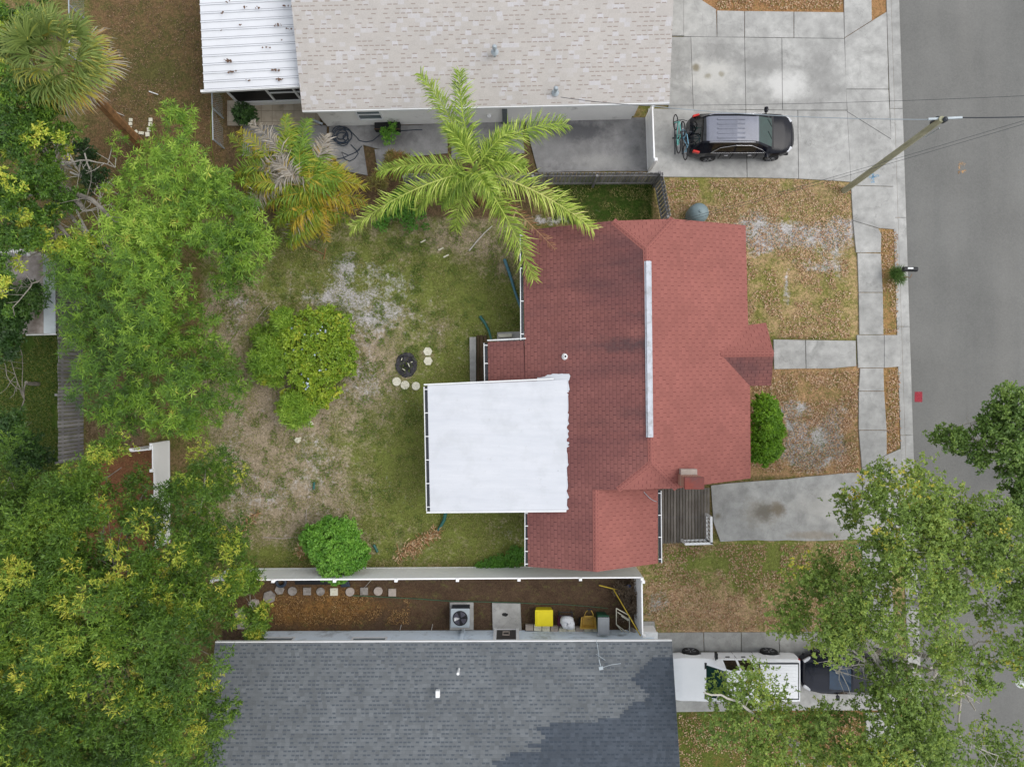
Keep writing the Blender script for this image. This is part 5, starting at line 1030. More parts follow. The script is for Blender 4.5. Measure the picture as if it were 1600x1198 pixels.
bush('round_bush', 'dense round bright green bush touching the white vinyl fence', (528, 845), [lobe(525, 848, 1.1, 1.15, .85), lobe(505, 840, 1.0, .8, .7), lobe(545, 860, 1.0, .85, .7), lobe(528, 880, 1.0, .75, .7), lobe(535, 828, 1.0, .6, .6)], L_shrub, 6000, 8, .11, .055, 62, gap=.30, gapscale=2.5, spread=.085, nspr=10, lump=.16, tonebase=(.15, .8), low=-.1)
bush('hedge_bush', 'oval clipped green bush against the front wall of the house', (1190, 672), [lobe(1195, 650, 1.0, .62, .8), lobe(1196, 672, 1.0, .66, .8), lobe(1194, 695, 1.0, .64, .8), lobe(1190, 708, .9, .5, .6), lobe(1193, 635, .9, .5, .6)], L_hedge, 4200, 8, .09, .055, 63, nspr=9, gap=.28, gapscale=2.5, spread=.07, lump=.14, tonebase=(.1, .85), low=-.1)
bush('spiky_weed', 'spiky green weed growing by the mailbox', (1398, 432), [lobe(1397, 425, .25, .22, .25), lobe(1398, 438, .25, .26, .2)], L_dark, 120, 8, .28, .02, 64, gap=.1, spread=.04, tonebase=(.3, 1))
bush('weed_patch', 'dark green weed patch between the white fence and the wing', (790, 880), [lobe(785, 878, .12, .7, .2, .25), lobe(805, 870, .15, .45, .2, .4), lobe(760, 882, .1, .5, .12, .15)], L_shrub, 700, 7, .08, .04, 65, gap=.2, spread=.08, tonebase=(0, .5))
bush('weed_patch', 'leafy weeds in front of the bright palm trunk base', (632, 325), [lobe(630, 322, .3, .6, .3), lobe(650, 345, .25, .5, .3), lobe(610, 330, .2, .4, .25), lobe(600, 350, .2, .4, .2)], L_shrub, 800, 7, .09, .05, 67, gap=.25, spread=.12, tonebase=(0, .6))
bush('potted_plant', 'dark potted plant at the corner of the tiled patio', (382, 178), [lobe(380, 178, .4, .35, .3), lobe(392, 185, .4, .3, .3)], L_dark, 350, 7, .13, .05, 68, gap=.2, spread=.1)
bush('planter_weed', 'light green weed sprouting from the dark planter by the stucco wall', (610, 205), [lobe(610, 208, .4, .35, .3), lobe(606, 214, .3, .3, .2)], L_shrub, 130, 7, .1, .04, 69, gap=.2, spread=.12)
bush('red_leaf_shrub', 'low shrub with reddish leaves beside the bright palm', (625, 262), [lobe(622, 258, .5, .6, .4), lobe(590, 285, .4, .5, .3), lobe(640, 255, .4, .4, .3)], leafmat('reddish_leaf', [(0, lin(92, 96, 46)), (.6, lin(136, 128, 62)), (.85, lin(170, 88, 72)), (1, lin(190, 90, 80))]), 420, 7, .2, .025, 70, gap=.25, spread=.14)

# ------------------------------------------------------------------ palms
def frond_arrays(base, tip, arch, Lf, n, rng, tone, tonevar=.15, droop=.5, wid=.03, curl=0.0, side_bias=0, rach_r=.022, taper=.55, fwd=.3, plume=.15):
    base = np.array(base, float); tip = np.array(tip, float); mid = (base + tip) / 2 + np.array([0, 0, arch]); perp = norm(np.cross(tip - base, [0, 0, 1.0])); mid = mid + perp * curl
    t = np.linspace(.12, 1, n)[:, None]; pt = (1 - t) ** 2 * base + 2 * t * (1 - t) * mid + t * t * tip; tan = norm(2 * (1 - t) * (mid - base) + 2 * t * (tip - mid))
    sd_ = norm(np.cross(tan, [0, 0, 1.0])); Qs, Ts = [], []
    for sgn in (-1, 1):
        l = Lf * (np.sin(np.pi * (t[:, 0] * .80 + .14)) ** taper) * rng.uniform(.6, 1.2, n); fw = fwd + .5 * t
        d = norm(sd_ * sgn * (1 - .35 * t) + tan * fw + np.array([0, 0, .12]) + np.array([0, 0, 1.0]) * rng.normal(size=(n, 1)) * plume + rng.normal(size=(n, 3)) * .16)
        dr = np.array([0, 0, -1.0]) * (droop * rng.uniform(.5, 1.4, (n, 1)))
        m_ = pt + d * l[:, None] * .5; e = m_ + norm(d + dr) * l[:, None] * .5; w_ = norm(np.cross(d, np.array([0, 0, 1.0]) + rng.normal(size=(n, 3)) * .5)) * wid * .5
        Qs.append(np.stack([pt - w_ * .5, pt + w_ * .5, m_ + w_, m_ - w_], 1)); Qs.append(np.stack([m_ - w_, m_ + w_, e + w_ * .15, e - w_ * .15], 1))
        tt = tone + rng.normal(size=n) * tonevar; Ts += [tt, tt + .06]
    u = np.linspace(0, 1, 12)[:, None]; rp = (1 - u) ** 2 * base + 2 * u * (1 - u) * mid + u * u * tip
    rt = norm(np.gradient(rp, axis=0)); rs = norm(np.cross(rt, [0, 0, 1.0])); r_ = rach_r * (1.25 - u)
    a, b_, c_ = rp + rs * r_, rp - rs * r_, rp + np.array([0, 0, 1.0]) * r_ * .8
    for x, y in ((a, c_), (c_, b_)): Qs.append(np.stack([x[:-1], x[1:], y[1:], y[:-1]], 1)); Ts.append(np.full(11, min(1, tone + .35)))
    return np.concatenate(Qs), np.concatenate(Ts)
def palm_green():
    zc = 5.6; c = P(742, 266, zc); base = P(752, 318); o = thing('palm_tree', 'tall bright green feather palm with star shaped crown by the board fence', 'palm tree', (base.x, base.y, 0)); rng = np.random.default_rng(71)
    mb = MB(); limb(mb, (base.x, base.y, 0), c - Vector((0, 0, .3)), .16, .12, 3, .03, 10); mb.build('trunk', M['brown_bark'], o, world=True, smooth=True)
    mb = MB(); mb.tube([c - Vector((0, 0, .5)), c + Vector((0, 0, .1)), c + Vector((.1, .1, .7))], [.14, .11, .03], 8); mb.build('crownshaft', mat('green_crownshaft', lin(150, 176, 84), .5), o, world=True, smooth=True)
    tips = [(657, 116, 5.0, .9, .2, .62), (718, 112, 5.4, 1.1, -.25, .62), (884, 194, 4.7, 1.2, -.7, .75), (926, 358, 4.1, 1.1, -.35, .75), (833, 436, 3.5, 1.1, -.3, .7), (712, 358, 3.8, .9, .2, .6), (549, 358, 3.8, 1.2, .3, .68), (592, 268, 4.6, 1.0, .2, .62),
            (700, 200, 6.6, .6, .2, .5), (770, 300, 6.9, .5, .1, .45), (795, 205, 6.0, .8, 0, .55), (690, 320, 4.8, .8, 0, .5), (790, 330, 4.6, 1, 0, .6), (650, 330, 4.2, 1, .3, .5), (820, 260, 5.6, .9, -.2, .6)]
    for i, (x, y, z, arch, curl, Lf) in enumerate(tips):
        Q, T = frond_arrays(c, P(x, y, z), arch, Lf * 1.35, 135, rng, .40 + rng.normal() * .1, .2, 1.0 + rng.random() * .7, .034, curl, rach_r=.026, taper=.4, plume=.4, fwd=.5); quads('frond', Q, T, L_palm, o, world=True)
    for x, y, z in ((866, 388, 3.9),): 
        Q, T = frond_arrays(c - Vector((0, 0, .4)), P(x, y, z), .5, .5, 40, rng, .2, .2, 1.4, .03, 0); f = quads('frond', Q, T, L_dead, o, world=True); f['label'] = 'dead orange brown frond hanging over the roof'
    Q, T = frond_arrays(c - Vector((0, 0, .5)), P(650, 318, 3.2), .2, .4, 40, rng, .4, .2, 1.2, .03, 0); f = quads('frond', Q, T, L_dead, o, world=True); f['label'] = 'tan dead frond below the crown'
palm_green()
def palm_areca():
    base = P(480, 320); o = thing('palm_clump', 'ragged palm clump with yellowing and dry grey fronds beside the bamboo', 'palm tree', (base.x, base.y, 0)); rng = np.random.default_rng(73)
    cs = [(468, 290, 3.6), (490, 300, 3.4), (450, 275, 3.4), (485, 268, 3.5), (500, 320, 2.6)]
    mb = MB()
    for i, q in enumerate(cs): limb(mb, (base.x + (i - 2) * .22, base.y + (i % 2) * .25, 0), P(*q) - Vector((0, 0, .2)), .06, .045, i, .08, 8)
    mb.build('trunk', M['brown_bark'], o, world=True, smooth=True)
    spec = [((392, 192), .92, 3.2), ((450, 208), .22, 3.4), ((462, 200), .35, 3.3), ((508, 212), .9, 3.3), ((470, 215), .18, 3.6), ((372, 240), .3, 2.6), ((362, 275), .28, 2.4), ((395, 262), .88, 3.2), ((380, 288), .4, 3.2), ((400, 320), .3, 2.4), ((385, 330), .9, 2.6), ((430, 350), .3, 2.6), ((452, 375), .9, 2.0), ((440, 340), .2, 2.6),
            ((480, 370), .45, 1.8), ((510, 375), .62, 1.6), ((528, 345), .66, 1.9), ((555, 330), .6, 1.8), ((545, 305), .5, 2.4), ((560, 285), .45, 2.4), ((530, 260), .52, 2.9), ((515, 245), .4, 3.1), ((535, 290), .9, 3.0), ((520, 300), .25, 3.4), ((500, 330), .35, 2.6), ((480, 345), .3, 2.4), ((500, 362), .25, 1.6), ((545, 345), .3, 1.4), ((430, 255), .95, 3.7), ((510, 235), .18, 3.4), ((415, 240), .2, 3.0), ((420, 300), .93, 3.4)]
    spec += [((x + rng.normal() * 16, y + rng.normal() * 16), (min(tone, .5) if rng.random() < .5 else rng.choice([.2, .3, .4, .5, .58])), z - .3) for (x, y), tone, z in spec[:26]]
    for i, ((x, y), tone, z) in enumerate(spec):
        c = P(*cs[i % 4]) if y < 340 else P(*cs[4]); 
        Q, T = frond_arrays(c, P(x, y, z), .9 + rng.random() * .5, .74, 64, rng, tone, .08, 1.3, .038, rng.normal() * .25, rach_r=.018); quads('frond', Q, T, L_areca, o, world=True)
palm_areca()
def palm_fan():
    zc = 7.2; c = P(92, 98, zc); base = P(222, 228); o = thing('fan_palm', 'big shaggy fan palm leaning out at the top left corner', 'palm tree', (base.x, base.y, 0)); rng = np.random.default_rng(79)
    mb = MB(); limb(mb, (base.x, base.y, 0), c - Vector((0, 0, .6)), .24, .2, 5, .02, 12); mb.build('trunk', M['brown_bark'], o, world=True, smooth=True)
    n = 44
    for i in range(n):
        u = (i + .5) / n; el = math.asin(1 - 1.55 * u) if 1 - 1.55 * u > -1 else -.6; az = i * 2.39996; d = Vector((math.cos(az) * math.cos(el), math.sin(az) * math.cos(el), math.sin(el)))
        dead = el < -.28; Lp = rng.uniform(.8, 1.35); hub = c + d * Lp; per = 26; span = math.radians(150)
        fwd = np.array(d); 
        sd_ = norm(np.cross(fwd, [0, 0, 1.0])) if abs(fwd[2]) < .95 else np.array([1., 0, 0]); upn = np.cross(sd_, fwd)
        an_ = np.linspace(-span / 2, span / 2, per) + rng.normal(size=per) * .03; dd = np.cos(an_)[:, None] * fwd + np.sin(an_)[:, None] * sd_ + upn * .08
        dd = norm(dd + rng.normal(size=(per, 3)) * .05); L = rng.uniform(.85, 1.15, per) * (1 - .25 * np.abs(an_) / (span / 2)); w_ = norm(np.cross(dd, upn)) * .028
        h = np.array(hub) + np.zeros((per, 3)); m_ = h + dd * (L * .5)[:, None]; e1_ = norm(dd + np.array([0, 0, -.35])); e = m_ + e1_ * (L * .35)[:, None]; e2 = e + norm(e1_ + np.array([0, 0, -.9])) * (L * .22)[:, None]
        Q = np.concatenate([np.stack([h - w_ * .2, h + w_ * .2, m_ + w_, m_ - w_], 1), np.stack([m_ - w_, m_ + w_, e + w_ * .6, e - w_ * .6], 1), np.stack([e - w_ * .6, e + w_ * .6, e2 + w_ * .1, e2 - w_ * .1], 1)])
        tb = rng.uniform(.9, 1) if dead else (.35 + .3 * rng.random() + (.15 if el < .1 else 0)); T = np.concatenate([tb + rng.normal(size=per) * .08] * 2 + [tb + .12 + rng.normal(size=per) * .06])
        cc_, pp_ = np.array(c), np.array(hub); s2 = sd_ * .02; Q = np.concatenate([Q, np.stack([cc_ - s2, cc_ + s2, pp_ + s2, pp_ - s2])[None]]); T = np.append(T, .5)
        quads('fan_leaf', Q, T, L_sabal, o, world=True)
palm_fan()

# ------------------------------------------------------------------ vehicles
def interp(keys, x):
    xs = [k[0] for k in keys]
    if x <= xs[0]: return keys[0][1]
    for (a, va), (b, vb) in zip(keys[:-1], keys[1:]):
        if x <= b: t_ = (x - a) / (b - a); return va + (vb - va) * t_
    return keys[-1][1]
def make_wheel(parent, x, y, r, wd, rimm, side):
    w_ = MB(); w_.lathe([(r * .62, -wd / 2), (r * .94, -wd / 2), (r, -wd / 2 + .03), (r, wd / 2 - .03), (r * .94, wd / 2), (r * .62, wd / 2)], (x, y, r), 32, 'y'); wo = w_.build('wheel', M['rubber'], parent, smooth=True)
    m_ = MB(); yo = side * wd / 2; m_.lathe([(0, yo - side * .05), (r * .12, yo - side * .02), (r * .16, yo - side * .05), (r * .55, yo - side * .08), (r * .64, yo + side * .004), (r * .66, yo - side * .03)], (x, y, r), 28, 'y')
    for k in range(5):
        a = k * 2 * math.pi / 5; m_.bar((x, y + yo - side * .03, r), (x + math.cos(a) * r * .6, y + yo - side * .01, r + math.sin(a) * r * .6), .05, .05)
    m_.build('rim', rimm, wo, smooth=True)
def loft_car(parent, L, keysbelt, keystop, keysw, keyswt, wheels, wr, paint, segs, glassm, sidem, roofm=None, zsill=.28, belt_glass=.06):
    """front at +x. segs: list of (x0,x1,kind): hood, windshield, cabin, pillar, rearglass, tail"""
    nx = 96; xs = set(np.linspace(-L / 2, L / 2, nx).tolist())
    for s_ in segs: xs.add(s_[0]); xs.add(s_[1])
    xs = sorted(xs); xs = [x for i, x in enumerate(xs) if i == 0 or x - xs[i - 1] > 1e-4]; rows = []
    for x in xs:
        zb, zt, wd, wt = interp(keysbelt, x), interp(keystop, x), interp(keysw, x), interp(keyswt, x); zl = zsill
        for wx_ in wheels:
            d = abs(x - wx_); RR = wr + .07
            if d < RR: zl = max(zl, wr + math.sqrt(RR * RR - d * d))
        zl = min(zl, zb - .06); zm = max((zsill + zb) / 2, zl + .03)
        if zt < zb: zt = zb
        rows.append([(wd * .97, zl), (wd * 1.0, min(zl + .06, zm - .01)), (wd * 1.02, zm), (wd * .97, zb - .03), (wd * .93, zb), (wt, zt - .035 if zt - zb > .2 else zb + (zt - zb) * .6), (wt * .86, zt - .008), (wt * .45, zt + .01), (0, zt + .014)])
    G_ = {'body': MB(), 'windshield': MB(), 'side_window': MB(), 'side_window_': MB(), 'rear_window': MB(), 'roof_panel': MB()}
    def kind(xm):
        for a, b, k in segs:
            if a <= xm <= b: return k
        return 'body'
    for i in range(len(xs) - 1):
        xm = (xs[i] + xs[i + 1]) / 2; k = kind(xm)
        for sg in (1, -1):
            for j in range(8):
                a, b, c, d = (xs[i], sg * rows[i][j][0], rows[i][j][1]), (xs[i + 1], sg * rows[i + 1][j][0], rows[i + 1][j][1]), (xs[i + 1], sg * rows[i + 1][j + 1][0], rows[i + 1][j + 1][1]), (xs[i], sg * rows[i][j + 1][0], rows[i][j + 1][1])
                tgt = 'body'
                if k in ('cabin',) and j == 4: tgt = 'side_window' if sg > 0 else 'side_window_'
                if k == 'windshield' and j >= 6: tgt = 'windshield'
                if k == 'rearglass' and j >= 6: tgt = 'rear_window'
                if k in ('cabin', 'pillar') and j >= 6 and roofm: tgt = 'roof_panel'
                q = [a, b, c, d] if sg < 0 else [d, c, b, a]; G_[tgt].add(q, [(0, 1, 2, 3)])
    for e, i in ((1, len(xs) - 1), (-1, 0)):      # end caps
        pr_ = rows[i]; poly = [(xs[i], -p[0], p[1]) for p in pr_] + [(xs[i], p[0], p[1]) for p in pr_[::-1][1:]]
        G_['body'].add(poly, [tuple(range(len(poly)))[:: e]])
    def weld(mb):
        seen = {}; mp = []; nv = []
        for v in mb.v:
            k = (round(v[0], 4), round(v[1], 4), round(v[2], 4))
            if k not in seen: seen[k] = len(nv); nv.append(v)
            mp.append(seen[k])
        fs, tn, uv = [], [], []
        for f, t_ in zip(mb.f, mb.tone):
            g = []; 
            for q in f:
                if mp[q] not in g: g.append(mp[q])
            if len(g) > 2: fs.append(tuple(g)); tn.append(t_); uv.append(None)
        mb.v, mb.f, mb.tone, mb.uv = nv, fs, tn, uv; return mb
    mats_ = {'body': paint, 'windshield': glassm, 'side_window': sidem, 'side_window_': sidem, 'rear_window': sidem, 'roof_panel': roofm}
    for k, mb in G_.items():
        if mb.f: weld(mb).build(k.rstrip('_'), mats_[k], parent, smooth=True)
    ub = MB(); ub.box((0, 0, zsill + .12), (L * .92, interp(keysw, 0) * 1.7, .12)); ub.build('underbody', M['rubber'], parent)

def suv():
    c = P(1157, 215, .8); ang = R(.4); o = thing('sport_utility_vehicle', 'black station wagon type vehicle with grey dusty roof parked on the upper driveway', 'car', (10.3, 11.1, .035), ang)
    L = 4.75
    belt = [(-2.375, .92), (-2.2, 1.05), (-1.6, 1.1), (1.1, 1.02), (1.7, .98), (2.2, .86), (2.375, .62)]
    top = [(-2.375, .95), (-2.25, 1.1), (-1.95, 1.55), (-1.75, 1.66), (-.5, 1.69), (.45, 1.62), (1.25, 1.10), (1.8, 1.02), (2.2, .9), (2.375, .66)]
    wd = [(-2.375, .72), (-2.25, .82), (-1.9, .9), (1.3, .91), (1.7, .88), (2.0, .78), (2.2, .62), (2.375, .40)]
    wt = [(-2.375, .6), (-1.9, .58), (-1.6, .64), (.3, .62), (1.25, .74), (1.7, .70), (2.0, .58), (2.375, .26)]
    loft_car(o, L, belt, top, wd, wt, (-1.42, 1.43), .34, M['black_paint'], [(-2.25, -1.82, 'rearglass'), (-1.82, -1.5, 'pillar'), (-1.5, -.5, 'cabin'), (-.5, -.42, 'pillar'), (-.42, .48, 'cabin'), (.48, 1.22, 'windshield')], M['green_glass'], M['car_glass'], M['dusty_roof'])
    for x in (-1.42, 1.43):
        for s_ in (1, -1): make_wheel(o, x, s_ * .83, .34, .22, M['rim'], s_)
    for s_ in (1, -1):
        mb = MB(); mb.tube([(-1.7, s_ * .6, 1.68), (-1.5, s_ * .62, 1.75), (.1, s_ * .62, 1.73), (.3, s_ * .6, 1.65)], .02, 8); mb.build('roof_rail', M['chrome'], o, smooth=True)
        mb = MB(); mb.lathe([(0, -.11), (.08, -.1), (.1, 0), (.08, .1), (0, .11)], (.98, s_ * 1.03, 1.1), 12, 'y'); mb.bar((.98, s_ * .86, 1.06), (.98, s_ * .98, 1.08), .06, .04); mb.build('mirror', M['black_paint'], o, smooth=True)
        mb = MB(); mb.box((-2.13, s_ * .80, 1.02), (.30, .1, .2), s_ * .25); mb.build('tail_light', M['red_lens'], o, bevel=.03)
        mb = MB(); mb.box((2.06, s_ * .66, .84), (.30, .14, .12), s_ * -.75); mb.build('headlight', M['clear_lens'], o, bevel=.03)
        mb = MB(); mb.tube([(-1.5, s_ * .885, 1.09), (-1.15, s_ * .76, 1.42), (-.5, s_ * .7, 1.53), (.2, s_ * .7, 1.5), (.75, s_ * .8, 1.22), (.95, s_ * .875, 1.06), (-1.5, s_ * .885, 1.09)], .012, 6); mb.build('window_trim', M['chrome'], o)
        for x in (-.75, .3):
            mb = MB(); mb.box((x, s_ * .925, .86), (.16, .03, .03)); mb.build('door_handle', M['chrome'], o)
    mb = MB()
    for y in (-.4, -.2, 0, .2, .4): mb.bar((-1.35, y, 1.705), (-.15, y, 1.702), .06, .02)
    mb.build('roof_ribs', M['dusty_roof'], o, bevel=.008)
    mb = MB()
    for y in (-.3, .25): mb.tube([(1.22, y, 1.14), (1.0, y + .3, 1.29)], .01, 6)
    mb.build('wiper', M['black_plastic'], o)
    for s_ in (1, -1):
        for x, zt_ in ((-1.0, 1.08), (-.46, 1.06), (.62, 1.04)): mb = MB(); mb.bar((x, s_ * .915, zt_), (x, s_ * .93, .4), .014, .014); mb.build('door_gap', M['rubber'], o)
    mb = MB(); mb.box((1.24, 0, 1.118), (.1, 1.4, .02)); mb.build('cowl', M['black_plastic'], o)
    mb = MB(); mb.box((2.33, 0, .55), (.08, .8, .16)); mb.build('grille', M['black_plastic'], o, bevel=.02)
    # hitch rack
    mb = MB(); mb.bar((-2.3, 0, .45), (-3.05, 0, .5), .06, .06)
    for x in (-2.62, -2.95): mb.bar((x, -.75, .52), (x, .75, .52), .05, .04)
    mb.tube([(-2.42, 0, .5), (-2.4, 0, 1.3), (-2.9, 0, 1.35)], .025, 8); mb.build('bicycle_rack', M['dark_metal'], o)
suv()
def bicycle(label, paint, x, y, z, rz, lean=0.0):
    o = thing('bicycle', label, 'bicycle', (x, y, z), rz, 'bicycles on the hitch rack'); o.rotation_euler = (lean, 0, rz); r = .32
    for wx_ in (-.52, .52):
        mb = MB(); pts = [(wx_ + math.cos(a) * r, 0, r + .02 + math.sin(a) * r) for a in [k * 2 * math.pi / 28 for k in range(28)]]; mb.tube(pts, .024, 8, closed=True); wo = mb.build('wheel', M['rubber'], o, smooth=True)
        mb = MB(); 
        for k in range(14): a = k * 2 * math.pi / 14; mb.tube([(wx_, 0, r + .02), (wx_ + math.cos(a) * (r - .02), 0, r + .02 + math.sin(a) * (r - .02))], .004, 4)
        mb.tube([(wx_, -.05, r + .02), (wx_, .05, r + .02)], .025, 8); mb.build('spokes', M['chrome'], wo)
    mb = MB(); bb, st_, hd, hb_ = (-.08, 0, .3), (-.2, 0, .82), (.36, 0, .88), (.4, 0, .72)
    for a, b in ((bb, st_), (st_, hd), (bb, hb_), (hd, hb_), ((-.52, .04, r), st_), ((-.52, -.04, r), bb), ((-.52, .04, r), bb), (hb_, (.52, .045, r)), (hb_, (.52, -.045, r))): mb.tube([a, b], .02, 8)
    mb.build('frame', paint, o, smooth=True)
    mb = MB(); mb.tube([hd, (.36, 0, .98)], .015, 8); mb.tube([(.3, -.3, 1.0), (.38, -.1, .99), (.38, .1, .99), (.3, .3, 1.0)], .015, 8); mb.build('handlebar', M['black_plastic'], o)
    mb = MB(); mb.tube([st_, (-.22, 0, .92)], .014, 8); mb.build('seat_post', M['chrome'], o)
    mb = MB(); mb.box((-.22, 0, .95), (.26, .12, .05), taper=.7); mb.build('saddle', M['black_plastic'], o, bevel=.02)
    mb = MB(); mb.lathe([(.09, -.01), (.09, .01)], (-.08, .06, .3), 18, 'y'); mb.bar((-.08, .09, .3), (.08, .09, .25), .02, .02); mb.bar((-.08, -.09, .3), (-.24, -.09, .35), .02, .02); mb.build('crank', M['dark_metal'], o)
bicycle('teal bicycle on the hitch rack, outer one farther from the vehicle', M['teal_paint'], 7.36, 11.15, .52, R(97), .06)
bicycle('light blue bicycle on the hitch rack, inner one close to the tailgate', M['lightblue_paint'], 7.68, 10.85, .5, R(-84), -.05)

def pickup():
    o = thing('pickup_truck', 'white crew cab pickup truck parked under the oak beside the grey roof', 'truck', (9.82, -13.12, .035), R(180))
    L = 5.8
    belt = [(-2.9, 1.22), (1.0, 1.2), (1.5, 1.14), (2.6, 1.08), (2.85, .95), (2.9, .7)]
    top = [(-2.9, 1.24), (-1.02, 1.24), (-1.0, 1.3), (-.85, 1.78), (-.6, 1.86), (.35, 1.86), (1.25, 1.24), (2.3, 1.2), (2.75, 1.1), (2.9, .75)]
    wd = [(-2.9, .94), (-2.7, .97), (2.3, .98), (2.7, .92), (2.9, .82)]; wt = [(-2.9, .9), (-1.02, .9), (-.85, .7), (.35, .7), (1.25, .82), (2.4, .78), (2.9, .6)]
    loft_car(o, L, belt, top, wd, wt, (-1.82, 1.72), .39, M['white_paint'], [(-1.0, -.86, 'rearglass'), (-.86, -.7, 'pillar'), (-.7, -.15, 'cabin'), (-.15, -.05, 'pillar'), (-.05, .5, 'cabin'), (.5, 1.25, 'windshield')], M['green_glass'], M['car_glass'], M['white_paint'], zsill=.4)
    for x in (-1.82, 1.72):
        for s_ in (1, -1): make_wheel(o, x, s_ * .9, .39, .26, M['rim'], s_)
    # cargo bed sunk behind a dark rail, with a white ribbed liner
    mb = MB(); mb.box((-1.95, 0, 1.262), (1.78, 1.62, .02)); mb.build('bed_rim', M['dark_metal'], o)
    mb = MB(); mb.box((-1.95, 0, 1.275), (1.68, 1.5, .03)); 
    for y in np.linspace(-.65, .65, 9): mb.box((-1.95, y, 1.295), (1.5, .05, .02))
    mb.build('bed_cover', M['white_paint'], o, bevel=.01)
    for s_ in (1, -1):
        mb = MB(); mb.box((.82, s_ * 1.13, 1.28), (.12, .26, .2)); mb.bar((.82, s_ * .9, 1.2), (.82, s_ * 1.02, 1.24), .06, .05); mb.build('mirror', M['black_plastic'], o, bevel=.03)
        mb = MB(); mb.box((2.83, s_ * .74, .92), (.14, .3, .2)); mb.build('headlight', M['clear_lens'], o, bevel=.02)
        mb = MB(); mb.box((-2.88, s_ * .86, 1.05), (.08, .14, .3)); mb.build('tail_light', M['red_lens'], o, bevel=.02)
        for x in (-.45, .25): mb = MB(); mb.box((x, s_ * .995, 1.05), (.18, .03, .04)); mb.build('door_handle', M['black_plastic'], o)
        mb = MB(); mb.bar((-1.0, s_ * .97, 1.0), (-1.0, s_ * .99, .5), .012, .012); mb.bar((-.1, s_ * .985, 1.15), (-.1, s_ * .985, .5), .012, .012); mb.build('door_gap', M['rubber'], o)
    for y in (-.45, .45):
        mb = MB(); mb.bar((1.35, y, 1.235), (2.6, y * 1.1, 1.16), .03, .02); mb.build('hood_crease', M['white_paint'], o, bevel=.008)
    mb = MB(); mb.bar((1.27, -.8, 1.225), (1.27, .8, 1.225), .1, .03); mb.build('cowl', M['black_plastic'], o)
    mb = MB(); mb.box((2.9, 0, .6), (.12, 1.7, .22)); mb.build('bumper', M['chrome'], o, bevel=.03)
    mb = MB(); mb.box((-2.95, 0, .6), (.16, 1.8, .2)); mb.build('bumper', M['dark_metal'], o, bevel=.03)
pickup()
def navy_car():
    o = thing('car', 'dark navy car with a blue reflecting windscreen behind the white pickup', 'car', (15.25, -13.0, .035), R(180)); L = 4.5
    belt = [(-2.25, .85), (-2, .95), (.9, .92), (1.6, .82), (2.1, .7), (2.25, .5)]; top = [(-2.25, .88), (-1.9, 1.02), (-1.2, 1.38), (-.4, 1.44), (.3, 1.4), (1.15, .96), (1.8, .86), (2.15, .74), (2.25, .55)]
    wd = [(-2.25, .68), (-2, .82), (-1.2, .88), (1.3, .88), (1.9, .8), (2.15, .64), (2.25, .5)]; wt = [(-2.25, .55), (-1.3, .56), (-.4, .58), (.3, .57), (1.15, .7), (1.9, .6), (2.25, .4)]
    loft_car(o, L, belt, top, wd, wt, (-1.35, 1.35), .32, M['navy_paint'], [(-1.9, -1.15, 'rearglass'), (-1.15, -.3, 'cabin'), (-.3, -.22, 'pillar'), (-.22, .35, 'cabin'), (.35, 1.12, 'windshield')], M['blue_glass'], M['car_glass'], None, zsill=.22)
    for x in (-1.35, 1.35):
        for s_ in (1, -1): make_wheel(o, x, s_ * .8, .32, .2, M['rim'], s_)
    for s_ in (1, -1):
        mb = MB(); mb.box((2.02, s_ * .63, .72), (.36, .14, .1), -s_ * .5); mb.build('headlight', M['clear_lens'], o, bevel=.03)
        mb = MB(); mb.box((-2.1, s_ * .68, .85), (.2, .14, .14), s_ * .5); mb.build('tail_light', M['red_lens'], o, bevel=.03)
        mb = MB(); mb.box((.75, s_ * .98, .98), (.14, .2, .12)); mb.bar((.75, s_ * .82, .93), (.75, s_ * .92, .95), .05, .04); mb.build('mirror', M['navy_paint'], o, bevel=.03)
    mb = MB(); mb.box((2.24, 0, .5), (.06, .9, .14)); mb.build('grille', M['black_plastic'], o)
navy_car()

# ------------------------------------------------------------------ side yard objects
def paver(label, x, y, shape, m, s_=.3, z=.05, grp='stepping stones in the side yard'):
    c = P(x, y); n = {'round': 24, 'square': 4, 'hex': 6}[shape]; rr = s_ * (.72 if shape == 'square' else .56); off = R(45) if shape == 'square' else R(random.uniform(0, 60)) if shape == 'hex' else 0
    mb = MB(); mb.lathe([(rr, -.04), (rr, z), (rr * .96, z + .01), (0, z + .01)], (0, 0, 0), n); 
    o = mb.build('stepping_stone', m, bevel=.006); o.location = (c.x, c.y, 0); o.rotation_euler = (0, 0, off); tag(o, label, 'paver', grp)
for lab, x, y, sh_, mm, s_ in [('square stone nearest the grey roof, lowest in the left group', 377, 976, 'square', 'pink_stone', .34), ('hexagonal stone just above the square stone by the blue house corner', 376, 959, 'hex', 'pink_stone', .5), ('hexagonal stone half under the yellow green sapling', 398, 944, 'hex', 'pink_stone', .5),
    ('largest grey hexagonal stone at the left start of the stone row', 421, 932, 'hex', 'mortar_stone', .54), ('dark rounded stone touching the old tyre', 437, 921, 'hex', 'mortar_stone', .4), ('first full round stone right of the tyre', 457, 923, 'round', 'mortar_stone', .36), ('first square stone in the row, left of the dark round one', 480, 923, 'square', 'mortar_stone', .34),
    ('darkest round stone, between two square stones', 501, 923.5, 'round', 'mortar_stone', .34), ('whitest square stone, middle of the row', 522, 924, 'square', 'cream_stone', .34), ('round stone with a white speck just under the round bush', 547, 924, 'round', 'pink_stone', .36), ('square stone touched by the leaning stick', 569, 923, 'square', 'mortar_stone', .34),
    ('palest round stone near the right end of the row', 591, 923, 'round', 'pink_stone', .36), ('square stone ending the row on the right', 613, 925, 'square', 'pink_stone', .34)]: paver(lab, x, y, sh_, M[mm], s_)
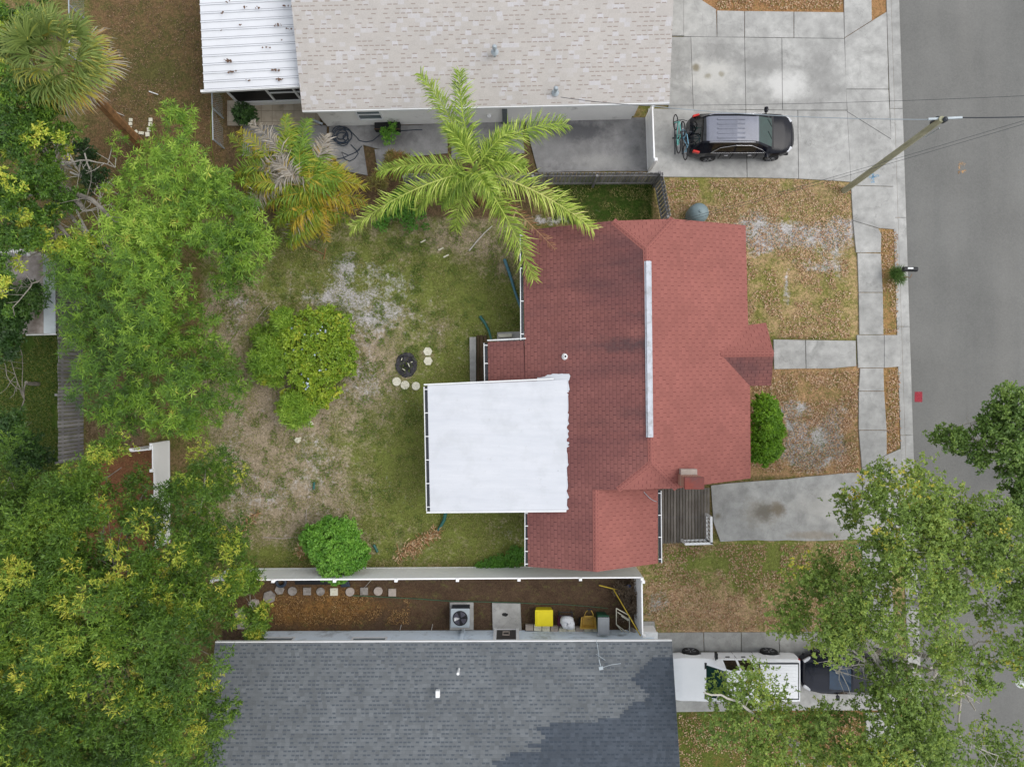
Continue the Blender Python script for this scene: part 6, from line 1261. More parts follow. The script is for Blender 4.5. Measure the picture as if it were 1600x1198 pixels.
for lab, x, y, s_ in [('upper cream stone of the pair right of the fire pit', 668.5, 549, .38), ('lower cream stone of the pair right of the fire pit', 669, 564, .38), ('left cream stone below the fire pit', 620, 596, .36), ('cracked middle cream stone below the fire pit', 633, 601.5, .36), ('right cream stone below the fire pit', 650, 603, .34)]:
    paver(lab, x, y, 'hex' if 'lower' in lab or 'upper' in lab else 'round', M['cream_stone'], s_, grp='cream stones around the fire pit')
# fire pit: ring of ash with charred logs
fp = thing('fire_pit', 'round charcoal fire pit with grey ash and burnt sticks in the back yard', 'fire pit', P(635, 570)); mb = MB(); r = random.Random(4)
prof = [(.50, 0), (.47, .07), (.38, .10), (.3, .05), (.12, .03), (0, .03)]; mb.lathe(prof, P(635, 570), 26); mb.v = [(v[0] + r.gauss(0, .018), v[1] * 1.0 + (v[1] - P(635, 570).y) * .18 + r.gauss(0, .018), v[2] + r.gauss(0, .012)) for v in mb.v]; mb.build('ash_ring', M['ash'], fp, world=True)
mb = MB()
for k in range(9): c = P(635 + r.uniform(-8, 8), 570 + r.uniform(-10, 10), .1); a = r.uniform(0, 6.28); l = r.uniform(.08, .22); mb.tube([c, c + Vector((math.cos(a) * l, math.sin(a) * l, .04))], .018, 6)
mb.build('charred_stick', M['rubber'], fp, world=True); mb = MB()
for x, y, a, l in ((637, 567, -1.1, .2), (639, 572, 1.7, .12), (629, 576, -.6, .14), (627, 563, 1.2, .12), (642, 566, .3, .08)): c = P(x, y, .16); mb.tube([c, c + Vector((math.cos(a) * l, math.sin(a) * l, .02))], .02, 6)
mb.build('ashen_stick', M['cream_stone'], fp, world=True)
# air conditioner
ac = thing('air_conditioner', 'square grey air conditioning unit with top fan on a concrete pad', 'air conditioner', P(721, 962)); mb = MB(); mb.prism(pxy([(703, 940), (740, 940), (740, 983), (703, 983)]), 0, .08, .6); mb.build('pad', M['concrete'], ac, world=True)
tc = P(719, 965, .78); mb = MB(); mb.box((tc.x, tc.y, .42), (.78, .78, .68)); bo = mb.build('cabinet', mat('charcoal_louvres', lin(78, 82, 90), .5), ac, world=True, bevel=.04)
mb = MB()
for z in np.linspace(.14, .7, 12): mb.box((tc.x, tc.y, z), (.80, .80, .014))
mb.build('louvres', M['dark_metal'], bo, world=True)
mb = MB(); mb.box((tc.x, tc.y, .79), (.86, .86, .07)); tp_ = mb.build('top', M['metal_grey'], ac, world=True, bevel=.05)
mb = MB(); mb.lathe([(.34, .828), (.33, .835), (.3, .829), (0, .829)], (tc.x, tc.y, 0), 32); mb.build('fan_opening', M['rubber'], tp_, world=True)
mb = MB()
for k in range(4):
    a = k * math.pi / 2 + .5; pts = [(tc.x + .04 * math.cos(a), tc.y + .04 * math.sin(a), .84)] + [(tc.x + .29 * math.cos(a + t_), tc.y + .29 * math.sin(a + t_), .835 + .01 * t_) for t_ in (0, .25, .5, .75, 1.0)]; mb.add(pts, [(0, 1, 2), (0, 2, 3), (0, 3, 4), (0, 4, 5)])
mb.build('fan_blade', mat('grey_fan', lin(90, 88, 100), .4), tp_, world=True); mb = MB()
for rr_ in (.1, .17, .24, .31): mb.tube([(tc.x + rr_ * math.cos(a), tc.y + rr_ * math.sin(a), .86) for a in np.linspace(0, 2 * math.pi, 28)[:-1]], .004, 4, closed=True)
for k in range(12): a = k * math.pi / 6; mb.tube([(tc.x, tc.y, .87), (tc.x + .33 * math.cos(a), tc.y + .33 * math.sin(a), .85)], .004, 4)
mb.build('grille', M['dark_metal'], tp_, world=True)
mb = MB(); a = 2.9; pts = [(tc.x, tc.y, .845)] + [(tc.x + .28 * math.cos(a + t_), tc.y + .28 * math.sin(a + t_), .842) for t_ in (0, .25, .5, .75)]; mb.add(pts, [(0, 1, 2), (0, 2, 3), (0, 3, 4)]); mb.build('fan_blade', M['white_trim'], tp_, world=True, label='fan blade with a glint in its pale colour')  # extra blade, its white colour stands in for a glint
mb = MB(); mb.prism(pxy([(769, 941), (813, 942), (815, 984), (770, 984)]), -.02, .07, .55); struct(mb.build('door_slab', M['concrete'])); decal('stain', 789, 959, 5, 3, M['rubber'], .075, 3)
# row of blocks on a timber
bl = thing('block_row', 'row of cream edging blocks along a timber under the bins', 'blocks', P(875, 980)); mb = MB(); mb.bar(P(820, 985, .06), P(936, 989, .06), .1, .12); mb.build('timber', M['rubber'], bl, world=True)
for i in range(9):
    mb = MB(); c = P(827 + i * 13, 978 + i * .55); mb.box((c.x, c.y, .12), (.35, .26, .2), -.04, tone=.5); mb.build('block', M['cream_stone'] if i % 3 else M['pink_stone'], bl, world=True, bevel=.012)
# yellow bin
def bin_(name, label, x0, y0, x1, y1, h, bm, lm, cat='bin', taper=.86, lid=.04):
    a, b = P(x0, y0, h), P(x1, y1, h); c = (a + b) / 2; sx, sy = abs(a.x - b.x), abs(a.y - b.y); o = thing(name, label, cat, (c.x, c.y, 0)); mb = MB()
    mb.box((c.x, c.y, (h - .04) / 2 + .01), (sx * taper, sy * taper, h - .04), taper=1 / taper * .97); mb.build('body', bm, o, world=True, bevel=.02)
    mb = MB(); mb.box((c.x, c.y, h), (sx, sy, lid)); mb.box((c.x, c.y, h + lid * .7), (sx * .8, sy * .8, lid * .5)); mb.build('lid', lm, o, world=True, bevel=.015)
    return o, c, sx, sy
bin_('storage_bin', 'bright yellow rectangular bin on the block row', 836, 952.5, 864, 978, .6, M['yellow'], M['yellow'])
o, c, sx, sy = bin_('wheelie_bin', 'green wheeled bin with a long grey lid next to the white frame', 934, 964, 952, 992, 1.05, M['bin_green'], M['bin_grey'], 'bin', .8)
mb = MB(); mb.bar((c.x - sx / 2, c.y + sy / 2 + .05, 1.0), (c.x + sx / 2, c.y + sy / 2 + .05, 1.0), .04, .04); mb.build('handle', M['bin_green'], o, world=True)
for s_ in (-1, 1): mb = MB(); mb.lathe([(.13, -.03), (.13, .03)], (c.x + s_ * sx * .4, c.y - sy * .3, .13), 16, 'x'); mb.build('wheel', M['rubber'], o, world=True)
mb = MB()
for k in range(5): mb.box((c.x - sx * .32 + k * sx * .16, c.y - sy * .1, 1.085), (.018, sy * .7, .012))
mb.build('lid_ribs', M['bin_grey'], o, world=True)
# folding chair with white bag
fc = thing('folding_chair', 'dark folding chair with maroon cloth holding a white bag', 'chair', P(884, 968)); c = P(884, 970, .45); mb = MB()
for s_ in (-.3, .3): mb.tube([(c.x + s_, c.y + .5, .75), (c.x + s_, c.y + .1, .4), (c.x + s_, c.y - .35, .02)], .018, 8); mb.tube([(c.x + s_, c.y - .3, .45), (c.x + s_, c.y + .35, .02)], .018, 8)
mb.tube([(c.x - .3, c.y + .5, .75), (c.x + .3, c.y + .5, .75)], .018, 8); mb.tube([(c.x - .3, c.y + .3, .6), (c.x + .3, c.y + .3, .6)], .018, 8); mb.tube([(c.x - .3, c.y - .3, .45), (c.x + .3, c.y - .3, .45)], .018, 8); mb.build('frame', M['black_plastic'], fc, world=True, smooth=True)
mb = MB(); mb.add([(c.x - .34, c.y + .22, .42), (c.x + .3, c.y + .3, .5), (c.x + .36, c.y - .3, .4), (c.x - .36, c.y - .25, .4), (c.x - .38, c.y + .2, .2), (c.x - .38, c.y - .25, .15)], [(0, 3, 2, 1), (0, 4, 5, 3)]); mb.build('seat', M['maroon'], fc, world=True)
def lump(mb, c, rx, ry, rz, seed, n=14, amp=.16):
    vs = []; r = random.Random(seed)
    for i in range(n + 1):
        th = math.pi * i / n
        for k in range(n * 2): ph = math.pi * k / n; q = 1 + amp * (float(vnoise(np.array([math.cos(ph) * 1.5 + seed]), np.array([math.sin(ph) * 1.5 + 7]), np.array([th * 1.3]))[0]) - .5) * 2; vs.append((c[0] + rx * q * math.sin(th) * math.cos(ph), c[1] + ry * q * math.sin(th) * math.sin(ph), c[2] + rz * q * math.cos(th)))
    m2 = n * 2; mb.add(vs, [(i * m2 + k, (i + 1) * m2 + k, (i + 1) * m2 + (k + 1) % m2, i * m2 + (k + 1) % m2) for i in range(n) for k in range(m2)])
mb = MB(); c2 = P(887, 972, .6); lump(mb, (c2.x, c2.y, .62), .34, .29, .2, 3, amp=.35); tag(mb.build('bag', M['bag'], smooth=True), 'puffy white plastic bag lying on the dark folding chair', 'bag')
# ochre cart
oc = thing('garden_cart', 'ochre yellow garden spreader cart with black handle between bag and green bin', 'cart', P(919, 968)); c = P(919, 972, .4); mb = MB()
vs = []
for z, sx_, sy_ in ((.2, .28, .2), (.5, .38, .27), (.5, .34, .23), (.26, .25, .17)): vs += [(c.x - sx_, c.y - sy_, z), (c.x + sx_, c.y - sy_, z), (c.x + sx_ * .86, c.y + sy_, z), (c.x - sx_ * .86, c.y + sy_, z)]
fs = []
for l_ in range(3): fs += [(l_ * 4 + k, l_ * 4 + (k + 1) % 4, l_ * 4 + 4 + (k + 1) % 4, l_ * 4 + 4 + k) for k in range(4)]
mb.add(vs, fs + [(12, 13, 14, 15), (3, 2, 1, 0)]); mb.build('hopper', M['ochre'], oc, world=True)
mb = MB(); mb.tube([(c.x - .22, c.y + .2, .5), (c.x - .16, c.y + .55, .75), (c.x - .05, c.y + .75, .9), (c.x + .05, c.y + .75, .9), (c.x + .16, c.y + .55, .75), (c.x + .26, c.y + .2, .5)], .018, 8); mb.tube([(c.x - .22, c.y + .35, .6), (c.x + .22, c.y + .35, .6)], .02, 8); mb.build('handle', M['ochre'], oc, world=True)
mb = MB(); mb.tube([(c.x - .1, c.y + .75, .92), (c.x + .1, c.y + .75, .92)], .035, 8); mb.build('grip', M['rubber'], oc, world=True)
for s_ in (-1, 1): mb = MB(); mb.lathe([(.16, -.04), (.16, .04)], (c.x + s_ * .36, c.y - .02, .16), 18, 'x'); mb.build('wheel', M['rubber'], oc, world=True)
# white tube frame (old trailer/walker)
wf = thing('hand_truck', 'white tubular hand truck leaning in the corner with one wheel', 'hand truck', P(973, 968)); mb = MB(); q = lambda x, y, z: P(x, y, z)
for a in ([(963, 950, .9), (963, 975, .5), (983, 990, .25)], [(963, 950, .9), (983, 961, .95), (984, 990, .3)], [(965, 956, .8), (983, 968, .75)], [(963, 975, .5), (978, 993, .1), (985, 990, .25)], [(971, 962, .85), (982, 969, .8)]): mb.tube([q(*p) for p in a], .022, 8)
mb.build('frame', M['cream_stone'], wf, world=True, smooth=True); mb = MB(); c = q(987, 985, .25); mb.lathe([(.1, -.03), (.15, -.04), (.16, 0), (.15, .04), (.1, .03)], c, 22, 'x'); mb.v = [(v[0] + (v[2] - c.z) * .8, v[1], v[2]) for v in mb.v]; mb.build('wheel', M['mortar_stone'], wf, world=True, smooth=True)
# yellow T pole
tpz = thing('yellow_pole', 'long yellow pole with a crossbar leaning across the side yard corner', 'pole', P(960, 921)); mb = MB(); mb.tube([P(959, 921, .3), P(983, 962, 1.2), P(1001, 993, 1.75)], .024, 8); mb.build('shaft', M['yellow_pole'], tpz, world=True, smooth=True); mb = MB(); mb.tube([P(936, 914, .25), P(978, 924.5, .25)], .026, 8); mb.build('crossbar', M['yellow_pole'], tpz, world=True, smooth=True)
mb = MB(); mb.lathe([(0, -.12), (.08, -.1), (.12, 0), (.08, .1), (0, .12)], P(982, 917, .14), 16); tag(mb.build('ball', M['blue'], smooth=True), 'small blue ball beside the yellow crossbar', 'ball')
bush('debris_pile', 'heap of tan cut brush against the white fence corner', (984, 940), [lobe(986, 935, .3, .4, .3, .8), lobe(978, 950, .2, .4, .2, .5), lobe(972, 915, .15, .5, .1, .3)], leafmat('tan_debris', [(0, lin(70, 58, 46)), (.5, lin(128, 110, 90)), (1, lin(196, 172, 148))]), 500, 5, .14, .03, 77, gap=.2, spread=.1)
# white utility cabinet
cbx = thing('utility_cabinet', 'white utility cabinet at the fence end beside the grey roof', 'cabinet', P(1012, 980)); a, b = P(1007, 987.5, .95), P(1028, 1001, .95); c = (a + b) / 2; mb = MB(); mb.box((c.x - .03, c.y, .46), (abs(b.x - a.x), abs(a.y - b.y), .92)); mb.build('body', M['white'], cbx, world=True, bevel=.02); mb = MB(); mb.box((c.x - .03, c.y, .95), (abs(b.x - a.x) + .04, abs(a.y - b.y) + .04, .05)); mb.build('top', M['white_trim'], cbx, world=True, bevel=.01)
mb = MB(); mb.prism(pxy([(1000, 970), (1022, 970), (1026, 992), (1000, 992)]), 0, .05, .6); struct(mb.build('cabinet_pad', M['concrete']))
# tyre and dark junk by the fence
mb = MB(); c = P(439, 909, .1); mb.tube([(c.x + math.cos(a) * .2, c.y + math.sin(a) * .2, .1) for a in np.linspace(0, 2 * math.pi, 24)[:-1]], .07, 10, closed=True); tag(mb.build('tyre', M['hose_dark'], smooth=True), 'small dark tyre lying against the white fence', 'tyre')
mb = MB(); mb.prism(pxy([(462, 903), (525, 903), (526, 912), (462, 912)]), 0, .1); tag(mb.build('plastic_tray', M['black_plastic'], bevel=.02), 'long black plastic tray on the mulch at the fence foot', 'tray')
mb = MB(); mb.prism(pxy([(532, 906), (545, 905), (548, 915), (534, 916)]), 0, .15); mb.prism(pxy([(534, 908), (543, 907), (545, 913), (536, 914)]), .15, .2); tag(mb.build('box', M['hose_dark'], bevel=.03), 'small dark blue box under the edge of the round bush', 'box')
def stick(label, pts, r_=.02, m=None, cat='stick', name='stick', n=6):
    mb = MB(); w3 = [P(*p) if len(p) == 3 else P(p[0], p[1], .04) for p in pts]; mb.tube(w3, [r_ * (1 - .4 * i / len(w3)) for i in range(len(w3))], n); tag(mb.build(name, m or M['pale_bark'], smooth=True), label, cat)
stick('thin pale stick leaning on the white fence above the stepping stones', [(580, 906, .8), (569, 918, .1)], .015)
stick('short upright stake against the blue wall, nearer the stepping stones', [(624, 988, .05), (627, 976, .5)], .014); stick('short pale stake on the mulch near the air conditioner', [(674, 985, .05), (676, 975, .2)], .016)
stick('long curved pale branch on the lawn below the bright palm', [(733, 392), (745, 377), (757, 364), (769, 353)], .035); stick('brown branch lying on the ground below the ragged palm clump', [(470, 378), (485, 388), (505, 397)], .03, M['brown_bark']); stick('brown upright twig under the ragged palm clump', [(506, 405), (509, 388)], .025, M['brown_bark'])
stick('pale twig on the lawn left of the blue flowering bush', [(401, 500), (412, 485), (420, 477)], .012); stick('second pale twig just right of the other near the blue flowering bush', [(415, 510), (425, 490), (433, 476)], .012)
stick('short white stick on the dark lawn below the fan palm', [(233, 143), (247, 148)], .025, M['white_trim']); stick('thin pale stick beside the fan palm skirt', [(178, 174), (194, 181)], .02)
stick('thin white stick lying left of the round bush', [(479, 795), (478, 815), (477, 838)], .02, M['pink_stone']); stick('long thin pale rod lying across the lower lawn left of the round bush', [(412, 839), (440, 841), (470, 839)], .018, M['pink_stone'])
for i, (lab, x, y) in enumerate([('white bark scrap on the lawn, left one of three', 661, 377), ('white bark scrap, middle one of three', 689, 389), ('white bark scrap, right one of three', 697, 400)]): stick(lab, [(x - 4, y + 2), (x + 4, y - 2)], .04, M['cream_stone'], 'bark scrap', 'bark_scrap')
def rock(label, x, y, s_, m=None):
    mb = MB(); c = P(x, y); lump(mb, (c.x, c.y, s_ * .25), s_, s_ * .85, s_ * .45, int(x), 8, .5); tag(mb.build('rock', m or M['cream_stone'], smooth=True), label, 'rock')
rock('white rock just below the blue flowering bush', 485.5, 661, .13); rock('flatter white rock farther down the bare lawn', 466, 687, .15)
rock('small pale stone near the green pipe scrap', 483, 776, .08, M['pink_stone'])
# white bricks set in a U on the dark lawn
for i, (x, y, sx_, sy_, rz) in enumerate([(205, 188, 5, 5, 0), (204.5, 194, 5, 5, .1), (204, 200, 5, 4.5, 0), (204, 206, 4.5, 5, .1), (213, 206.5, 5, 5, .5), (221.5, 208.5, 8, 4.5, -.1), (236, 188, 5.5, 6, 0), (235.5, 195, 5.5, 6, 0), (233, 203, 5, 6, .1), (231, 210.5, 6, 7, .1)]):
    mb = MB(); c = P(x, y); mb.box((0, 0, .03), (sx_ / 34, sy_ / 34, .07)); o = mb.build('brick', M['cream_stone'], bevel=.01); o.location = (c.x, c.y, 0); o.rotation_euler = (0, 0, rz)
    tag(o, 'white brick in the %s of the brick U, %s' % (('left arm', ['top one', 'second one', 'third one', 'bottom one'][i]) if i < 4 else ('bottom side', ['round left one', 'flat right one'][i - 4]) if i < 6 else ('right arm', ['top one', 'second one', 'third one', 'bottom one'][i - 6])), 'brick', 'white bricks set in a U')
# hoses and pipes
stick('faded blue corrugated pipe lying left of the house gutter', [(788, 405, .1), (797, 430, .1), (806, 460, .1), (814, 482, .1)], .075, M['pipe_blue'], 'pipe', 'drain_pipe', 10)
stick('green corrugated pipe curving to the low gutter corner', [(750, 494, .08), (758, 505, .1), (764, 517, .2), (768, 532, .5)], .07, M['pipe_green'], 'pipe', 'drain_pipe', 10)
stick('dark green corrugated pipe from under the white flat roof', [(697, 797, .3), (694, 812, .12), (688, 823, .1), (684, 828, .08)], .085, M['pipe_green'], 'pipe', 'drain_pipe', 10)
stick('small dark green pipe scrap on the bare lawn above the round bush', [(491, 753, .05), (490, 764, .05)], .06, M['pipe_green'], 'pipe', 'pipe_scrap', 10); stick('small dark green pipe scrap right of the round bush', [(584, 851, .05), (590, 862, .05)], .07, M['pipe_green'], 'pipe', 'pipe_scrap', 10)
stick('thin green garden hose stretched along the mulched side yard', [(548, 930), (575, 931), (610, 933), (650, 935), (690, 938), (720, 939), (760, 940), (800, 941), (840, 943), (880, 944), (920, 947), (950, 950)], .018, M['hose_green'], 'hose', 'garden_hose')
def coil():
    mb = MB(); pts = []
    for i in range(150):
        t_ = i / 149; a = t_ * 2 * math.pi * 6.3; rx_ = 9 + 5 * math.sin(t_ * 9) + 2 * math.sin(t_ * 31); pts.append(P(535 + rx_ * math.cos(a) + 4 * math.sin(a * .37), 213 + rx_ * .95 * math.sin(a) + 3 * math.cos(a * .29), .06 + .1 * abs(math.sin(a * .5))))
    mb.tube(pts, .022, 6); mb.tube([P(*p, .06) for p in ((545, 203), (555, 212), (562, 220), (572, 222), (582, 220), (592, 212), (600, 206), (620, 205), (650, 203), (660, 203))], .02, 6)
    mb.tube([P(*p, .06) for p in ((548, 226), (556, 234), (560, 240), (554, 248), (546, 252), (538, 248), (534, 238), (545, 243), (556, 238), (566, 228))], .02, 6); mb.tube([P(*p, .06) for p in ((520, 250), (535, 247), (552, 240), (562, 234))], .02, 6)
    tag(mb.build('hose_coil', M['hose_dark'], smooth=True), 'tangled dark blue hose on the concrete behind the palms', 'hose')
coil()
mb = MB(); c = P(607, 199); o = thing('planter_box', 'dark wooden planter box against the stucco wall under the window', 'planter', (c.x, c.y, 0)); mb.box((c.x, c.y, .18), (1.15, .5, .36)); mb.build('box', M['rubber'], o, world=True, bevel=.02); mb = MB(); mb.bar((c.x - .55, c.y + .22, .4), (c.x + .5, c.y + .27, .42), .06, .05); mb.bar((c.x - .58, c.y - .22, .38), (c.x + .58, c.y - .22, .38), .04, .05); mb.build('rim', M['old_wood'], o, world=True)
mb = MB(); c = P(494, 191, .3); o = thing('folded_stand', 'small folded metal stand on the tiled patio edge', 'stand', (c.x, c.y, 0)); mb.bar(P(487, 187, .25), P(504, 194, .25), .09, .05); mb.build('top', M['metal_grey'], o, world=True); mb = MB(); mb.tube([P(489, 188, .22), P(490, 192, .02)], .015, 6); mb.tube([P(501, 193, .22), P(502, 197, .02)], .015, 6); mb.build('leg', M['dark_metal'], o, world=True)
# dried palm boots on the lawn
def dead_frond(label, pts, w_, seed, n=260, spread=.12):
    rng = np.random.default_rng(seed); w3 = np.array([P(*p, .1) for p in pts]); seg = rng.integers(0, len(w3) - 1, n); t_ = rng.random(n)[:, None]; c = w3[seg] * (1 - t_) + w3[seg + 1] * t_ + rng.normal(size=(n, 3)) * np.array([spread, spread, .03])
    d = norm(rng.normal(size=(n, 3)) * np.array([1, 1, .35]) + norm(w3[seg + 1] - w3[seg]) * .6); Q = leafquads(c, d, norm(np.array([0, 0, 1.]) + rng.normal(size=(n, 3)) * .4), rng.uniform(.12, .3, n), np.full(n, w_)); o = quads('dead_frond', Q, rng.random(n) * .9, L_dead); tag(o, label, 'dead frond')
    return o
dead_frond('dry tan frond pile on the lawn right of the round bush', [(620, 872), (632, 862), (642, 850), (660, 845), (675, 838), (685, 828)], .045, 1, 330); dead_frond('small dry frond scrap left of the round bush', [(465, 870), (475, 860), (476, 850)], .04, 2, 70)
dead_frond('dry tan frond at the edge of the big tree near the white fence', [(365, 838), (378, 826), (392, 812), (404, 800)], .04, 3, 120, .08); dead_frond('dry frond scrap under the tree edge above the fence start', [(290, 890), (305, 878), (315, 866)], .04, 4, 80, .08)
dead_frond('reddish brown frond heap in the corner under the tan pile', [(640, 868), (652, 858), (645, 860)], .03, 6, 120, .14)
# dome by the north wall
dm = thing('water_tank', 'grey green round tank with domed top beside the north wall', 'tank', P(1085, 340)); c = P(1086, 338); mb = MB(); mb.lathe([(.45, 0), (.46, .5), (.44, .7), (.36, .86), (.2, .96), (.06, .99), (0, 1.0)], (c.x, c.y, 0), 32); mb.build('shell', M['dome'], dm, world=True, smooth=True); mb = MB(); mb.lathe([(.07, .98), (.07, 1.03), (0, 1.04)], (c.x, c.y, 0), 14); mb.build('cap', M['dome'], dm, world=True, smooth=True)
# mailbox
mbx = thing('mailbox', 'black mailbox on a post leaning over the kerb', 'mailbox', (P(1420, 421, 1.0).x, P(1420, 421, 1.0).y, 0)); mb = MB(); a, b = P(1412.5, 420, 1.15), P(1434, 420.5, 1.15); n = 12; vs = []
for p in (a, b):
    vs += [(p.x, p.y - .1, 1.0), (p.x, p.y + .1, 1.0)] + [(p.x, p.y + .1 * math.cos(math.pi * k / n), 1.1 + .1 * math.sin(math.pi * k / n)) for k in range(n + 1)]
m2 = n + 3; fs = [tuple(range(m2)), tuple(range(m2, 2 * m2))[::-1]] + [(k, m2 + k, m2 + (k + 1) % m2, (k + 1) % m2) for k in range(m2)]; mb.add(vs, fs); mb.build('box', M['black_plastic'], mbx, world=True)
mb = MB(); c = P(1423, 419, 1.21); mb.box((c.x, c.y, 1.204), (.24, .07, .01)); mb.build('sticker', M['white_trim'], mbx, world=True); mb = MB(); c = P(1420, 421, 1.0); mb.box((c.x, c.y, .45), (.09, .09, 1.1)); mb.bar((c.x - .2, c.y, .95), (c.x + .2, c.y, .95), .06, .06); mb.build('post', M['old_wood'], mbx, world=True)
stick('bent brown vine stem dangling over the kerb beside the mailbox', [(1400, 440, .3), (1412, 433, .3), (1418, 433, .35), (1422, 434, .4), (1425, 428, .4)], .02, M['brown_bark'])

# ------------------------------------------------------------------ utility pole and wires
up_ = thing('utility_pole', 'weathered wooden utility pole leaning up beside the sidewalk', 'utility pole', P(1320, 298)); zt = 7.9; top_ = P(1472, 186, zt); mb = MB(); bs_ = P(1319, 298); n = 14
mb.tube([bs_.lerp(top_, i / (n - 1)) for i in range(n)], [.135 - .03 * i / (n - 1) for i in range(n)], 12); mb.build('pole', M['pole_wood'], up_, world=True, smooth=True)
mb = MB(); mb.bar(P(1450, 186.5, zt - .1), P(1503, 184, zt - .1), .07, .07); mb.build('bracket', M['metal_grey'], up_, world=True); mb = MB()
for x, y, z in ((1475, 188, zt - .05), (1459, 191, zt - .5), (1463, 187, zt - .3)): mb.lathe([(.05, -.15), (.09, -.1), (.09, .1), (.04, .15)], P(x, y, z), 12)
mb.build('insulator', M['dark_metal'], up_, world=True, smooth=True); mb = MB(); mb.tube([P(1440, 210, 6.3) + Vector((.14, -.1, 0)), P(1462, 196, 7.4) + Vector((.14, -.1, 0))], .02, 6); mb.build('conduit', M['metal_grey'], up_, world=True)
def wire(label, a, b, sag, r_=.012, m=None, n=24):
    a, b = Vector(a), Vector(b); mb = MB(); mb.tube([a.lerp(b, i / n) + Vector((0, 0, -sag * 4 * (i / n) * (1 - i / n))) for i in range(n + 1)], r_, 5); return tag(mb.build('overhead_wire', m or M['dark_metal'], smooth=True), label, 'wire')
wire('thick pale service cable from the pole to the beige roofed house', P(1460, 187, 7.7), P(1019, 166, 2.75), .35, .016, M['metal_grey']); wire('thin service cable resting along the beige eave', P(1018, 166, 2.85), P(876, 152, 3.3), .12, .012)
wire('cable running right from the pole top across the road', P(1503, 184, 7.8), P(1800, 172, 8.2), .2, .02); wire('thin wire crossing the upper driveway and road', P(1022, 165, 3.0), P(1760, 142, 8.2), .3, .007)
wire('upper of two wires running down to the red roofed house', P(1760, 140, 8.4), P(1060, 345, 3.6), .4, .007); wire('lower of two wires running down to the red roofed house', P(1760, 146, 8.2), P(1048, 352, 3.6), .4, .007)
# street lamp head at the right edge
sl = thing('street_lamp', 'street lamp with a round white head at the lower right edge', 'street lamp', (P(1560, 1010).x + 6, P(1560, 1010).y, 0)); c = P(1596, 1065, 7.5); bx_ = sl.location.x; mb = MB(); mb.tube([(bx_, sl.location.y, 0), (bx_, sl.location.y, 7.2), (bx_ - .5, sl.location.y - .1, 7.6), (c.x + .2, c.y, 7.55)], [.09, .06, .04, .03], 10); mb.build('post', M['metal_grey'], sl, world=True, smooth=True)
mb = MB(); mb.lathe([(0, -.08), (.2, -.06), (.22, 0), (.14, .1), (.06, .14), (0, .14)], c, 20); mb.build('lamp_head', M['white_trim'], sl, world=True, smooth=True)

# neighbour's shed beyond the board fence
sh2 = thing('shed', 'small pale metal roofed shed hidden behind the board fence', 'shed', P(70, 455)); mb = MB(); s0, s1, s2, s3 = P(86, 400, 2.1), P(87, 521, 2.1), P(48, 522, 2.4), P(46, 400, 2.4)
slope(mb, [s0, s1, P(68, 521, 2.35), P(67, 400, 2.35)], s0, s1, th=.05); mb.build('roof', M['metal_grey'], sh2, world=True, smooth=False); mb = MB(); slope(mb, [P(67.2, 400, 2.35), P(68.2, 521, 2.35), P(20, 522, 2.2), P(18, 400, 2.2)], s0, s1, th=.05); mb.build('roof', mat('dirty_shed_roof', lin(186, 176, 170), .8, .15, 3, dirt=lin(112, 100, 86), dirtamt=.6), sh2, world=True)
mb = MB(); a, b = P(30, 405), P(92, 515); walls(mb, [(a.x, a.y), (b.x, a.y), (b.x, b.y), (a.x, b.y)], 0, 2.05); mb.build('wall', M['beige_wall'], sh2, world=True); mb = MB(); mb.bar(s1 + Vector((0, -.03, -.05)), P(40, 522, 2.35) + Vector((0, -.03, -.05)), .05, .12); mb.build('fascia', M['white_trim'], sh2, world=True)

# ------------------------------------------------------------------ ground litter and grass
def scatter(name, label, cat, regions, n, L, W, m, tone, seed, flat=.25, z=.02, fs=22, th=.42):
    rng = np.random.default_rng(seed); areas = np.array([(x1 - x0) * (y1 - y0) * k for x0, y0, x1, y1, k in regions]); ri = rng.choice(len(regions), n, p=areas / areas.sum()); rg = np.array([q[:4] for q in regions])[ri]
    px = rg[:, 0] + (rg[:, 2] - rg[:, 0]) * rng.random(n); py = rg[:, 1] + (rg[:, 3] - rg[:, 1]) * rng.random(n); g = fbm(px / fs, py / fs, seed * 1.7, 4); k = g > th; px, py = px[k], py[k]; n = len(px)
    p = np.stack([(px - 800) / F * H, -(py - 599) / F * H, np.full(n, z)], 1); d = norm(rng.normal(size=(n, 3)) * np.array([1, 1, 0]) + np.array([0, 0, flat]) * rng.random((n, 1)) * 2)
    Q = leafquads(p, d, norm(np.array([0, 0, 1.]) + rng.normal(size=(n, 3)) * .3), L * rng.uniform(.5, 1.3, n), W * rng.uniform(.6, 1.3, n)); T = tone[0] + (tone[1] - tone[0]) * rng.random(n)
    return tag(quads(name, Q, T, m), label, cat, kind='stuff')
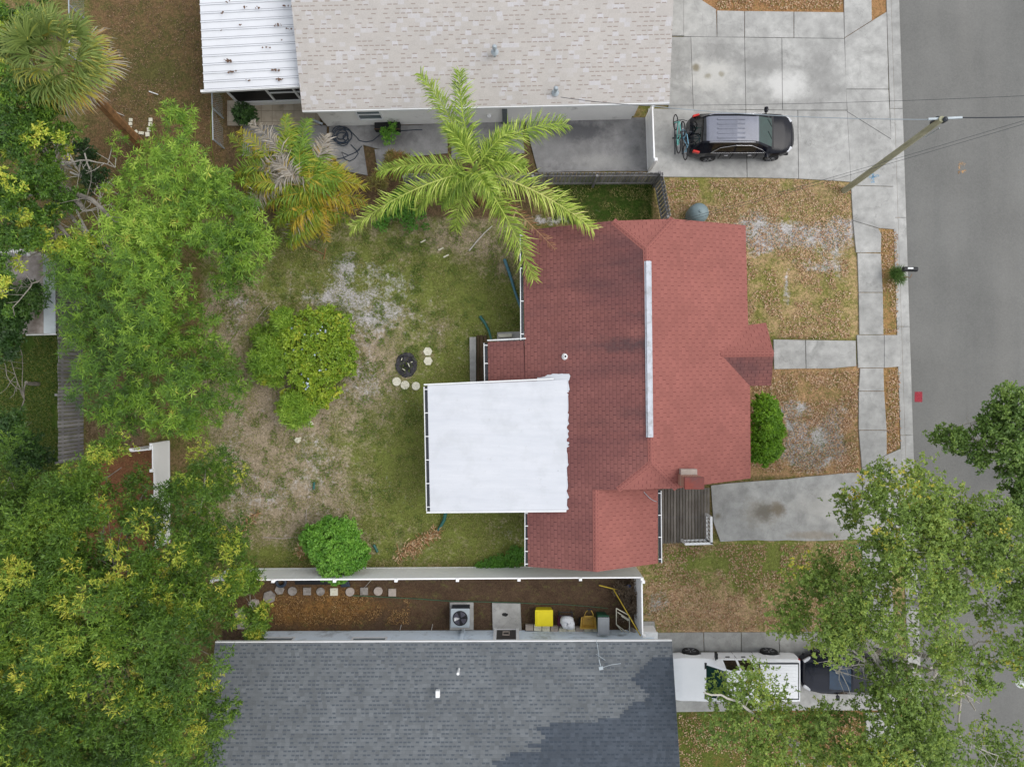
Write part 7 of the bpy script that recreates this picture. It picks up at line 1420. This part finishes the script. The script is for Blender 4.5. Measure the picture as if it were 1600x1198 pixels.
front = [(1040, 282, 1328, 528, 1), (1176, 580, 1340, 738, 1.4), (1378, 362, 1402, 520, 1.2), (1386, 578, 1405, 705, 1.4), (1120, -20, 1316, 15, 1.2), (1008, 850, 1345, 984, 1), (1060, 1114, 1345, 1198, .7)]
L_litter = leafmat('fallen_leaf', [(0, lin(132, 92, 64)), (.5, lin(196, 154, 116)), (1, lin(226, 200, 170))], .1)
scatter('fallen_leaves', 'dry tan fallen leaves covering the front lawns', 'leaf litter', front, 42000, .095, .045, L_litter, (0, 1), 5)
back = [(330, 400, 815, 885, 1), (420, 345, 815, 420, 1)]
scatter('grass', 'patchy green and straw coloured grass of the back yard', 'grass', back + [(870, 290, 1020, 345, 1.6)], 90000, .09, .022, L_grass, (0, .75), 6, .7, fs=16, th=.46)
scatter('weeds', 'low dark green weed tufts dotted over the back yard', 'weeds', [(335, 350, 660, 880, 1), (560, 345, 815, 560, 1)], 90000, .12, .03, leafmat('weed_leaf', [(0, lin(88, 110, 46)), (.6, lin(118, 138, 60)), (1, lin(146, 158, 76))], .15), (0, 1), 14, .8, fs=13, th=.60)
scatter('grass', 'sparse green grass tufts among the front lawn litter', 'grass', front, 26000, .09, .022, L_grass, (0, .5), 8, .7)
scatter('fallen_leaves', 'brown leaf crumbs on the dark upper left lawn', 'leaf litter', [(165, 0, 318, 160, 1), (170, 160, 345, 330, .8)], 9000, .06, .03, leafmat('brown_crumb', [(0, lin(86, 66, 48)), (.7, lin(132, 104, 78)), (1, lin(184, 156, 122))], .1), (0, 1), 9)
scatter('bark_chips', 'golden brown bark chips on the side yard mulch', 'bark chips', [(430, 930, 640, 975, 1)], 5000, .06, .035, leafmat('bark_chip', [(0, lin(100, 70, 42)), (.6, lin(150, 112, 66)), (1, lin(196, 160, 104))], .1), (0, 1), 10)
scatter('grass', 'deep green grass of the yard left of the board fence', 'grass', [(0, 520, 90, 760, 1)], 16000, .11, .026, leafmat('green_grass', [(0, lin(60, 86, 30)), (.6, lin(98, 122, 46)), (1, lin(146, 140, 70))], .15), (0, 1), 12, .8)
